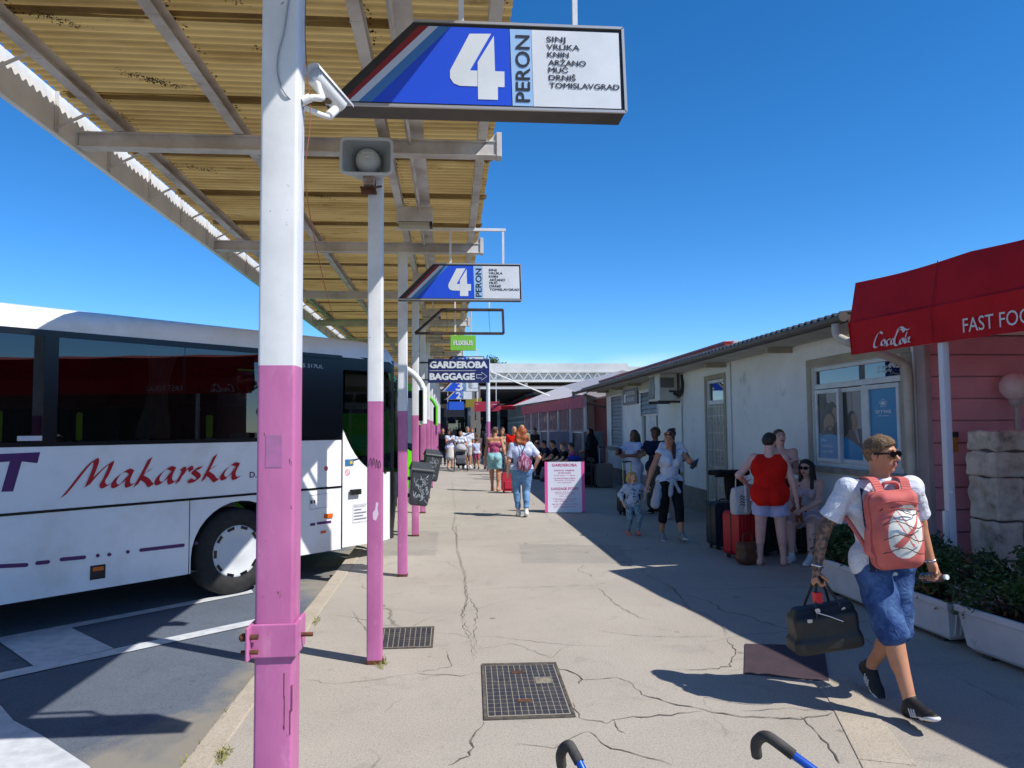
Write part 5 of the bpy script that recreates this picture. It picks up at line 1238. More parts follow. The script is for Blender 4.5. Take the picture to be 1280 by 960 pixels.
# trees
BARK = mat('bark','4a3e33',.95,col2='3a3028',vs=12,bump=.5,bs=20); TLEAF = mat('tree_leaf','3f5a26',.7,col2='2f4a1f',vs=.6,trans=.2); TLEAF2 = mat('tree_leaf_light','64793a',.7,trans=.2); CLEAF = mat('cypress_leaf','23341f',.8,col2='1a2817',vs=2); CLEAF2 = mat('cypress_leaf_light','2f4427',.8)
def tree(name, label, c, h, r, seed, n=5000, ls=.28, cyp=False):
    t = thing(name, label, 'tree', (c[0], c[1], -.14)); rnd = random.Random(seed)
    mb = MB(); mb.tube([(0,0,0),(.05,.05,h*.35),(0,.1,h*.7)],[.05*h*.5,.04*h*.5,.012*h],10); mb.build('trunk', BARK, t)
    mb = MB()
    for k in range(7):
        a = k*.9; z = h*(.35+.05*k); mb.tube([(0,.05,z),(math.cos(a)*r*.4,math.sin(a)*r*.4,z+h*.1),(math.cos(a)*r*.75,math.sin(a)*r*.75,z+h*.16)],[.018*h,.011*h,.004*h],6)
    mb.build('limbs', BARK, t)
    mb = MB()
    if cyp:
        def fn(q):
            f = q.random()**.8; z = h*(.06+.94*f); rr = r*math.sin(math.pi*min(1,(f*.9+.12)))**.7*(.55+.45*math.sqrt(q.random())); a = q.uniform(0,6.283); rr *= 1+.18*math.sin(a*5+z*2); return (rr*math.cos(a), rr*math.sin(a), z)
        leaf_cloud(mb, n, fn, ls, rnd, (0,0,0,1)); mb.build('crown', [CLEAF, CLEAF2], t)
    else:
        cl = []
        for _ in range(26):
            a, e = rnd.uniform(0,6.283), rnd.uniform(-.4,1.4); q = rnd.uniform(.35,.95); cl.append((r*q*math.cos(a)*math.cos(e), r*q*math.sin(a)*math.cos(e), h*.66+h*.30*q*math.sin(e), r*rnd.uniform(.22,.38)))
        def fn(q):
            k = q.choice(cl); v = Vector((q.gauss(0,1),q.gauss(0,1),q.gauss(0,1))).normalized()*k[3]*(.55+.45*q.random()); return (k[0]+v.x, k[1]+v.y, k[2]+v.z*.8)
        leaf_cloud(mb, n, fn, ls, rnd, (0,0,1)); mb.build('crown', [TLEAF, TLEAF2], t)
tree('broadleaf_tree', 'rounded green tree whose crown shows above the far white canopy', (3.6, 72), 9.2, 2.3, 4, 6000, .26)
tree('broadleaf_tree', 'dark green tree glimpsed under the far white canopy, right of centre', (9.3, 66.5), 5.6, 1.6, 5, 3500, .24)
tree('cypress_tree', 'tall dark cypress reflected in the coach windows', (15, -6), 7.5, 1.0, 6, 7000, .16, True)
tree('cypress_tree', 'shorter dark cypress reflected in the coach windows', (15.5, -9.5), 7.0, 1.2, 7, 7000, .16, True)
# far town hill strip to close the road behind the coaches
t = thing('depot_wall', 'low pale depot wall far behind the coaches', 'wall', (-40, 60, -.14)); mb = MB(); mb.box((-60,0,0),(35,.4,2.2)); mb.build('wall', FARW, t)
mb = MB(); mb.box((-60,-.05,2.205),(35,.45,2.3)); mb.build('coping', STEEL, t)
# ------------------------------------------------------------------ signed-distance modelling (people, bags)
def V3(*a): return np.array(a, float)
def nrm(v): v = np.asarray(v, float); return v/(np.linalg.norm(v)+1e-9)
def caps(a, b, ra, rb, ax=None, k=1.0, clips=(), sm=None): return dict(t='c', a=np.asarray(a,float), b=np.asarray(b,float), ra=ra, rb=rb, ax=None if ax is None else nrm(ax), k=k, clips=list(clips), sm=sm)
def ell(c, r, R=None, clips=(), sm=None, sub=False): return dict(t='e', c=np.asarray(c,float), r=np.asarray(r,float), R=np.eye(3) if R is None else np.asarray(R,float), clips=list(clips), sm=sm, sub=sub)
def bx(c, h, rd, R=None, clips=(), sm=None, sub=False): return dict(t='b', c=np.asarray(c,float), h=np.asarray(h,float), rd=rd, R=np.eye(3) if R is None else np.asarray(R,float), clips=list(clips), sm=sm, sub=sub)
def prim_bound(p):
    if p['t'] == 'c':
        m = max(p['ra'], p['rb']); return np.minimum(p['a'], p['b'])-m, np.maximum(p['a'], p['b'])+m
    if p['t'] == 'e': m = p['r'].max(); return p['c']-m, p['c']+m
    m = np.abs(p['R']).T@p['h']; return p['c']-m, p['c']+m
def prim_d(p, P):
    if p['t'] == 'c':
        ab = p['b']-p['a']; L2 = ab@ab+1e-12; v = P-p['a']; t = np.clip((v@ab)/L2, 0, 1); w_ = v-t[..., None]*ab
        if p['ax'] is not None: c = w_@p['ax']; w_ = w_+(c*(1/p['k']-1))[..., None]*p['ax']
        d = np.sqrt((w_*w_).sum(-1))-(p['ra']+(p['rb']-p['ra'])*t)
        if p['ax'] is not None and p['k'] < 1: d = d*(.5+.5*p['k'])
    elif p['t'] == 'e':
        q = (P-p['c'])@p['R'].T/p['r']; k0 = np.sqrt((q*q).sum(-1))+1e-9; q2 = q/p['r']; k1 = np.sqrt((q2*q2).sum(-1))+1e-9; d = k0*(k0-1)/k1
    else:
        q = np.abs((P-p['c'])@p['R'].T)-(p['h']-p['rd']); d = np.sqrt((np.maximum(q,0)**2).sum(-1))+np.minimum(q.max(-1),0)-p['rd']
    for pt, n in p['clips']: d = np.maximum(d, (P-np.asarray(pt))@nrm(n))
    return d
def sdf_mesh(prims, h, sm=0.02, planes=(), noise=None, pad=None):
    lo = np.min([prim_bound(p)[0] for p in prims if not p.get('sub')], 0)-3*h; hi = np.max([prim_bound(p)[1] for p in prims if not p.get('sub')], 0)+3*h
    n = np.ceil((hi-lo)/h).astype(int)+1
    ax = [lo[i]+h*np.arange(n[i]) for i in range(3)]
    f = np.full(n, 0.5, np.float64)
    for p in prims:
        k = p['sm'] if p['sm'] is not None else sm
        a, b = prim_bound(p); a = a-k-2*h; b = b+k+2*h
        i0 = np.clip(np.floor((a-lo)/h).astype(int), 0, n); i1 = np.clip(np.ceil((b-lo)/h).astype(int)+1, 0, n)
        if (i1 <= i0).any(): continue
        sl = tuple(slice(x, y) for x, y in zip(i0, i1))
        P = np.stack(np.meshgrid(*[ax[i][sl[i]] for i in range(3)], indexing='ij'), -1)
        d = prim_d(p, P); g = f[sl]
        if p.get('sub'): d = -d; g2 = -g; d2 = -d; hh = np.clip(.5+.5*(d2-g2)/k, 0, 1) if False else None; e = np.maximum(k-np.abs(g-d), 0)/k; f[sl] = np.maximum(g, d)+e*e*k*.25
        else: e = np.maximum(k-np.abs(g-d), 0)/k; f[sl] = np.minimum(g, d)-e*e*k*.25
    if planes or noise:
        P = np.stack(np.meshgrid(*ax, indexing='ij'), -1)
        if noise: 
            m = np.abs(f) < 4*h+noise[0]*2; f[m] += sum_noise(P[m], *noise)
        for pt, nn in planes: f = np.maximum(f, (P-np.asarray(pt))@nrm(nn))
    return surf_nets(f, lo, h)
def sum_noise(P, amp, freq, seed=0, ani=(1,1,1)):
    r = np.random.RandomState(seed); o = np.zeros(len(P))
    for k in range(7):
        d = r.normal(size=3)*np.array(ani); d = d/np.linalg.norm(d); fr = freq*r.uniform(.6, 1.7); o += np.sin(P@d*fr+r.uniform(0, 6.28)+.8*np.sin(P@r.normal(size=3)*freq*.4))
    return o*amp/2.6
def surf_nets(f, lo, h):
    s = f < 0; nx, ny, nz = f.shape
    cnt = np.zeros((nx-1, ny-1, nz-1), np.int8); offs = [(i,j,k) for i in (0,1) for j in (0,1) for k in (0,1)]
    for i, j, k in offs: cnt += s[i:nx-1+i, j:ny-1+j, k:nz-1+k]
    act = (cnt > 0) & (cnt < 8); idx = np.full(act.shape, -1, np.int64); I = np.argwhere(act); idx[act] = np.arange(len(I))
    val = np.stack([f[I[:,0]+i, I[:,1]+j, I[:,2]+k] for i, j, k in offs], 1); O = np.array(offs, float)
    acc = np.zeros((len(I), 3)); c = np.zeros(len(I))
    for a in range(8):
        for b in range(a+1, 8):
            if np.abs(O[a]-O[b]).sum() != 1: continue
            m = (val[:,a] < 0) != (val[:,b] < 0); t = val[m,a]/(val[m,a]-val[m,b]); acc[m] += O[a]+(O[b]-O[a])*t[:,None]; c[m] += 1
    v = lo+h*(I+acc/np.maximum(c,1)[:,None]); F = []
    for axn in range(3):
        u, w_ = (axn+1) % 3, (axn+2) % 3; sl0 = [slice(1,-1)]*3; sl0[axn] = slice(0,-1)
        A = s[tuple(sl0)]; sl1 = [slice(1,-1)]*3; sl1[axn] = slice(1,None); B = s[tuple(sl1)]
        for flip, mk in ((0, A & ~B), (1, ~A & B)):
            E = np.argwhere(mk)
            if not len(E): continue
            E = E+1; E[:,axn] -= 1
            def cell(du, dw): q = E.copy(); q[:,u] -= du; q[:,w_] -= dw; return idx[q[:,0],q[:,1],q[:,2]]
            quad = np.stack([cell(1,1), cell(0,1), cell(0,0), cell(1,0)], 1); F.append(quad[:, ::-1] if flip else quad)
    F = np.concatenate(F) if F else np.zeros((0,4), int); F = F[(F >= 0).all(1)]
    return v, F
def sdf_obj(name, prims, h, mats, parent=None, sm=.02, planes=(), noise=None, slot=None, relax=1):
    v, F = sdf_mesh(prims, h, sm, planes, noise)
    for _ in range(relax):
        acc = np.zeros_like(v); c = np.zeros(len(v))
        for i in range(4):
            a, b = F[:,i], F[:,(i+1)%4]; np.add.at(acc, a, v[b]); np.add.at(c, a, 1); np.add.at(acc, b, v[a]); np.add.at(c, b, 1)
        v = v*.6+.4*acc/np.maximum(c,1)[:,None]
    me = bpy.data.meshes.new(name); me.vertices.add(len(v)); me.vertices.foreach_set('co', v.astype(np.float32).ravel())
    me.loops.add(len(F)*4); me.loops.foreach_set('vertex_index', F.astype(np.int32).ravel()); me.polygons.add(len(F)); me.polygons.foreach_set('loop_start', np.arange(0, len(F)*4, 4, dtype=np.int32))
    me.polygons.foreach_set('loop_total', np.full(len(F), 4, np.int32))
    mats = mats if isinstance(mats, (list, tuple)) else [mats]
    for m in mats: me.materials.append(m)
    if slot is not None: me.polygons.foreach_set('material_index', slot(v[F].mean(1)).astype(np.int32))
    me.polygons.foreach_set('use_smooth', np.ones(len(F), bool)); me.update(calc_edges=True); me.validate()
    o = bpy.data.objects.new(name, me); COL.objects.link(o)
    if parent is not None: o.parent = parent
    return o

# ------------------------------------------------------------------ people
def cloth(name, col, **k):
    k.setdefault('rough', .9); k.setdefault('bump', .12); k.setdefault('bs', 140); k.setdefault('wr', .38); return mat(name, col, spec=.2, **k)
SKIN = {'fair': mat('skin_fair','deb098',.5,col2='d6a18a',vs=9,spec=.3), 'tan': mat('skin_tan','c08a6c',.5,col2='b47e60',vs=9,spec=.3), 'brown': mat('skin_brown','7a4e38',.5,col2='6c442f',vs=9), 'pink': mat('skin_pink','dfae9e',.5,col2='d6a191',vs=8,spec=.3)}
EYE = mat('eye_dark','2c221e',.2); LIP = mat('lip','a85f58',.45); LIPD = mat('lip_brown','6a3a32',.45)
TATTOO = mat('tattooed_skin','8f6a55',.55,col2='3f3a38',vs=38,vlo=.42,vhi=.56)
HAIRM = {'dark': mat('hair_dark','1c1613',.45,col2='2a211c',vs=70,stretch=(1,1,.12),bump=.6,bs=120), 'brown': mat('hair_brown','4a3426',.5,col2='6b4e38',vs=70,stretch=(1,1,.15),bump=.6,bs=120), 'red': mat('hair_red','8a4320',.5,col2='b0622f',vs=45,bump=.7,bs=80), 'blond': mat('hair_blond','c79e5e',.5,col2='a67c42',vs=60,stretch=(1,1,.12),bump=.6,bs=110), 'grey': mat('hair_grey','8d8680',.6,col2='6d6661',vs=50,bump=.6,bs=110), 'auburn': mat('hair_auburn','4a251a',.45,col2='321812',vs=60,stretch=(1,1,.12),bump=.6,bs=110), 'sandy': mat('hair_sandy','5a432c',.55,col2='8d6c44',vs=55,bump=.8,bs=90)}
def ik(a, tgt, l1, l2, hint):
    d = tgt-a; L = np.linalg.norm(d); L2 = min(L, (l1+l2)*.998); u = d/(L+1e-9); tgt = a+u*L2
    x = (l1*l1-l2*l2+L2*L2)/(2*L2); y = math.sqrt(max(0, l1*l1-x*x)); h = np.asarray(hint,float); h = h-u*(h@u); h = nrm(h)
    return a+u*x+h*y, tgt
def rodr(v, k, a): k = nrm(k); return v*math.cos(a)+np.cross(k, v)*math.sin(a)+k*(k@v)*(1-math.cos(a))

def person(label, loc, face, H, P, W, vox=.009, group=None, rotz=None, z=0.0):
    """face: heading in degrees, 0 = towards +Y, 90 = towards -X. Joints are built in local axes x right, y forward, z up."""
    root = thing('person', label, 'person', (loc[0], loc[1], z), R_(face), group)
    g = W.get('girth', 1.0); fem = W.get('fem', False); hs = W.get('head', 1.0)*(1.0 if not W.get('child') else 1.32)
    X = V3(1,0,0)
    hip = V3(P.get('hx',0), P.get('hy',0), P.get('hz',.525))*H
    lean, sd, tw = R_(P.get('lean',2)), R_(P.get('side',0)), R_(P.get('twist',0))
    up = rodr(rodr(V3(0,0,1), X, -lean), V3(0,1,0), sd); pr = rodr(X, V3(0,0,1), R_(P.get('pel',0))); pf = np.cross(V3(0,0,1), pr)
    sr = rodr(pr, up, tw); sr = nrm(sr-up*(sr@up)); sf = np.cross(up, sr)
    shw = W.get('sh', .098 if fem else .112)*H; hw = (.056 if fem else .052)*H*(.5+.5*g)
    J = {}
    J['hL'], J['hR'] = hip-pr*hw, hip+pr*hw
    nb = hip+up*.295*H; J['sL'], J['sR'] = hip+up*.278*H-sr*shw, hip+up*.278*H+sr*shw
    lt, ls, la, lf = .240*H, .235*H, .172*H*(.93 if W.get('child') else 1), .150*H
    for s, q in (('L',-1),('R',1)):
        d = P.get('F'+s, (q*.055,0,.045,q*8,0)); J['aT'+s] = V3(*d[:3])*H
        J['k'+s], J['a'+s] = ik(J['h'+s], J['aT'+s], lt, ls, P.get('K'+s, (q*.12,1,0)))
        J['ft'+s] = (R_(d[3] if len(d) > 3 else q*8), R_(d[4] if len(d) > 4 else 0))
        hd = P.get('H'+s, (q*.150,.02,.475)); t_ = V3(*hd[:3])*H
        J['e'+s], J['w'+s] = ik(J['s'+s], t_, la, lf, P.get('E'+s, (q*.5,-1,-.2)))
    # head frame
    hy, hp = P.get('head', (0,0))[:2]; hr = P.get('roll', 0)
    fh = rodr(sf, up, R_(hy)); rh = np.cross(fh, up); fh = rodr(fh, rh, -R_(hp)); uh = np.cross(rh, fh); rh, uh = rodr(rh, fh, R_(hr)), rodr(uh, fh, R_(hr))
    hh = .132*H*hs; hc = nb+up*.032*H+uh*hh*.55+fh*.014*H
    RH = np.stack([rh, fh, uh])
    hp_ = lambda a, b, c: hc+rh*a*hh+fh*b*hh+uh*c*hh
    up90 = RH
    def torso(i=0.0, lo=None, hi=None, bust=True, bare=False):
        cl = []
        if lo is not None: cl.append((hip+up*lo*H, -up))
        if hi is not None: cl.append((hip+up*hi*H, up))
        o = [caps(J['hL']+up*.015*H, J['hR']+up*.015*H, .064*H*g+i, .064*H*g+i, pf, .92, cl),
             ell(hip+up*.115*H, V3(.080 if not fem else .072, .060, .11)*H*g+i, np.stack([sr,sf,up]), cl),
             caps(hip+up*.205*H-sr*.045*H*g, hip+up*.205*H+sr*.045*H*g, .064*H*g+i, .064*H*g+i, sf, .85, cl),
             caps(hip+up*.27*H-sr*(shw-(.026 if bare else .012)*H), hip+up*.27*H+sr*(shw-(.026 if bare else .012)*H), .036*H+(.006 if bare else i), .036*H+(.006 if bare else i), None, 1, cl),
             caps(nb-up*.01*H, nb-up*.035*H-sr*shw*.6, (.026 if bare and i else .030)*H+(.002 if bare else i), .032*H+(.006 if bare else i), None, 1, cl), caps(nb-up*.01*H, nb-up*.035*H+sr*shw*.6, (.026 if bare and i else .030)*H+(.002 if bare else i), .032*H+(.006 if bare else i), None, 1, cl)]
        if fem and bust and not W.get('child'):
            for q in (-1,1): o.append(ell(hip+up*.195*H+sr*q*.042*H+sf*.052*H*g, V3(.031,.030,.037)*H*g+i, np.stack([sr,sf,up]), cl))
        if g > 1.1: o.append(ell(hip+up*.10*H+sf*.02*H, V3(.088,.075,.10)*H*g*.93+i, np.stack([sr,sf,up]), cl))
        if fem or g > 1.1:
            for q in (-1,1): o.append(ell(hip+pr*q*.035*H-pf*.035*H-up*.01*H, V3(.055,.052,.06)*H*g+i, np.stack([pr,pf,V3(0,0,1)]), cl))
        return o
    lg = .5+.5*g
    def seg(a, b, ra, rb, t0, t1, i, i1=None):
        A, B = a+(b-a)*t0, a+(b-a)*t1; i1 = i if i1 is None else i1; u = nrm(b-a)
        cl = [(B, u)] if t1 < .999 else []
        return caps(A, B+u*(.02 if cl else 0), (ra+(rb-ra)*t0)+i, (ra+(rb-ra)*t1)+i1, None, 1, cl)
    def thigh(s, t1=1.0, i=0., i1=None): return seg(J['h'+s], J['k'+s], (.060 if fem else .057)*H*lg, .035*H*lg, 0, t1, i, i1)
    def shin(s, t1=1.0, i=0., i1=None):
        a, b = J['k'+s], J['a'+s]; u = nrm(b-a); bk = -pf; bk = bk-u*(bk@u); bk = nrm(bk+u*0)
        o = [seg(a, b, .033*H*lg, .0205*H, 0, t1, i, i1)]
        m = a+u*ls*.30+bk*.013*H
        if t1 > .45: o.append(caps(a+u*ls*.14+bk*.006*H, a+u*ls*.46+bk*.010*H, (.034*H)*lg+i*.7, .027*H*lg+i*.7))
        return o
    def foot(s, i=0., sole=False):
        yw, pt = J['ft'+s]; a = J['a'+s]; f = rodr(pf, V3(0,0,1), -yw); r_ = np.cross(f, V3(0,0,1)); f = rodr(f, r_, pt); u = np.cross(r_, f)
        heel = a-u*.024*H-f*.018*H; ball = a-u*.030*H+f*.080*H; toe = a-u*.031*H+f*.108*H
        if sole: return [caps(heel-u*.008*H, toe-u*.003*H, .021*H, .023*H, u, .45), caps(ball-u*.006*H, ball-u*.006*H+f*.01, .028*H, .024*H, u, .4)], u, a
        return [caps(a, heel, .020*H+i, .021*H+i), caps(heel, ball, .020*H+i, .019*H+i), caps(ball, toe, .022*H+i, .015*H+i, u, .75), caps(a+f*.01*H, ball, .020*H+i, .017*H+i)]
    def uarm(s, t1=1.0, i=0., i1=None): return seg(J['s'+s], J['e'+s], .031*H*(.4+.6*g if fem else .3+.7*g)*(.92 if fem else 1), .0235*H*(.5+.5*g), 0, t1, i, i1)
    def farm(s, t1=1.0, i=0., i1=None): return seg(J['e'+s], J['w'+s], .0245*H*(.5+.5*g), .0155*H, 0, t1, i, i1)
    def hand(s):
        q = -1 if s == 'L' else 1; f = nrm(J['w'+s]-J['e'+s]); hd = P.get('D'+s)
        if hd is not None: f = nrm(V3(*hd))
        pn = V3(*P.get('N'+s, (-q,.25,0))); pn = nrm(pn-f*(pn@f)); sd_ = np.cross(f, pn)*q; c = R_(P.get('C'+s, 28)); w_ = J['w'+s]
        fr = max(.0052*H, vox*.95); o = [caps(w_, w_+f*.012*H, .0155*H, .017*H, pn, .75), caps(w_+f*.018*H, w_+f*.044*H, .022*H, .023*H, pn, .48, sm=.008)]
        for k, (of, L) in enumerate(((.0165,.040),(.0058,.047),(-.005,.044),(-.0155,.035))):
            b = w_+f*.050*H+sd_*of*H; d = f+sd_*of*2.2; d = nrm(d); p = b-d*.008*H; ln = (.46,.31,.27); 
            for j in range(3):
                d = rodr(d, np.cross(f, pn), c*(.75 if j == 0 else 1.0)); e = p+d*(L*ln[j]*H*1.05+(.008*H if j == 0 else 0)); o.append(caps(p, e, fr*(1-.08*j), fr*(.94-.1*j), sm=.004)); p = e
        b = w_+f*.012*H+sd_*.014*H; d = nrm(f*.62+sd_*.72+pn*.35*(1+c)); e = b+d*.030*H; o.append(caps(b, e, fr*1.35, fr*1.05, sm=.008)); d2 = nrm(d+pn*.35*c*2+f*.3); o.append(caps(e, e+d2*.024*H, fr*1.05, fr*.85, sm=.004))
        return o
    # ---- body
    B = torso()
    for s in 'LR':
        B += [thigh(s)]+shin(s)+foot(s)+[uarm(s), farm(s)]+hand(s)
        B.append(ell(J['s'+s]+up*.002*H, V3(.034,.034,.036)*H*(.92 if fem else 1), None))
    B.append(caps(nb-up*.02*H, hp_(0,-.06,-.15), (.030 if fem else .036)*H, (.029 if fem else .034)*H))
    wd = .335
    B += [ell(hp_(0,-.04,.13), V3(wd,.41,.37)*hh, RH), ell(hp_(0,.10,-.16), V3(.265,.275,.33)*hh, RH), ell(hp_(0,.23,-.40), V3(.12,.10,.085)*hh, RH, sm=.012)]
    if vox < .012:
        B += [caps(hp_(-.13,.335,.12), hp_(.13,.335,.12), .05*hh, .05*hh, sm=.012), caps(hp_(0,.37,.06), hp_(0,.475,-.11), .028*hh, .058*hh, sm=.006), ell(hp_(-.055,.41,-.13), V3(.04,.04,.032)*hh, RH, sm=.004), ell(hp_(.055,.41,-.13), V3(.04,.04,.032)*hh, RH, sm=.004),
              caps(hp_(-.09,.345,-.255), hp_(.09,.345,-.255), .032*hh, .032*hh, sm=.006), caps(hp_(-.07,.345,-.30), hp_(.07,.345,-.30), .034*hh, .034*hh, sm=.006), ell(hp_(-.17,.25,-.10), V3(.09,.08,.08)*hh, RH, sm=.012), ell(hp_(.17,.25,-.10), V3(.09,.08,.08)*hh, RH, sm=.012)]
        for q in (-1,1):
            d_ = ell(hp_(q*.145,.385,.03), V3(.075,.05,.04)*hh, RH, sm=.006); d_['sub'] = True; B.append(d_)
            B.append(ell(hp_(q*.145,.315,.03), V3(.06,.055,.045)*hh, RH, sm=.003))
    for q in (-1,1): B.append(ell(hp_(q*wd,-.03,-.02), V3(.045,.085,.13)*hh, RH, sm=.006))
    def bslot(c):
        m = np.zeros(len(c), int); l = (c-hc)@RH.T/hh
        if vox < .012:
            m[(np.abs(np.abs(l[:,0])-.145) < .055) & (np.abs(l[:,2]-.03) < .022) & (l[:,1] > .25)] = 1
            m[(np.abs(l[:,0]) < .105) & (np.abs(l[:,2]+.277) < .045) & (l[:,1] > .33)] = 2
        if W.get('tattoo'):
            for s in W['tattoo']:
                a, e, w_ = J['s'+s], J['e'+s], J['w'+s]
                for p, q in ((a, e), (e, w_)):
                    ab = q-p; t = np.clip(((c-p)@ab)/(ab@ab), 0, 1); m[np.linalg.norm(c-p-t[:,None]*ab, axis=1) < .042*H] = 3
        return m
    body = sdf_obj('body', B, vox, [SKIN[W.get('skin','fair')], EYE, LIPD if W.get('skin') == 'brown' else LIP, TATTOO], root, sm=.022*H/1.7, slot=bslot)
    # ---- clothes
    gv = max(vox, .007)
    for q in W.get('wear', []):
        kd = q[0]; m = q[1]; o = q[2] if len(q) > 2 else {}; i = o.get('i', .017 if kd == 'top' else .010); no = o.get('noise', (.0035, 38, len(label)))
        if kd == 'top':
            sl = o.get('sl', .55); pr_ = torso(i, o.get('lo', -.03), o.get('hi', .312), True, sl < .3)
            if sl:
                for s in 'LR':
                    si = o.get('si', .012); pr_.append(uarm(s, min(1, sl), si, si+o.get('flare', .008))); pr_.append(ell(J['s'+s]+up*.002*H, V3(.034,.034,.036)*H*(.92 if fem else 1)+min(si, .009), None)) if sl > .3 else None
                    if sl > 1: pr_.append(farm(s, min(.97, sl-1), si+.002))
            cl = o.get('neck'); pl = []
            sdf_obj(o.get('name','shirt'), pr_, gv, m, root, sm=.02, noise=no, planes=pl)
        elif kd == 'legs':
            pr_ = torso(i, -.09, o.get('hi', .045), False); t = o.get('t', .6)
            for s in 'LR':
                pr_.append(thigh(s, min(1, t), i, i+o.get('flare', .0)+.002))
                if t > 1: pr_ += shin(s, min(.97, t-1), i+.001, i+o.get('flare', 0)+.002)
            sdf_obj(o.get('name','trousers'), pr_, gv, m, root, sm=.02, noise=no)
        elif kd == 'shoes':
            pr_ = []; so_ = []; 
            for s in 'LR':
                if o.get('sandal'): 
                    a_, u, an = foot(s, 0, True); sdf_obj('sandal', a_, max(vox*.8,.006), o.get('sole', SWHITE), root, sm=.01); continue
                pr_ = foot(s, .006)+[caps(J['a'+s]-V3(0,0,.01*H), J['a'+s]+V3(0,0,.012*H), .0245*H, .0225*H)]; a_, u, an = foot(s, 0, True)
                sh_ = sdf_obj('shoe', pr_, max(vox*.8,.006), m, root, sm=.012); sdf_obj('sole', a_, max(vox*.8,.006), o.get('sole', SWHITE), sh_, sm=.01)
        elif kd == 'hair':
            stl = o.get('style','short'); n_ = (o.get('amp', .0028)*H, 60/H*o.get('f',1), 3)
            cl = [(hp_(0,.0,.0)+fh*.10*hh*o.get('hl',1)+0*uh, fh*.80-uh*.60), (hp_(0,0,-.22 if stl in ('short','bun','pony') else -.6), -uh)]
            pr_ = [ell(hp_(0,-.05,.15), V3(wd+.035+o.get('vol',0),.435+o.get('vol',0),.40+o.get('vol',0)*.8)*hh, RH, cl)]
            if stl == 'short' and o.get('quiff'): pr_.append(ell(hp_(.0,.06,.36), V3(.27,.30,.165)*hh, RH, sm=.03))
            if stl in ('long','curly'):
                L = o.get('len', .9); r = .20+o.get('vol',0)*.6
                for a in (-.26,-.13,0,.13,.26): pr_.append(caps(hp_(a,-.26,.1), hp_(a*1.25,-.34,.1)-up*L*hh, r*hh, r*.75*hh, fh, .8))
                for q_ in (-1,1): pr_.append(caps(hp_(q_*.32,.04,.12), hp_(q_*.38,.05+o.get('fwd',0),.1)-up*L*hh*.9, .10*hh, .13*hh))
            if stl == 'pony': pr_ += [ell(hp_(0,-.50,.25), V3(.12,.12,.12)*hh, RH), caps(hp_(0,-.52,.2), hp_(0,-.62,.1)-up*.75*hh, .12*hh, .06*hh)]
            if stl == 'bun': pr_.append(ell(hp_(0,o.get('by',-.35),o.get('bz',.50)), V3(.19,.19,.17)*hh, RH))
            if stl == 'sidelong':
                q_ = o.get('q',1); pr_ += [caps(hp_(0,-.3,.1), hp_(q_*.30,-.1,-.5), .2*hh, .15*hh), caps(hp_(q_*.30,-.1,-.4), hp_(q_*.42,.32,-.5)-up*o.get('len',.9)*hh, .16*hh, .09*hh)]
            hb = sdf_obj('hair', pr_, max(vox*.8,.006), m, root, sm=.012, noise=n_)
            if o.get('brow', vox < .008):
                mbw = MB()
                for q_ in (-1,1): mbw.tube([hp_(q_*.06,.40,.125), hp_(q_*.14,.392,.155), hp_(q_*.235,.33,.12)], [.014*hh,.018*hh,.010*hh], 6)
                mbw.build('eyebrows', m, hb)
        elif kd == 'prims': sdf_obj(o['name'], q[3](locals()), o.get('v', gv), m, root, sm=o.get('sm',.015), noise=o.get('noise'), slot=o.get('slot') and o['slot'](locals()))
        elif kd == 'glasses':
            mbw = MB(); mbw.mat(0)
            for q_ in (-1,1):
                ce = hp_(q_*.155,.435,.03); pts = []
                Mg = place(rh, uh, nrm(fh+rh*q_*.28), ce)
                mbw.prism([(.145*hh*math.cos(t)*(1.05), (.085 if t < math.pi else .092)*hh*math.sin(t)) for t in np.linspace(0, 2*math.pi, 22, endpoint=False)], Mg, .05*hh)
                mbw.mat(0); mbw.bar(hp_(q_*.30,.385,.065), hp_(q_*.365,-.02,.05), .025*hh, .055*hh, uh)
            mbw.bar(hp_(-.05,.47,.06), hp_(.05,.47,.06), .03*hh, .035*hh, uh)
            if o.get('up'): pass
            mbw.build('sunglasses', m, root, bevel=.002)
        elif kd == 'watch':
            s = o['s']; f = nrm(J['w'+s]-J['e'+s]); mbw = MB(); c0 = J['w'+s]-f*.008*H
            pts = [c0+rodr(np.cross(f, V3(.3,.9,.2)), f, t)/np.linalg.norm(np.cross(f, V3(.3,.9,.2)))*(.0185*H) for t in np.linspace(0, 2*math.pi, 20)]
            mbw.tube(pts, .0045*H, 8, False); mbw.build(o.get('name','bracelet'), m, root)
    root['_j'] = 1; del root['_j']
    return root, dict(J=J, hip=hip, up=up, sr=sr, sf=sf, nb=nb, hc=hc, hp=hp_, H=H, root=root, wloc=lambda p: np.array(basis(root) @ Vector(p)))
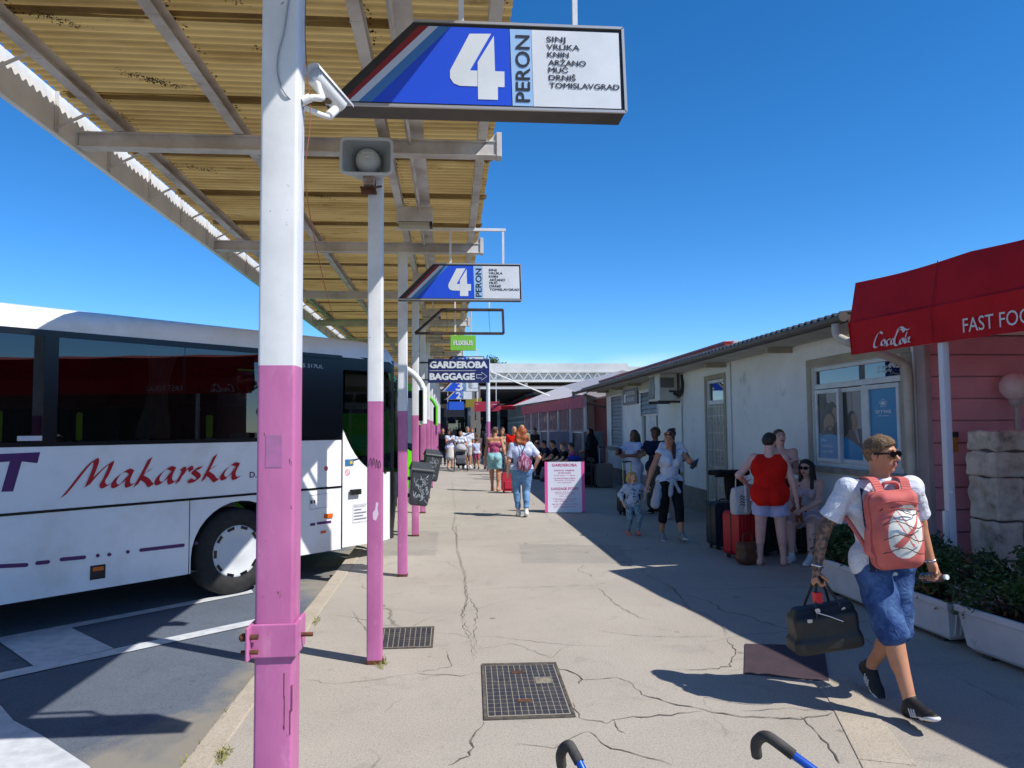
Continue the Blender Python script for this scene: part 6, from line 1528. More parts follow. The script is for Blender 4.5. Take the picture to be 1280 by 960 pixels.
# ------------------------------------------------------------------ the people of the photo
C_WHITE = cloth('white_cotton','d6d9e2',col2='c9cdd8',vs=6); C_OFF = cloth('offwhite_cotton','cbc6c2'); C_BLACK = cloth('black_cloth','17171a',col2='202024',vs=8); C_DENIM = cloth('blue_denim','2a4272',col2='5b7cab',vs=6,vlo=.42,vhi=.75,bs=200,bump=.2); C_LDEN = cloth('light_denim','5d86b4',col2='7aa0c8',vs=5); C_RED = cloth('red_jersey','dc1f14',col2='cf1a12',vs=5); C_LILAC = cloth('lilac_shorts','c3bcd8',col2='b4acca',vs=8)
C_NAVY = cloth('navy_cloth','20283f'); C_GREY = cloth('grey_cloth','6c6d72'); C_DGREY = cloth('dark_grey_cloth','33343a'); C_BEIGE = cloth('beige_cloth','b3a48c'); C_TEAL = cloth('pale_teal_cloth','8fbcc4'); C_PINKT = cloth('pink_floral','c05a86',col2='8a3a5e',vs=30); C_LBLUE = cloth('pale_blue_cotton','c3cbe6',col2='b4bddb',vs=6)
C_FLOR = cloth('printed_child_top','b9c3d2',col2='39435e',vs=26,vlo=.56,vhi=.60); C_FLEG = cloth('printed_leggings','8ba6b0',col2='4d6d7c',vs=34,vlo=.5,vhi=.58); C_BOY = cloth('burgundy_cloth','8d2c46'); C_ROSE = cloth('rose_cloth','b85a72'); C_KHAKI = cloth('khaki_cloth','8d8a6c'); C_BLUE = cloth('mid_blue_cloth','3d5a94'); C_BROWN = cloth('brown_cloth','5a4436')
SH_BLACK = mat('black_trainer','17171a',.6); SH_WHITE = mat('white_trainer','d3d3d3',.6); SH_GREY = mat('grey_trainer','8d9096',.7,col2='62656b',vs=40); SH_CORAL = mat('coral_shoe','e27468',.6); SH_TAN = mat('tan_sandal','a58468',.7); SHADES = mat('black_lens','0b0b0d',.08)
SILV = mat('silver','c9ccd2',.25,1.0)

# 1. walking man with the pink backpack on his chest
MANF = 184.0; BPF = 171.0
man, mi = person('man in sunglasses walking with a pink backpack on his chest and a black bag', (2.66, 4.44), MANF, 1.675,
    dict(hz=.512, hy=.02, lean=1, side=1, twist=-13, head=(41, -2), FR=(.025,.185,.052,2,14), FL=(-.035,-.13,.088,6,-34), KL=(-.1,1,0), HR=(.232,-.03,.495), ER=(.6,-1,0), CR=72, NR=(-1,.3,0), HL=(-.215,.0,.505), EL=(-.6,-1,0), CL=62, NL=(1,.2,-.1), DL=(-.15,.25,-1)),
    dict(skin='tan', girth=1.0, sh=.114, tattoo=['R'], wear=[
        ('top', C_WHITE, dict(i=.021, si=.014, sl=.74, lo=-.035, flare=.018, noise=(.004, 34, 5))),
        ('legs', C_DENIM, dict(i=.016, t=1.10, hi=.03, flare=.014, noise=(.006, 40, 2), name='denim_shorts')),
        ('shoes', SH_BLACK, dict(sole=SH_WHITE)), ('hair', HAIRM['sandy'], dict(style='short', quiff=True, amp=.0032, f=1.8, vol=.01, hl=1.1)), ('glasses', SHADES),
        ('watch', SILV, dict(s='R')), ('watch', SILV, dict(s='L', name='watch'))]), vox=.0055)
# shirt collar and shoe stripes
J = mi['J']; nb = mi['nb']; up, sf, sr = mi['up'], mi['sf'], mi['sr']
mb = MB()
for q in (-1, 1):
    a = nb+up*.035+sr*q*.062-sf*.01; b = nb+up*.022+sf*.075+sr*q*.045; c = nb-up*.035+sf*.105+sr*q*.075; d = nb-up*.02+sf*.03+sr*q*.105
    mb.add([a, b, c, d, a-sr*q*.006, b-sr*q*.006, c-up*.006, d-up*.006], [(0,1,2,3),(7,6,5,4),(0,4,5,1),(1,5,6,2),(2,6,7,3),(3,7,4,0)], True)
mb.build('collar', C_WHITE, man)
mb = MB()
for s in 'LR':
    yw, pt = J['ft'+s]; f = rodr(V3(0,1,0), V3(0,0,1), -yw); r_ = np.cross(f, V3(0,0,1)); f = rodr(f, r_, pt); u = np.cross(r_, f); a = J['a'+s]
    for q in (-1, 1):
        for k in range(3):
            p0 = a+f*(.052+.020*k)*1.0-u*.062+r_*q*.0415; p1 = a+f*(.030+.022*k)-u*.022+r_*q*.036
            mb.bar(p0, p1, .009, .010, r_)
mb.build('shoe_stripes', SH_WHITE, man)

# backpack carried on the chest
BPK = mat('salmon_backpack_cloth','cc6a62',.8,col2='bd5d57',vs=6,bump=.2,bs=120); BPD = mat('backpack_seam','a54a48',.8); BPW = mat('backpack_white_print','d9dad2',.6)
def bag_thing(name, label, cat, at_local, ang=None):
    b = Matrix.Translation(man.location) @ Matrix.Rotation(R_(MANF), 4, 'Z') @ Vector(at_local); return thing(name, label, cat, b, R_(ang or MANF))
bc = V3(.062, .235, 1.135)
bp = bag_thing('backpack', 'salmon pink backpack with white print and dark cords on the walking man', 'backpack', bc-V3(0,0,.29), BPF)
bp.scale = (.89,.90,.87); tilt = rodr(V3(0,1,0), V3(0,0,1), R_(8)); Rt = np.array(Matrix.Rotation(R_(-5),3,'Y')) @ np.eye(3)
o = V3(0,0,.29)
def bslotf(c):
    l = (c-o)@Rt.T; m = np.zeros(len(c), int); x, z = l[:,0]*-1, l[:,2]            # x: picture right
    u, v = (x-.028), (z+.00); a = R_(-17); uu, vv = u*math.cos(a)+v*math.sin(a), -u*math.sin(a)+v*math.cos(a)
    e = (uu/.118)**2+(vv/.178)**2
    fr = l[:,1] > .07
    m[(e < 1) & fr] = 1
    # pink tick running through the white print
    w1 = np.abs(u*.55+v*.83+.01-.9*(u+.02)**2*2) < .0
    t = (u+.09)/.2; yv = -.085+.19*np.clip(t,0,1)**1.5; wd = .030*np.clip(1.25-t,0,1)*np.clip(t*4+.3,0,1)
    m[(np.abs(v-yv) < wd) & fr & (e < 1.02)] = 0
    t2 = (u+.085)/.11; m[(np.abs(v-(.135-.23*np.clip(t2,0,1))) < .010) & (t2 > 0) & (t2 < 1.1) & fr] = 0
    t2 = (u+.045)/.11; m[(np.abs(v-(.150-.23*np.clip(t2,0,1))) < .008) & (t2 > 0) & (t2 < 1.0) & fr] = 0
    m[(np.abs(l[:,1]-.045) < .006) & (np.abs(l[:,0]) > .05)] = 2
    return m
sdf_obj('body', [bx(o, V3(.165,.085,.265), .07, Rt), ell(o+V3(0,.07,-.04), V3(.15,.085,.21), Rt, sm=.03), bx(o+V3(0,.045,.20), V3(.13,.075,.06), .05, Rt), caps(o+V3(-.15,.0,-.12), o+V3(-.15,.0,.02), .045, .04), caps(o+V3(.15,.0,-.14), o+V3(.15,.0,-.02), .045, .04)], .0055, [BPK, BPW, BPD], bp, sm=.025, noise=(.004, 30, 2), slot=bslotf)
mb = MB(); fy = lambda x, z: .085+.085*math.sqrt(max(0, 1-(x/.16)**2-((z+.04)/.225)**2))+.012
for k in range(4):
    z = .135-.085*k; pts = []
    for i in range(15):
        x = -.125+.25*i/14; zz = z-.022*math.sin(i/14*math.pi*2+k*.4)+.004*(i % 2); pts.append(o+V3(x, max(fy(x, zz), .10), zz))
    mb.tube(pts, .0032, 6)
mb.build('bungee_cord', mat('dark_cord','3a2a2c',.7), bp)
mb = MB()
for q in (-1, 1):                                             # shoulder straps over the man's shoulders, loose webbing
    S = (np.array(Matrix.Rotation(R_(MANF-BPF),3,'Z')) @ (mi['nb']-bc+o))/V3(.89,.90,.87)
    pts = cat_rom([o+V3(q*.085,.02,.255), o+V3(q*.10,-.06,.335), S+V3(q*.105,-.01,.035), S+V3(q*.125,-.10,-.02)], 6)
    ribbon_w = .030
    mb = MB()
    for i in range(len(pts)-1): mb.bar(pts[i], pts[i+1], .062, .014, (0,.5,1))
    mb.build('shoulder_strap', BPK, bp, bevel=.004)
mb = MB(); mb.tube(cat_rom([o+V3(-.05,-.04,.255),o+V3(-.04,-.02,.31),o+V3(.04,-.02,.31),o+V3(.05,-.04,.255)],5),.012,8); mb.build('top_handle', BPK, bp)
mb = MB(); mb.tube(cat_rom([o+V3(.13,-.02,-.20),o+V3(.19,-.06,-.08),o+V3(.225,-.14,.02),o+V3(.235,-.2,.06)],5),.015,6); mb.build('webbing', BPK, bp)
mb = MB(); pts = [o+V3(-.12+.24*i/12, .115+.02*math.sin(i/12*math.pi), .185+.02*math.sin(i/12*math.pi)) for i in range(13)]; mb.tube(pts, .0045, 6); pts = [o+V3(-.10+.2*i/12, .14+.015*math.sin(i/12*math.pi), .145+.012*math.sin(i/12*math.pi)) for i in range(13)]; mb.tube(pts, .004, 6); mb.build('zip', BPD, bp)
# patterned strap of another bag
mb = MB(); pts = cat_rom([mi['nb']+V3(.115,-.03,.022), mi['nb']+V3(.140,.06,-.05), mi['hip']+mi['up']*.30+V3(.160,.105,.0), mi['hip']+V3(.15,.125,.12), mi['hip']+V3(.145,.125,-.02)],6)
st = thing('patterned_strap', 'navy patterned bag strap hanging down the right side of the white shirt', 'strap', man.location, R_(MANF))
for i in range(len(pts)-1): mb.bar(pts[i], pts[i+1], .055, .008, (0,1,.2))
mb.build('webbing', mat('navy_pattern_webbing','1f2a4c',.8,col2='b9aeb0',vs=28,vlo=.60,vhi=.64), st)
# duffel bag in his right hand
hR = mi['J']['wR']; db = hR+V3(-.0,.0,-.10)
BK = mat('black_leather','1b1b1b',.55,col2='232322',vs=20,bump=.12,bs=90); 
dz = V3(db[0]-.02, db[1]+.02, db[2]-.245)
t = bag_thing('holdall', 'soft black holdall with long handles and red tag in the walking man\'s hand', 'bag', dz-V3(0,0,.155))
Rd = np.array(Matrix.Rotation(R_(10),3,'Z')) @ np.array(Matrix.Rotation(R_(-9),3,'Y')); o2 = V3(0,0,.155)
sdf_obj('body', [bx(o2+V3(0,0,-.02), V3(.195,.095,.115), .035, Rd), bx(o2+V3(0,0,-.09), V3(.21,.10,.045), .03, Rd), bx(o2+V3(0,0,.06), V3(.185,.06,.07), .03, Rd)], .006, [BK], t, sm=.025, noise=(.0025, 30, 4))
mb = MB(); top = hR-dz+o2+V3(.0,.012,-.045)
for q, y in ((-1,-.07),(1,.07)):
    a = o2+V3(-.085,y,.10); b = o2+V3(.085,y,.10); pts = cat_rom([a+V3(0,0,-.12), a, a*.45+top*.55+V3(-.012,0,.0), top+V3(-.012,q*.01,0), top+V3(.012,q*.01,0), b*.45+top*.55+V3(.012,0,0), b, b+V3(0,0,-.12)], 5); mb.tube(pts, .0085, 8)
mb.build('handle', BK, t)
mb = MB(); mb.cyl(o2+V3(.085,.075,.11), o2+V3(.085,.085,.11), .016, n=12); mb.cyl(o2+V3(-.085,.075,.11), o2+V3(-.085,.085,.11), .016, n=12); mb.tube([o2+V3(.09,.09,.10), o2+V3(.02,.10,.08), o2+V3(-.06,.115,.05)], .004, 5); mb.build('buckle', SILV, t)
mb = MB(); c0 = (o2+V3(.085,.07,.10))*.6+top*.4; mb.box(c0-V3(.022,.02,.03), c0+V3(.022,.02,.03)); mb.build('red_tag', mat('red_tag','d9202a',.5), t)
mb = MB(); mb.box(o2+V3(.14,.108,.05), o2+V3(.17,.113,.07)); mb.build('zip_pull', SILV, t)
# bottle in his left hand
hL = mi['J']['wL']; bt = hL+V3(.01,.035,-.085)
t = bag_thing('water_bottle', 'clear plastic water bottle with white cap held sideways in the walking man\'s hand', 'bottle', bt)
dvb = Vector((-.12,.97,.20)).normalized(); Mb = dvb.to_track_quat('Z','Y').to_matrix().to_4x4()
mb = MB(); mb.lathe([(.0,-.10),(.028,-.10),(.031,-.09),(.031,.03),(.026,.055),(.013,.075),(.0125,.085)], Mb, 20); mb.build('bottle', glass('bottle_plastic',(.85,.9,.93),.08,.03), t)
mb = MB(); mb.cyl(Mb @ Vector((0,0,.083)), Mb @ Vector((0,0,.10)), .0155, n=16); mb.build('cap', SWHITE, t)

# 2. mother and child
mum, mm = person('woman in white top with jacket tied at her waist, leading a small child', (3.30, 10.98), 188, 1.66,
    dict(hz=.515, lean=2, side=-1, head=(-38,2), FL=(-.045,.14,.05,6,8), FR=(.05,-.08,.055,8,-12), HR=(.245,.07,.50), ER=(.8,-.6,0), CR=55, HL=(-.13,.17,.70), EL=(-.9,-.6,-.4), CL=60, NL=(.4,.5,.5)),
    dict(skin='tan', fem=True, girth=1.05, wear=[('top', C_WHITE, dict(i=.012, sl=.10, flare=.004, lo=.01)), ('legs', C_BLACK, dict(i=.010, t=1.52, hi=.05)), ('shoes', SH_GREY, dict(sole=SH_WHITE)),
     ('hair', HAIRM['auburn'], dict(style='sidelong', q=-1, len=.75, amp=.003)),
     ('prims', C_GREY if False else cloth('pale_grey_jersey','a9adb8'), dict(name='tied_jacket', noise=(.006,40,3)), lambda L: [caps(L['J']['hL']+V3(-.03,0,.05), L['J']['hR']+V3(.03,0,.05), .030, .030), ell(L['hip']+V3(0,0,.06), V3(.175,.14,.045)), caps(L['hip']+V3(.02,.13,.03), L['hip']+V3(.06,.16,-.18), .035, .03), caps(L['hip']+V3(-.02,.13,.04), L['hip']+V3(-.09,.16,-.12), .03, .022), caps(L['hip']+V3(.16,.02,.03), L['hip']+V3(.25,.04,-.30), .055, .075)])]), vox=.0075)
mb = MB(); hp = mm['hp']
for q in (-1,1): mb.prism([(.03*math.cos(a), .022*math.sin(a)) for a in np.linspace(0,6.28,14,endpoint=False)], place(mm['sr'],mm['up'],nrm(mm['sf']+V3(0,0,.4)),hp(q*.16,.32,.40)), .008)
mb.build('sunglasses_on_head', mat('tortoise_lens','4a2d22',.15), mum)
t = thing('drink_bottle', 'small dark drink bottle in the hand of the woman leading the child', 'bottle', mm['wloc'](mm['J']['wL']+V3(-.03,.05,-.02)))
mb = MB(); Mb = Matrix.Rotation(R_(38),4,'Y'); mb.lathe([(0,-.07),(.026,-.07),(.029,-.05),(.029,.05),(.014,.09),(.013,.10)], Mb, 16); mb.build('bottle', mat('dark_bottle','23304a',.2), t)
mb = MB(); mb.cyl(Mb@Vector((0,0,.10)), Mb@Vector((0,0,.118)), .015, n=12); mb.build('cap', CHROME, t)
t = thing('shoulder_bag', 'dark shoulder strap bag worn by the woman leading the child', 'bag', mm['wloc'](V3(-.15,-.10,.95)), R_(188))
sdf_obj('body', [bx(V3(0,-.06,-.0), V3(.10,.06,.13), .05)], .012, [C_BLACK], t, noise=(.004,30,2))
child, ci = person('small blond child in a printed top and leggings holding the woman\'s hand', (2.88, 11.60), 186, .99,
    dict(hz=.49, head=(4,0), FL=(-.06,.06,.055,6,4), FR=(.06,-.05,.055,6,-8), HL=(-.20,.04,.60), EL=(-1,-.4,0), HR=(.16,.03,.50), ER=(1,-.6,0)),
    dict(child=True, skin='fair', girth=1.12, sh=.105, wear=[('top', C_FLOR, dict(i=.013, sl=1.6, lo=-.06, noise=(.003,50,1))), ('legs', C_FLEG, dict(i=.007, t=1.9, hi=.03, noise=(.003,50,4))), ('shoes', SH_CORAL, dict(sole=SH_CORAL)), ('hair', HAIRM['blond'], dict(style='long', len=.42, vol=.03, amp=.006))]), vox=.0065)

# 3. group by the door: red vest, standing woman, seated woman
person('stocky short-haired person in red sleeveless top and lilac shorts, seen from behind', (3.93, 8.86), -22, 1.64,
    dict(hz=.52, lean=0, head=(-28,4), FL=(-.085,.0,.045,14,0), FR=(.085,.02,.045,12,0), HL=(-.17,.10,.60), EL=(-.8,-.8,-.2), HR=(.19,-.01,.47), ER=(.8,-.6,0)),
    dict(skin='pink', girth=1.16, sh=.108, wear=[('top', C_RED, dict(i=.026, sl=0, lo=-.07, name='sleeveless_top', noise=(.006,26,2))), ('legs', C_LILAC, dict(i=.014, t=.62, flare=.024, hi=-.0, name='shorts', noise=(.004,40,2))), ('shoes', SH_WHITE, dict(sandal=True, sole=mat('pale_sandal','b8aba0',.7))), ('hair', HAIRM['dark'], dict(style='short', vol=.02, hl=2.0))]), vox=.0075)
person('young woman in black shorts and strapless top standing with folded arms by the window', (4.50, 9.72), 158, 1.67,
    dict(hz=.525, lean=-1, side=2, head=(18,-14), FL=(-.06,.06,.045,16,0), FR=(.06,-.03,.045,8,0), HL=(.03,.12,.70), EL=(-1,-.3,-.4), CL=40, HR=(-.06,.12,.735), ER=(1,-.3,-.4), CR=45),
    dict(skin='pink', fem=True, girth=.98, wear=[('top', cloth('dusty_pink_band','b98d92'), dict(i=.008, sl=0, lo=.155, hi=.235, name='strapless_top')), ('legs', C_BLACK, dict(i=.012, t=.42, hi=.07, flare=.012, name='shorts')), ('shoes', SH_WHITE, dict(sole=SH_WHITE)), ('hair', HAIRM['brown'], dict(style='pony'))]), vox=.0075)
seat_p, si = person('seated young woman with long dark hair and sunglasses in a pale pink playsuit', (4.62, 9.30), 138, 1.64,
    dict(hz=.305, hy=-.02, lean=-2, head=(-8,4), FL=(-.09,.27,.045,6,0), FR=(.05,.26,.045,6,0), KL=(-.15,1,.8), KR=(.15,1,.8), HL=(-.03,.20,.40), HR=(.045,.21,.395), EL=(-1,-.4,-.3), ER=(1,-.4,-.3), CL=45, CR=45),
    dict(skin='pink', fem=True, girth=.97, wear=[('top', cloth('pale_pink_cloth','c9b3b4'), dict(i=.011, sl=0, lo=-.02, hi=.225, name='playsuit_top')), ('legs', cloth('pale_pink_shorts','c4b0b4'), dict(i=.013, t=.45, hi=.06, flare=.015, name='shorts')), ('shoes', SH_WHITE, dict(sole=SH_WHITE)), ('hair', HAIRM['dark'], dict(style='long', len=1.55, vol=.02)), ('glasses', SHADES)]), vox=.0075)

# 4. at the luggage counter
person('person with dark hair in white shirt at the counter, looking down at a phone', (3.72, 14.75), 120, 1.66,
    dict(head=(0,-22), HL=(-.08,.22,.68), HR=(.06,.24,.72), EL=(-1,-.5,-.4), ER=(1,-.5,-.4)), dict(skin='brown', fem=True, wear=[('top', C_LBLUE, dict(sl=.6, lo=-.10)), ('legs', C_LBLUE, dict(t=1.6)), ('shoes', SH_WHITE), ('hair', HAIRM['dark'], dict(style='long', len=.7))]), vox=.0095)
person('dark-haired person in a navy patterned dress between the two others at the counter', (4.05, 14.35), 150, 1.70,
    dict(head=(-20,-14), HL=(-.10,.2,.66), HR=(.10,.22,.68)), dict(skin='brown', fem=True, wear=[('top', C_NAVY, dict(sl=.5, lo=-.08)), ('prims', cloth('patterned_skirt','59584f',col2='2f3340',vs=22), dict(name='long_skirt'), lambda L: [caps(L['hip'], V3(0,0,.22), .15, .19)]), ('shoes', SH_BLACK), ('hair', HAIRM['dark'], dict(style='short', vol=.06))]), vox=.0095)
person('person with hair in a bun and white T-shirt behind the woman with the child', (4.10, 13.45), 165, 1.68,
    dict(head=(-30,-6), HL=(-.13,.18,.66), HR=(.12,.16,.64)), dict(skin='brown', fem=True, wear=[('top', C_WHITE, dict(sl=.6, lo=-.06)), ('legs', C_BEIGE, dict(t=1.9)), ('shoes', SH_WHITE), ('hair', HAIRM['dark'], dict(style='bun', bz=.45, by=-.38))]), vox=.0095)

# 5. walkers on the platform
rw, ri = person('woman with curly red hair, pale T-shirt and jeans walking away with a striped drawstring bag', (1.36, 14.2), 2, 1.72,
    dict(hz=.515, head=(6,-4), FL=(-.03,.04,.05,4,0), FR=(.045,-.05,.06,8,-14), KR=(.1,1,0), HL=(-.145,.06,.49), HR=(.165,.09,.54), ER=(1,-.8,0)),
    dict(skin='fair', fem=True, girth=1.08, wear=[('top', C_LBLUE, dict(i=.018, sl=.8, lo=.01, flare=.02)), ('legs', C_LDEN, dict(i=.011, t=1.84, hi=.09, name='jeans')), ('shoes', SH_WHITE, dict(sole=SH_WHITE)), ('hair', HAIRM['red'], dict(style='curly', len=.95, vol=.08, amp=.011, f=1.0))]), vox=.008)
t = thing('drawstring_bag', 'burgundy striped drawstring bag on the back of the red-haired woman', 'bag', ri['wloc'](V3(.035,-.19,.88)), R_(2))
sdf_obj('body', [ell(V3(0,0,.13), V3(.15,.07,.15)), caps(V3(0,0,.14), V3(-.03,.04,.36), .10, .02, V3(0,1,0), .6)], .01, [mat('striped_burgundy','7d2a55',.8,col2='b99ab0',vs=16,stretch=(3,1,.3),vlo=.52,vhi=.56)], t, sm=.05, noise=(.005,35,1))
mb = MB(); mb.tube(cat_rom([(-.03,.05,.36),(-.07,.09,.50),(-.09,.20,.56)],5),.006,5); mb.tube(cat_rom([(-.03,.05,.36),(.02,.09,.46),(.07,.20,.56)],5),.006,5); mb.build('cord', C_NAVY, t)
tw, ti = person('woman in pink floral strapless top and pale blue shorts walking away pulling a red suitcase', (1.19, 19.9), -12, 1.74,
    dict(head=(-24,0), FL=(-.05,.05,.05,4,0), FR=(.05,-.03,.05,6,-6), HR=(.185,-.05,.47), HL=(-.17,.05,.48)),
    dict(skin='tan', fem=True, wear=[('top', C_PINKT, dict(i=.012, sl=0, lo=.03, hi=.225, name='strapless_top')), ('legs', C_TEAL, dict(i=.018, t=.75, hi=.07, flare=.03, name='shorts')), ('shoes', SH_TAN, dict(sandal=True, sole=SH_TAN)), ('hair', HAIRM['brown'], dict(style='bun', bz=.3))]), vox=.0095)
bw, bi = person('tall man with dark backpack, black T-shirt and shorts walking away', (1.50, 29.9), 4, 1.86,
    dict(FL=(-.05,.09,.05,6,4), FR=(.05,-.09,.07,6,-20)), dict(skin='fair', girth=1.1, wear=[('top', C_BLACK, dict(sl=.65)), ('legs', C_DGREY, dict(t=.95, flare=.02, name='shorts')), ('shoes', SH_BLACK, dict(sole=SH_WHITE)), ('hair', HAIRM['brown'], dict(style='short'))]), vox=.013)
t = thing('backpack', 'grey backpack on the back of the tall man far along the platform', 'backpack', bi['wloc'](V3(0,-.23,1.02)), R_(4))
sdf_obj('body', [bx(V3(0,0,.22), V3(.16,.09,.24), .07), bx(V3(0,-.08,.14), V3(.12,.06,.12), .05)], .014, [mat('grey_violet_cloth','57525f',.85)], t, sm=.03)
person('bald man in a bright red shirt', (2.08, 24.1), 168, 1.76, dict(head=(20,0)), dict(skin='tan', girth=1.12, wear=[('top', C_RED, dict(sl=.6)), ('legs', C_NAVY, dict(t=.9)), ('shoes', SH_BLACK)]), vox=.012)
crowd = [
 ('woman in a white top bending over a pushchair', (0.42,30.4), 178, 1.62, dict(lean=14, head=(0,-25), HL=(-.13,.24,.58), HR=(.13,.24,.58)), dict(skin='tan', fem=True, wear=[('top',C_WHITE,dict(sl=.6)),('legs',C_BLACK,dict(t=1.9)),('shoes',SH_BLACK),('hair',HAIRM['dark'],dict(style='bun'))])),
 ('grey-haired man in white T-shirt and pale shorts behind the pushchair', (0.72,31.4), 185, 1.78, dict(HR=(.14,.16,.58)), dict(skin='tan', girth=1.1, wear=[('top',C_WHITE,dict(sl=.7)),('legs',C_OFF,dict(t=.95)),('shoes',SH_WHITE),('hair',HAIRM['grey'],dict(style='short'))])),
 ('woman in a white and blue dress standing by the posts, left of the pushchair', (-0.02,31.2), 200, 1.66, dict(head=(-60,5), HR=(.05,.2,.72)), dict(skin='tan', fem=True, wear=[('top',cloth('white_blue_print','c4cbe2',col2='4b62a8',vs=24,vlo=.56,vhi=.6),dict(sl=.3)),('prims',C_OFF,dict(name='skirt'),lambda L:[caps(L['hip'],V3(0,0,.5),.14,.19)]),('shoes',SH_TAN),('hair',HAIRM['dark'],dict(style='long'))])),
 ('person in black clothes half hidden behind the last posts', (-0.35,34.0), 180, 1.72, {}, dict(skin='tan', wear=[('top',C_BLACK,dict(sl=1.5)),('legs',C_BLACK,dict(t=1.9)),('shoes',SH_BLACK),('hair',HAIRM['dark'],{})])),
 ('person in dark grey standing in the shade of the far canopy', (1.0,36.5), 170, 1.76, {}, dict(skin='tan', wear=[('top',C_DGREY,dict(sl=.7)),('legs',C_NAVY,dict(t=1.9)),('shoes',SH_BLACK),('hair',HAIRM['dark'],{})])),
 ('child in rose shorts walking beside the tall man', (1.08,30.6), 10, 1.25, dict(FL=(-.05,.08,.05),FR=(.05,-.06,.05)), dict(child=True, skin='tan', wear=[('top',C_LBLUE,dict(sl=.6)),('legs',C_ROSE,dict(t=.95)),('shoes',SH_BLACK),('hair',HAIRM['brown'],{})])),
 ('man in dark T-shirt facing the camera just right of the floral woman', (2.02,28.6), 180, 1.74, {}, dict(skin='tan', wear=[('top',C_NAVY,dict(sl=.6)),('legs',C_BLACK,dict(t=1.9)),('shoes',SH_BLACK),('hair',HAIRM['dark'],{})])),
 ('woman in a tan top between the floral woman and the bald man', (1.86,26.6), 176, 1.66, {}, dict(skin='tan', fem=True, wear=[('top',C_BEIGE,dict(sl=.3)),('legs',C_DGREY,dict(t=1.9)),('shoes',SH_TAN),('hair',HAIRM['brown'],dict(style='long'))])),
 ('man in khaki seen over the head of the red-haired woman', (2.42,25.0), 190, 1.80, {}, dict(skin='fair', wear=[('top',C_KHAKI,dict(sl=.6)),('legs',C_BEIGE,dict(t=1.9)),('shoes',SH_BLACK),('hair',HAIRM['blond'],{})])),
 ('person in blue standing right of the bald man', (2.75,27.6), 140, 1.72, {}, dict(skin='tan', wear=[('top',C_BLUE,dict(sl=.6)),('legs',C_NAVY,dict(t=1.9)),('shoes',SH_BLACK),('hair',HAIRM['dark'],{})])),
 ('person in brown far back under the canopy, left of the tall man', (0.98,33.6), 175, 1.70, {}, dict(skin='tan', wear=[('top',C_BROWN,dict(sl=.6)),('legs',C_BLUE,dict(t=1.9)),('shoes',SH_BLACK),('hair',HAIRM['brown'],{})])),
 ('dark-haired person in black standing behind the row of seated people', (3.35,29.0), 120, 1.70, {}, dict(skin='tan', wear=[('top',C_BLACK,dict(sl=.6)),('legs',C_DGREY,dict(t=1.9)),('shoes',SH_BLACK),('hair',HAIRM['dark'],{})])),
]
for lab, xy, fc_, H, P, W in crowd: person(lab, xy, fc_, H, P, W, vox=.014)
# 6. seated in the shade
sitp = dict(hz=.30, hy=-.02, lean=8, FL=(-.08,.26,.045,6,0), FR=(.08,.25,.045,6,0), KL=(-.1,1,.8), KR=(.1,1,.8), HL=(-.09,.26,.40), HR=(.09,.26,.40), EL=(-1,-.4,-.3), ER=(1,-.4,-.3))
seated = [
 ('seated person in a plum top, first of the shaded row, nearest the grey suitcase', (3.62,21.2), 80, 1.66, C_ROSE, C_DGREY, HAIRM['dark'], 'tan', 'short'),
 ('seated red-haired woman in black in the shaded row', (3.48,22.2), 100, 1.62, C_BLACK, C_KHAKI, HAIRM['red'], 'fair', 'bun'),
 ('seated man in black T-shirt leaning forward in the shaded row', (3.42,23.2), 85, 1.74, C_BLACK, C_BLACK, HAIRM['dark'], 'tan', 'short'),
 ('seated man in dark blue with arms on his knees in the shaded row', (3.30,24.3), 92, 1.74, C_NAVY, C_BLACK, HAIRM['dark'], 'tan', 'short'),
 ('seated person in charcoal at the far end of the shaded row', (3.22,25.5), 95, 1.68, C_DGREY, C_BLACK, HAIRM['brown'], 'tan', 'short'),
]
for lab, xy, fc_, H, a, b, hr, sk, stl in seated:
    person(lab, xy, fc_, H, dict(sitp, lean=random.Random(lab+'a').uniform(-4, 24), head=(random.Random(lab).uniform(-25,25), -8)), dict(skin=sk, girth=1.05, wear=[('top',a,dict(sl=.6)),('legs',b,dict(t=1.9)),('shoes',SH_BLACK),('hair',hr,dict(style=stl))]), vox=.012)
t = thing('bench', 'long dark slatted bench under the shaded row of seated people', 'bench', (3.75, 23.4, 0))
mb = MB()
for k in range(4): mb.box((-.22+.11*k,-2.9,.40),(-.13+.11*k,2.9,.425))
mb.build('seat', mat('bench_wood','4a3a30',.7), t)
mb = MB(); mb.box((.24,-2.9,.55),(.27,2.9,.65)); mb.box((.25,-2.9,.72),(.28,2.9,.82)); mb.build('backrest', mat('bench_wood','4a3a30',.7), t)
for y in (-2.7,0,2.7):
    mb = MB(); mb.box((-.2,y-.025,0),(-.15,y+.025,.399)); mb.box((.2,y-.025,0),(.25,y+.025,.85)); mb.box((-.15,y-.02,.34),(.2,y+.02,.385)); mb.build('leg', DARK, t)
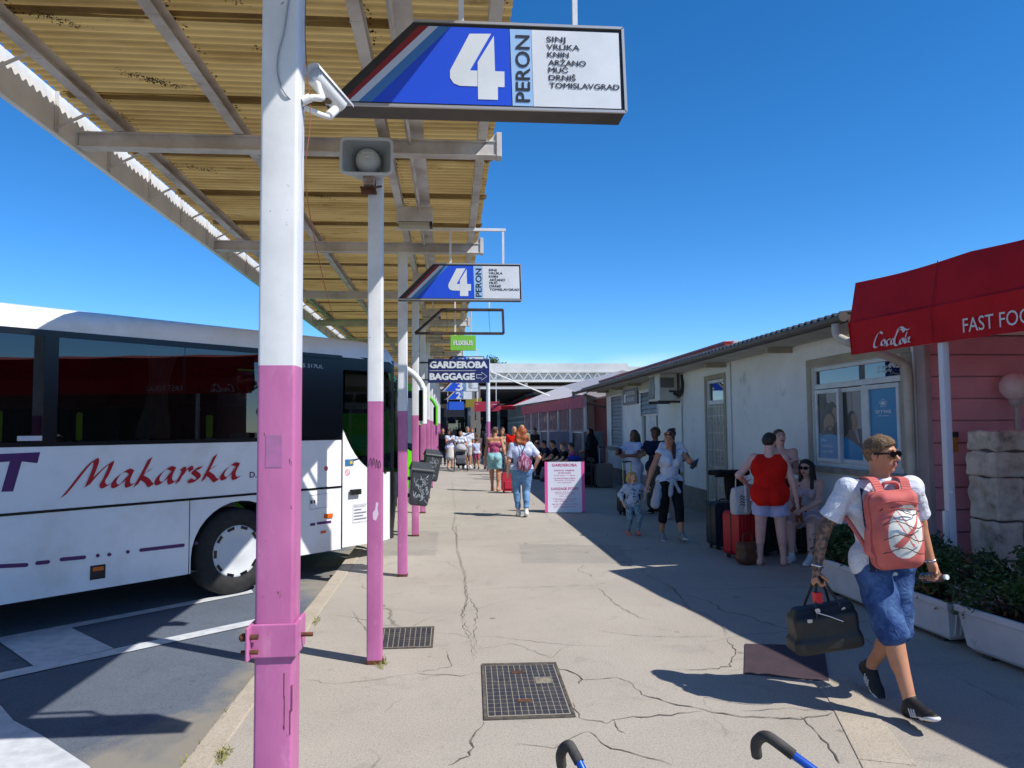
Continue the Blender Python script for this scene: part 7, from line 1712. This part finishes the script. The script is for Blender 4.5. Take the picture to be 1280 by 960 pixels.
person('person in a long black robe and headscarf standing beside red and grey suitcases', (4.15, 21.6), 75, 1.66, dict(head=(10,-8), HL=(-.1,.14,.6), HR=(.1,.14,.58)),
    dict(skin='tan', fem=True, wear=[('top', C_BLACK, dict(i=.03, sl=1.7, lo=-.1)), ('prims', C_BLACK, dict(name='robe', noise=(.01,16,3)), lambda L: [caps(L['hip']+V3(0,0,.3), V3(0,0,.10), .17, .24)]), ('prims', C_BLACK, dict(name='headscarf', noise=(.006,20,5)), lambda L: [ell(L['hp_'](0,-.06,.12), V3(.42,.46,.45)*L['hh'], L['RH'], [(L['hc']+L['fh']*.02, L['fh']-L['uh']*.15)]), caps(L['hp_'](0,-.12,-.3), L['nb']-V3(0,.04,.12), .10, .19)])]), vox=.010)

# ------------------------------------------------------------------ luggage
def suitcase(label, loc, rz, w_, d, h, col, handle=.0, group='suitcases on the platform', tilt=0.0, ribs=True, soft=False, col2=None):
    t = thing('suitcase', label, 'suitcase', (loc[0], loc[1], 0), R_(rz), group); t.rotation_euler = (R_(tilt), 0, R_(rz))
    m = mat('case_'+col, col, .45 if not soft else .85, col2=col2, vs=8); z0 = .05
    mb = MB(); mb.rbox((-w_/2,-d/2,z0),(w_/2,d/2,z0+h), min(.06,d*.3), None, 5, axis=1); b = mb.build('shell', m, t, bevel=.02, seg=3)
    if ribs:
        mb = MB(); n = 5
        for k in range(n):
            x = -w_/2+.07+(w_-.14)*k/(n-1)
            for s in (-1,1): mb.box((x-.012,s*d/2-(.006 if s > 0 else .007),z0+.07),(x+.012,s*d/2+(.007 if s > 0 else .006),z0+h-.07))
        mb.build('ribs', m, b, bevel=.004)
    else:
        mb = MB(); mb.box((-w_/2+.05,-d/2-.025,z0+.06),(w_/2-.05,-d/2+.006,z0+h*.55)); mb.build('pocket', m, b, bevel=.02)
    mb = MB(); mb.rbox((-w_/2-.004,-.008,z0-.004),(w_/2+.004,.008,z0+h+.004), min(.06,d*.3), None, 5, axis=1); mb.build('zip', BLACK, b)
    if handle:
        mb = MB()
        for s in (-1,1): mb.box((s*w_*.22-.009,.03,z0+h-.01),(s*w_*.22+.009,.048,z0+h+handle))
        mb.build('telescopic_handle', CHROME, t)
        mb = MB(); mb.box((-w_*.25,.022,z0+h+handle),(w_*.25,.056,z0+h+handle+.028)); mb.build('handle_grip', BLACK, t, bevel=.008)
    mb = MB(); mb.tube(cat_rom([(-.07,-.0,z0+h),(-.06,0,z0+h+.03),(.06,0,z0+h+.03),(.07,0,z0+h)],4),.010,6); mb.build('carry_handle', BLACK, t)
    for sx_ in (-1,1):
        for sy in (-1,1):
            mb = MB(); x, y = sx_*(w_/2-.05), sy*(d/2-.04); mb.cyl((x-.012,y,.026),(x+.012,y,.026),.025,n=14); mb.box((x-.016,y-.016,.03),(x+.016,y+.016,.056)); mb.build('wheel', BLACK, t)
    return t
suitcase('large dark navy ribbed suitcase standing by the barred door', (3.83, 10.15), 8, .42, .27, .60, '1d2536', handle=.34)
suitcase('red suitcase beside the person in the red top', (3.78, 9.42), 28, .40, .26, .56, 'c01822', handle=.0)
suitcase('black suitcase standing under the window behind the group', (4.50, 10.35), 60, .38, .25, .52, '17181b')
suitcase('small black suitcase behind the seated young woman', (4.80, 9.72), 48, .42, .30, .46, '141417', ribs=False, soft=True)
suitcase('dark green suitcase standing in front of the folded-arms woman', (4.20, 9.62), 30, .36, .24, .48, '1b2524')
suitcase('small red soft suitcase pulled by the woman in the floral top', (1.50, 19.35), 5, .33, .22, .48, 'b01f38', handle=.44, ribs=False, soft=True)
suitcase('large dark red suitcase with a blue bag on top by the person in the robe', (3.52, 20.9), 20, .46, .30, .66, '8f1a2a')
suitcase('grey hard suitcase with raised handle beside the station building corner', (4.30, 20.6), 5, .46, .30, .62, '6d6866', handle=.45)
suitcase('black suitcase with raised handle by the people at the counter', (3.45, 14.2), 15, .38, .25, .46, '191a1e', handle=.50)
suitcase('dark suitcase at the feet of the red-robed group near the bench', (3.92, 20.95), 10, .42, .28, .58, '22191c')
t = thing('blue_bag', 'folded blue bag lying on the dark red suitcase', 'bag', (3.52, 20.9, .74)); sdf_obj('body', [ell(V3(0,0,.07), V3(.22,.14,.08))], .014, [cloth('cobalt_bag','2d43a0')], t, noise=(.01,25,2))
t = thing('tote_bag', 'white printed tote bag hanging on the red suitcase beside the red-topped person', 'bag', (3.72, 9.28, .58), R_(15))
sdf_obj('body', [bx(V3(0,0,.17), V3(.13,.06,.18), .04)], .010, [C_OFF], t, noise=(.007,26,2))
mb = MB(); F = facing_cam((-.06,-.074,.10))
for k in range(4): ribbon(mb, cat_rom([(.0,.02+.035*k),(.03,.035+.035*k),(.06,.015+.035*k),(.09,.03+.035*k)],4), .010, F)
mb.build('print', BLACK, t)
mb = MB(); mb.tube(cat_rom([(-.07,0,.33),(-.05,0,.48),(.05,0,.48),(.07,0,.33)],5),.008,6); mb.build('handle', C_OFF, t)
t = thing('rod', 'white trolley rod standing up from the red suitcase', 'rod', (3.77, 9.22, .60)); mb = MB(); mb.rbox((-.011,-.011,0),(.011,.011,.44),.004); mb.box((-.02,-.016,.44),(.02,.016,.47)); mb.build('bar', SWHITE, t)
t = thing('leather_bag', 'brown leather bag on the ground between the red suitcase and the lilac shorts', 'bag', (3.68, 8.98, 0), R_(20))
sdf_obj('body', [bx(V3(0,0,.14), V3(.15,.09,.13), .06), ell(V3(0,0,.08), V3(.17,.11,.08))], .010, [mat('brown_leather','6a3f24',.5,col2='54301b',vs=14)], t, sm=.03, noise=(.006,24,3))
mb = MB(); mb.tube(cat_rom([(-.08,0,.24),(-.06,0,.36),(.06,0,.36),(.08,0,.24)],5),.009,6); mb.build('handle', mat('brown_leather','6a3f24',.5), t)
mb = MB(); mb.box((.03,-.105,.15),(.06,-.098,.19)); mb.build('buckle', SILV, t)
t = thing('laptop_bag', 'flat black bag resting on the raised handle of the navy suitcase', 'bag', (3.90, 10.12, 1.02), R_(10))
sdf_obj('body', [bx(V3(0,0,.035), V3(.25,.16,.035), .03), bx(V3(.10,.0,-.16), V3(.14,.10,.19), .06)], .010, [C_BLACK], t, noise=(.006,22,3))
t = thing('doll', 'small brown soft toy in the lap of the seated young woman', 'soft toy', si['wloc'](V3(.01,.36,.66)))
sdf_obj('body', [ell(V3(0,0,0), V3(.055,.045,.07)), ell(V3(0,0,.10), V3(.045,.045,.045)), caps(V3(.04,0,.03), V3(.09,-.02,-.03), .02, .018), caps(V3(-.04,0,.03), V3(-.09,-.02,-.02), .02, .018), caps(V3(.02,0,-.05), V3(.035,-.03,-.15), .024, .02), caps(V3(-.02,0,-.05), V3(-.03,-.03,-.15), .024, .02), ell(V3(.035,0,.14), V3(.018,.012,.018)), ell(V3(-.035,0,.14), V3(.018,.012,.018))], .008, [mat('toy_brown','7a4a30',.9)], t)
# phone in a hand at the counter
t = thing('phone', 'small dark phone held by the person at the counter', 'phone', (3.44, 14.80, 1.20), R_(30)); mb = MB(); mb.mat(0).rbox((-.037,-.004,-.07),(.037,.004,.07),.008,None,3,1); mb.mat(1).box((-.033,-.0055,-.063),(.033,-.0042,.063)); mb.build('case', [BLACK, SHADES], t)

# pushchair far along the platform
def wheel_at(name, c, r, par, wd=.03):
    mb = MB(); c = Vector(c); mb.lathe([(r*.62,-wd/2),(r*.95,-wd/2),(r,-wd/4),(r,wd/4),(r*.95,wd/2),(r*.62,wd/2)], place((0,1,0),(0,0,1),(1,0,0),c), 24); w1 = mb.build(name, RUBBER, par)
    mb = MB(); mb.cyl(c-Vector((wd*.3,0,0)), c+Vector((wd*.3,0,0)), r*.6, n=16); mb.build('hub', GREYMETAL, w1)
t = thing('pushchair', 'grey pushchair with pale hood facing the camera far along the platform', 'pushchair', (0.40, 29.3, 0), 0)
PCF = cloth('pushchair_grey','55565c'); mb = MB(); mb.tube([(-.25,-.35,.12),(-.25,.1,.55),(-.24,.42,1.0)],.016,8); mb.tube([(.25,-.35,.12),(.25,.1,.55),(.24,.42,1.0)],.016,8); mb.tube([(-.25,.35,.14),(-.24,.05,.5)],.016,8); mb.tube([(.25,.35,.14),(.24,.05,.5)],.016,8); mb.tube([(-.24,.42,1.0),(.24,.42,1.0)],.02,8); mb.build('frame', DARK, t)
sdf_obj('seat', [bx(V3(0,.0,.52), V3(.21,.22,.10), .06), bx(V3(0,.18,.75), V3(.20,.06,.25), .05), bx(V3(0,-.22,.42), V3(.18,.05,.13), .04)], .016, [PCF], t, sm=.04)
sdf_obj('hood', [ell(V3(0,.10,.86), V3(.24,.26,.22), None, [(V3(0,0,.80), V3(0,-.3,-1))])], .016, [cloth('hood_pale','a9a9ac')], t)
mb = MB(); mb.box((-.2,-.15,.22),(.2,.25,.36)); mb.build('basket', C_BLACK, t, bevel=.03)
for x, y in ((-.26,-.35),(.26,-.35),(-.26,.35),(.26,.35)): wheel_at('wheel', (x,y,.12), .12, t)

# umbrella stroller whose two hooked handles poke into the bottom of the picture
t = thing('umbrella_stroller', 'blue folding stroller near the camera, only its two dark hooked handles in view', 'stroller', (0.62, 1.15, 0), 0)
BLT = mat('blue_tube','1f52b0',.3,.3); GRIP = mat('foam_grip','2b2a2a',.8,col2='4a4742',vs=30)
def at(x, y, k): return Vector(tuple(_C+_ray(x, y)*k))
ends = []
for px, k in ((((702,957),(701,944),(705,935),(712,932),(718,942),(724,953),(775,1060)), 1.42), (((946,944),(945,930),(951,922),(960,921),(975,931),(992,944),(1110,1030)), 1.36)):
    o_ = -Vector(t.location); P = [at(x, y, k-.012*i) for i, (x, y) in enumerate(px)]; P[-1] = at(*px[-1], k-.16)
    mb = MB(); mb.tube([Vector(p)+o_ for p in cat_rom(P[:6], 6)], .0100, 12); mb.build('hook_handle', GRIP, t)
    mb = MB(); mb.tube([P[5]+o_-(P[6]-P[5])*.05, P[6]+o_, P[6]+Vector((.12,-.12,-.45))+o_, Vector((P[6].x+.1, P[6].y-.45, .14))+o_], .0076, 10); mb.build('tube', BLT, t)
mb = MB(); mb.tube([Vector((.50,1.02,.50))-Vector(t.location), Vector((1.0,.65,.14))-Vector(t.location)], .010, 8); mb.tube([Vector((.98,1.0,.60))-Vector(t.location), Vector((.52,.67,.14))-Vector(t.location)], .010, 8); mb.build('cross_brace', BLT, t)
sdf_obj('seat', [bx(V3(.12,-.32,.42), V3(.17,.14,.02), .015), bx(V3(.12,-.20,.60), V3(.16,.02,.18), .015)], .02, [C_NAVY], t, sm=.03)
for x, y in ((-.10,-.50),(.38,-.50),(-.10,.10),(.38,.10)): wheel_at('wheel', (x,y,.07), .07, t)

# ------------------------------------------------------------------ luggage store board on the pavement
t = thing('folding_board', 'white and pink folding board advertising luggage storage, standing on the platform', 'sandwich board', (2.30, 14.85, 0), R_(-8))
ABW = mat('board_white','d6d9e6',.5); ABP = mat('board_pink','d9579c',.5); ABT = mat('board_print','c23a78',.6)
lean = R_(9); Hh = 1.02; Wb = .74
Ma = Matrix.Translation((0,-.18,0)) @ Matrix.Rotation(-lean,4,'X')
mb = MB(); mb.box((-Wb/2,-.012,.01),(Wb/2,.012,Hh),Ma); fp = mb.build('front_panel', ABW, t)
for s in (-1,1):
    mb = MB(); mb.box((s*Wb/2-.03,-.016,.01),(s*Wb/2+.03,.016,Hh+.004),Ma); mb.build('pink_edge', ABP, fp)
mb = MB(); mb.box((-Wb/2,-.012,.01),(Wb/2,.012,Hh), Matrix.Translation((0,.18,0)) @ Matrix.Rotation(lean,4,'X')); mb.build('rear_panel', mat('board_back','4a423e',.8), t)
mb = MB(); F = Ma @ facing_cam((0,-.0145,0))
L = [('GARDEROBA',.93,.50,.052,.03),('RADNO VRIJEME',.835,.40,.026,.01),('SVAKI DAN',.785,.25,.026,.01),('0-24 sata / 7 dana',.735,.42,.024,.0),('GARDEROBA',.675,.44,.024,.0),('dnevno 15 kuna',.635,.40,.024,.0),('po komadu',.595,.27,.022,.0),
     ('LUGGAGE STORE',.46,.54,.046,.03),('open 24 hours',.405,.40,.022,.0),('every day of the week',.370,.38,.022,.0),('also small',.325,.22,.022,.0),('1-4 hours 10 kuna',.265,.46,.026,.005),('per luggage item',.225,.40,.024,.0),('up to 24 hours 15 kn',.165,.50,.026,.005),('per luggage item',.115,.44,.024,.0)]
for s, z, wd, cap, bo in L: mb.text(s, F, -wd/2, z, width=wd, cap=cap, bold=bo)
mb.build('lettering', ABT, fp)

# ------------------------------------------------------------------ stone pillar at the right edge
STONE = mat('rough_limestone', 'd3c3b2', 0.9, col2='ab9a8a', vs=6, bump=.6, bs=22, dirt='6f625a', dlo=.60, dhi=.74, ds=6)
t = thing('stone_pillar', 'rough pale stone block pillar at the right edge by the globe lamp', 'pillar', (5.45, 6.85, 0)); rnd = random.Random(9); z = 0
for k, h in enumerate((.40,.38,.42,.25,.20)):
    ww = .27+rnd.uniform(-.012,.012); cut = rnd.uniform(-.10,.10)
    for a, b in (((-ww, cut-.008), (cut+.008, ww)) if h > .3 else ((-ww, ww),)):
        sdf_obj('block', [bx(V3((a+b)/2, rnd.uniform(-.01,.01), z+h/2), V3((b-a)/2, .20, h/2-.007), .022)], .011, [STONE], t, noise=(.009, 26, k*7+int(a*50)+90), relax=0)
    z += h
mb = MB(); mb.box((-.24,-.17,0),(.24,.17,1.63)); mb.build('mortar', mat('dark_mortar','5e544b',.95), t)
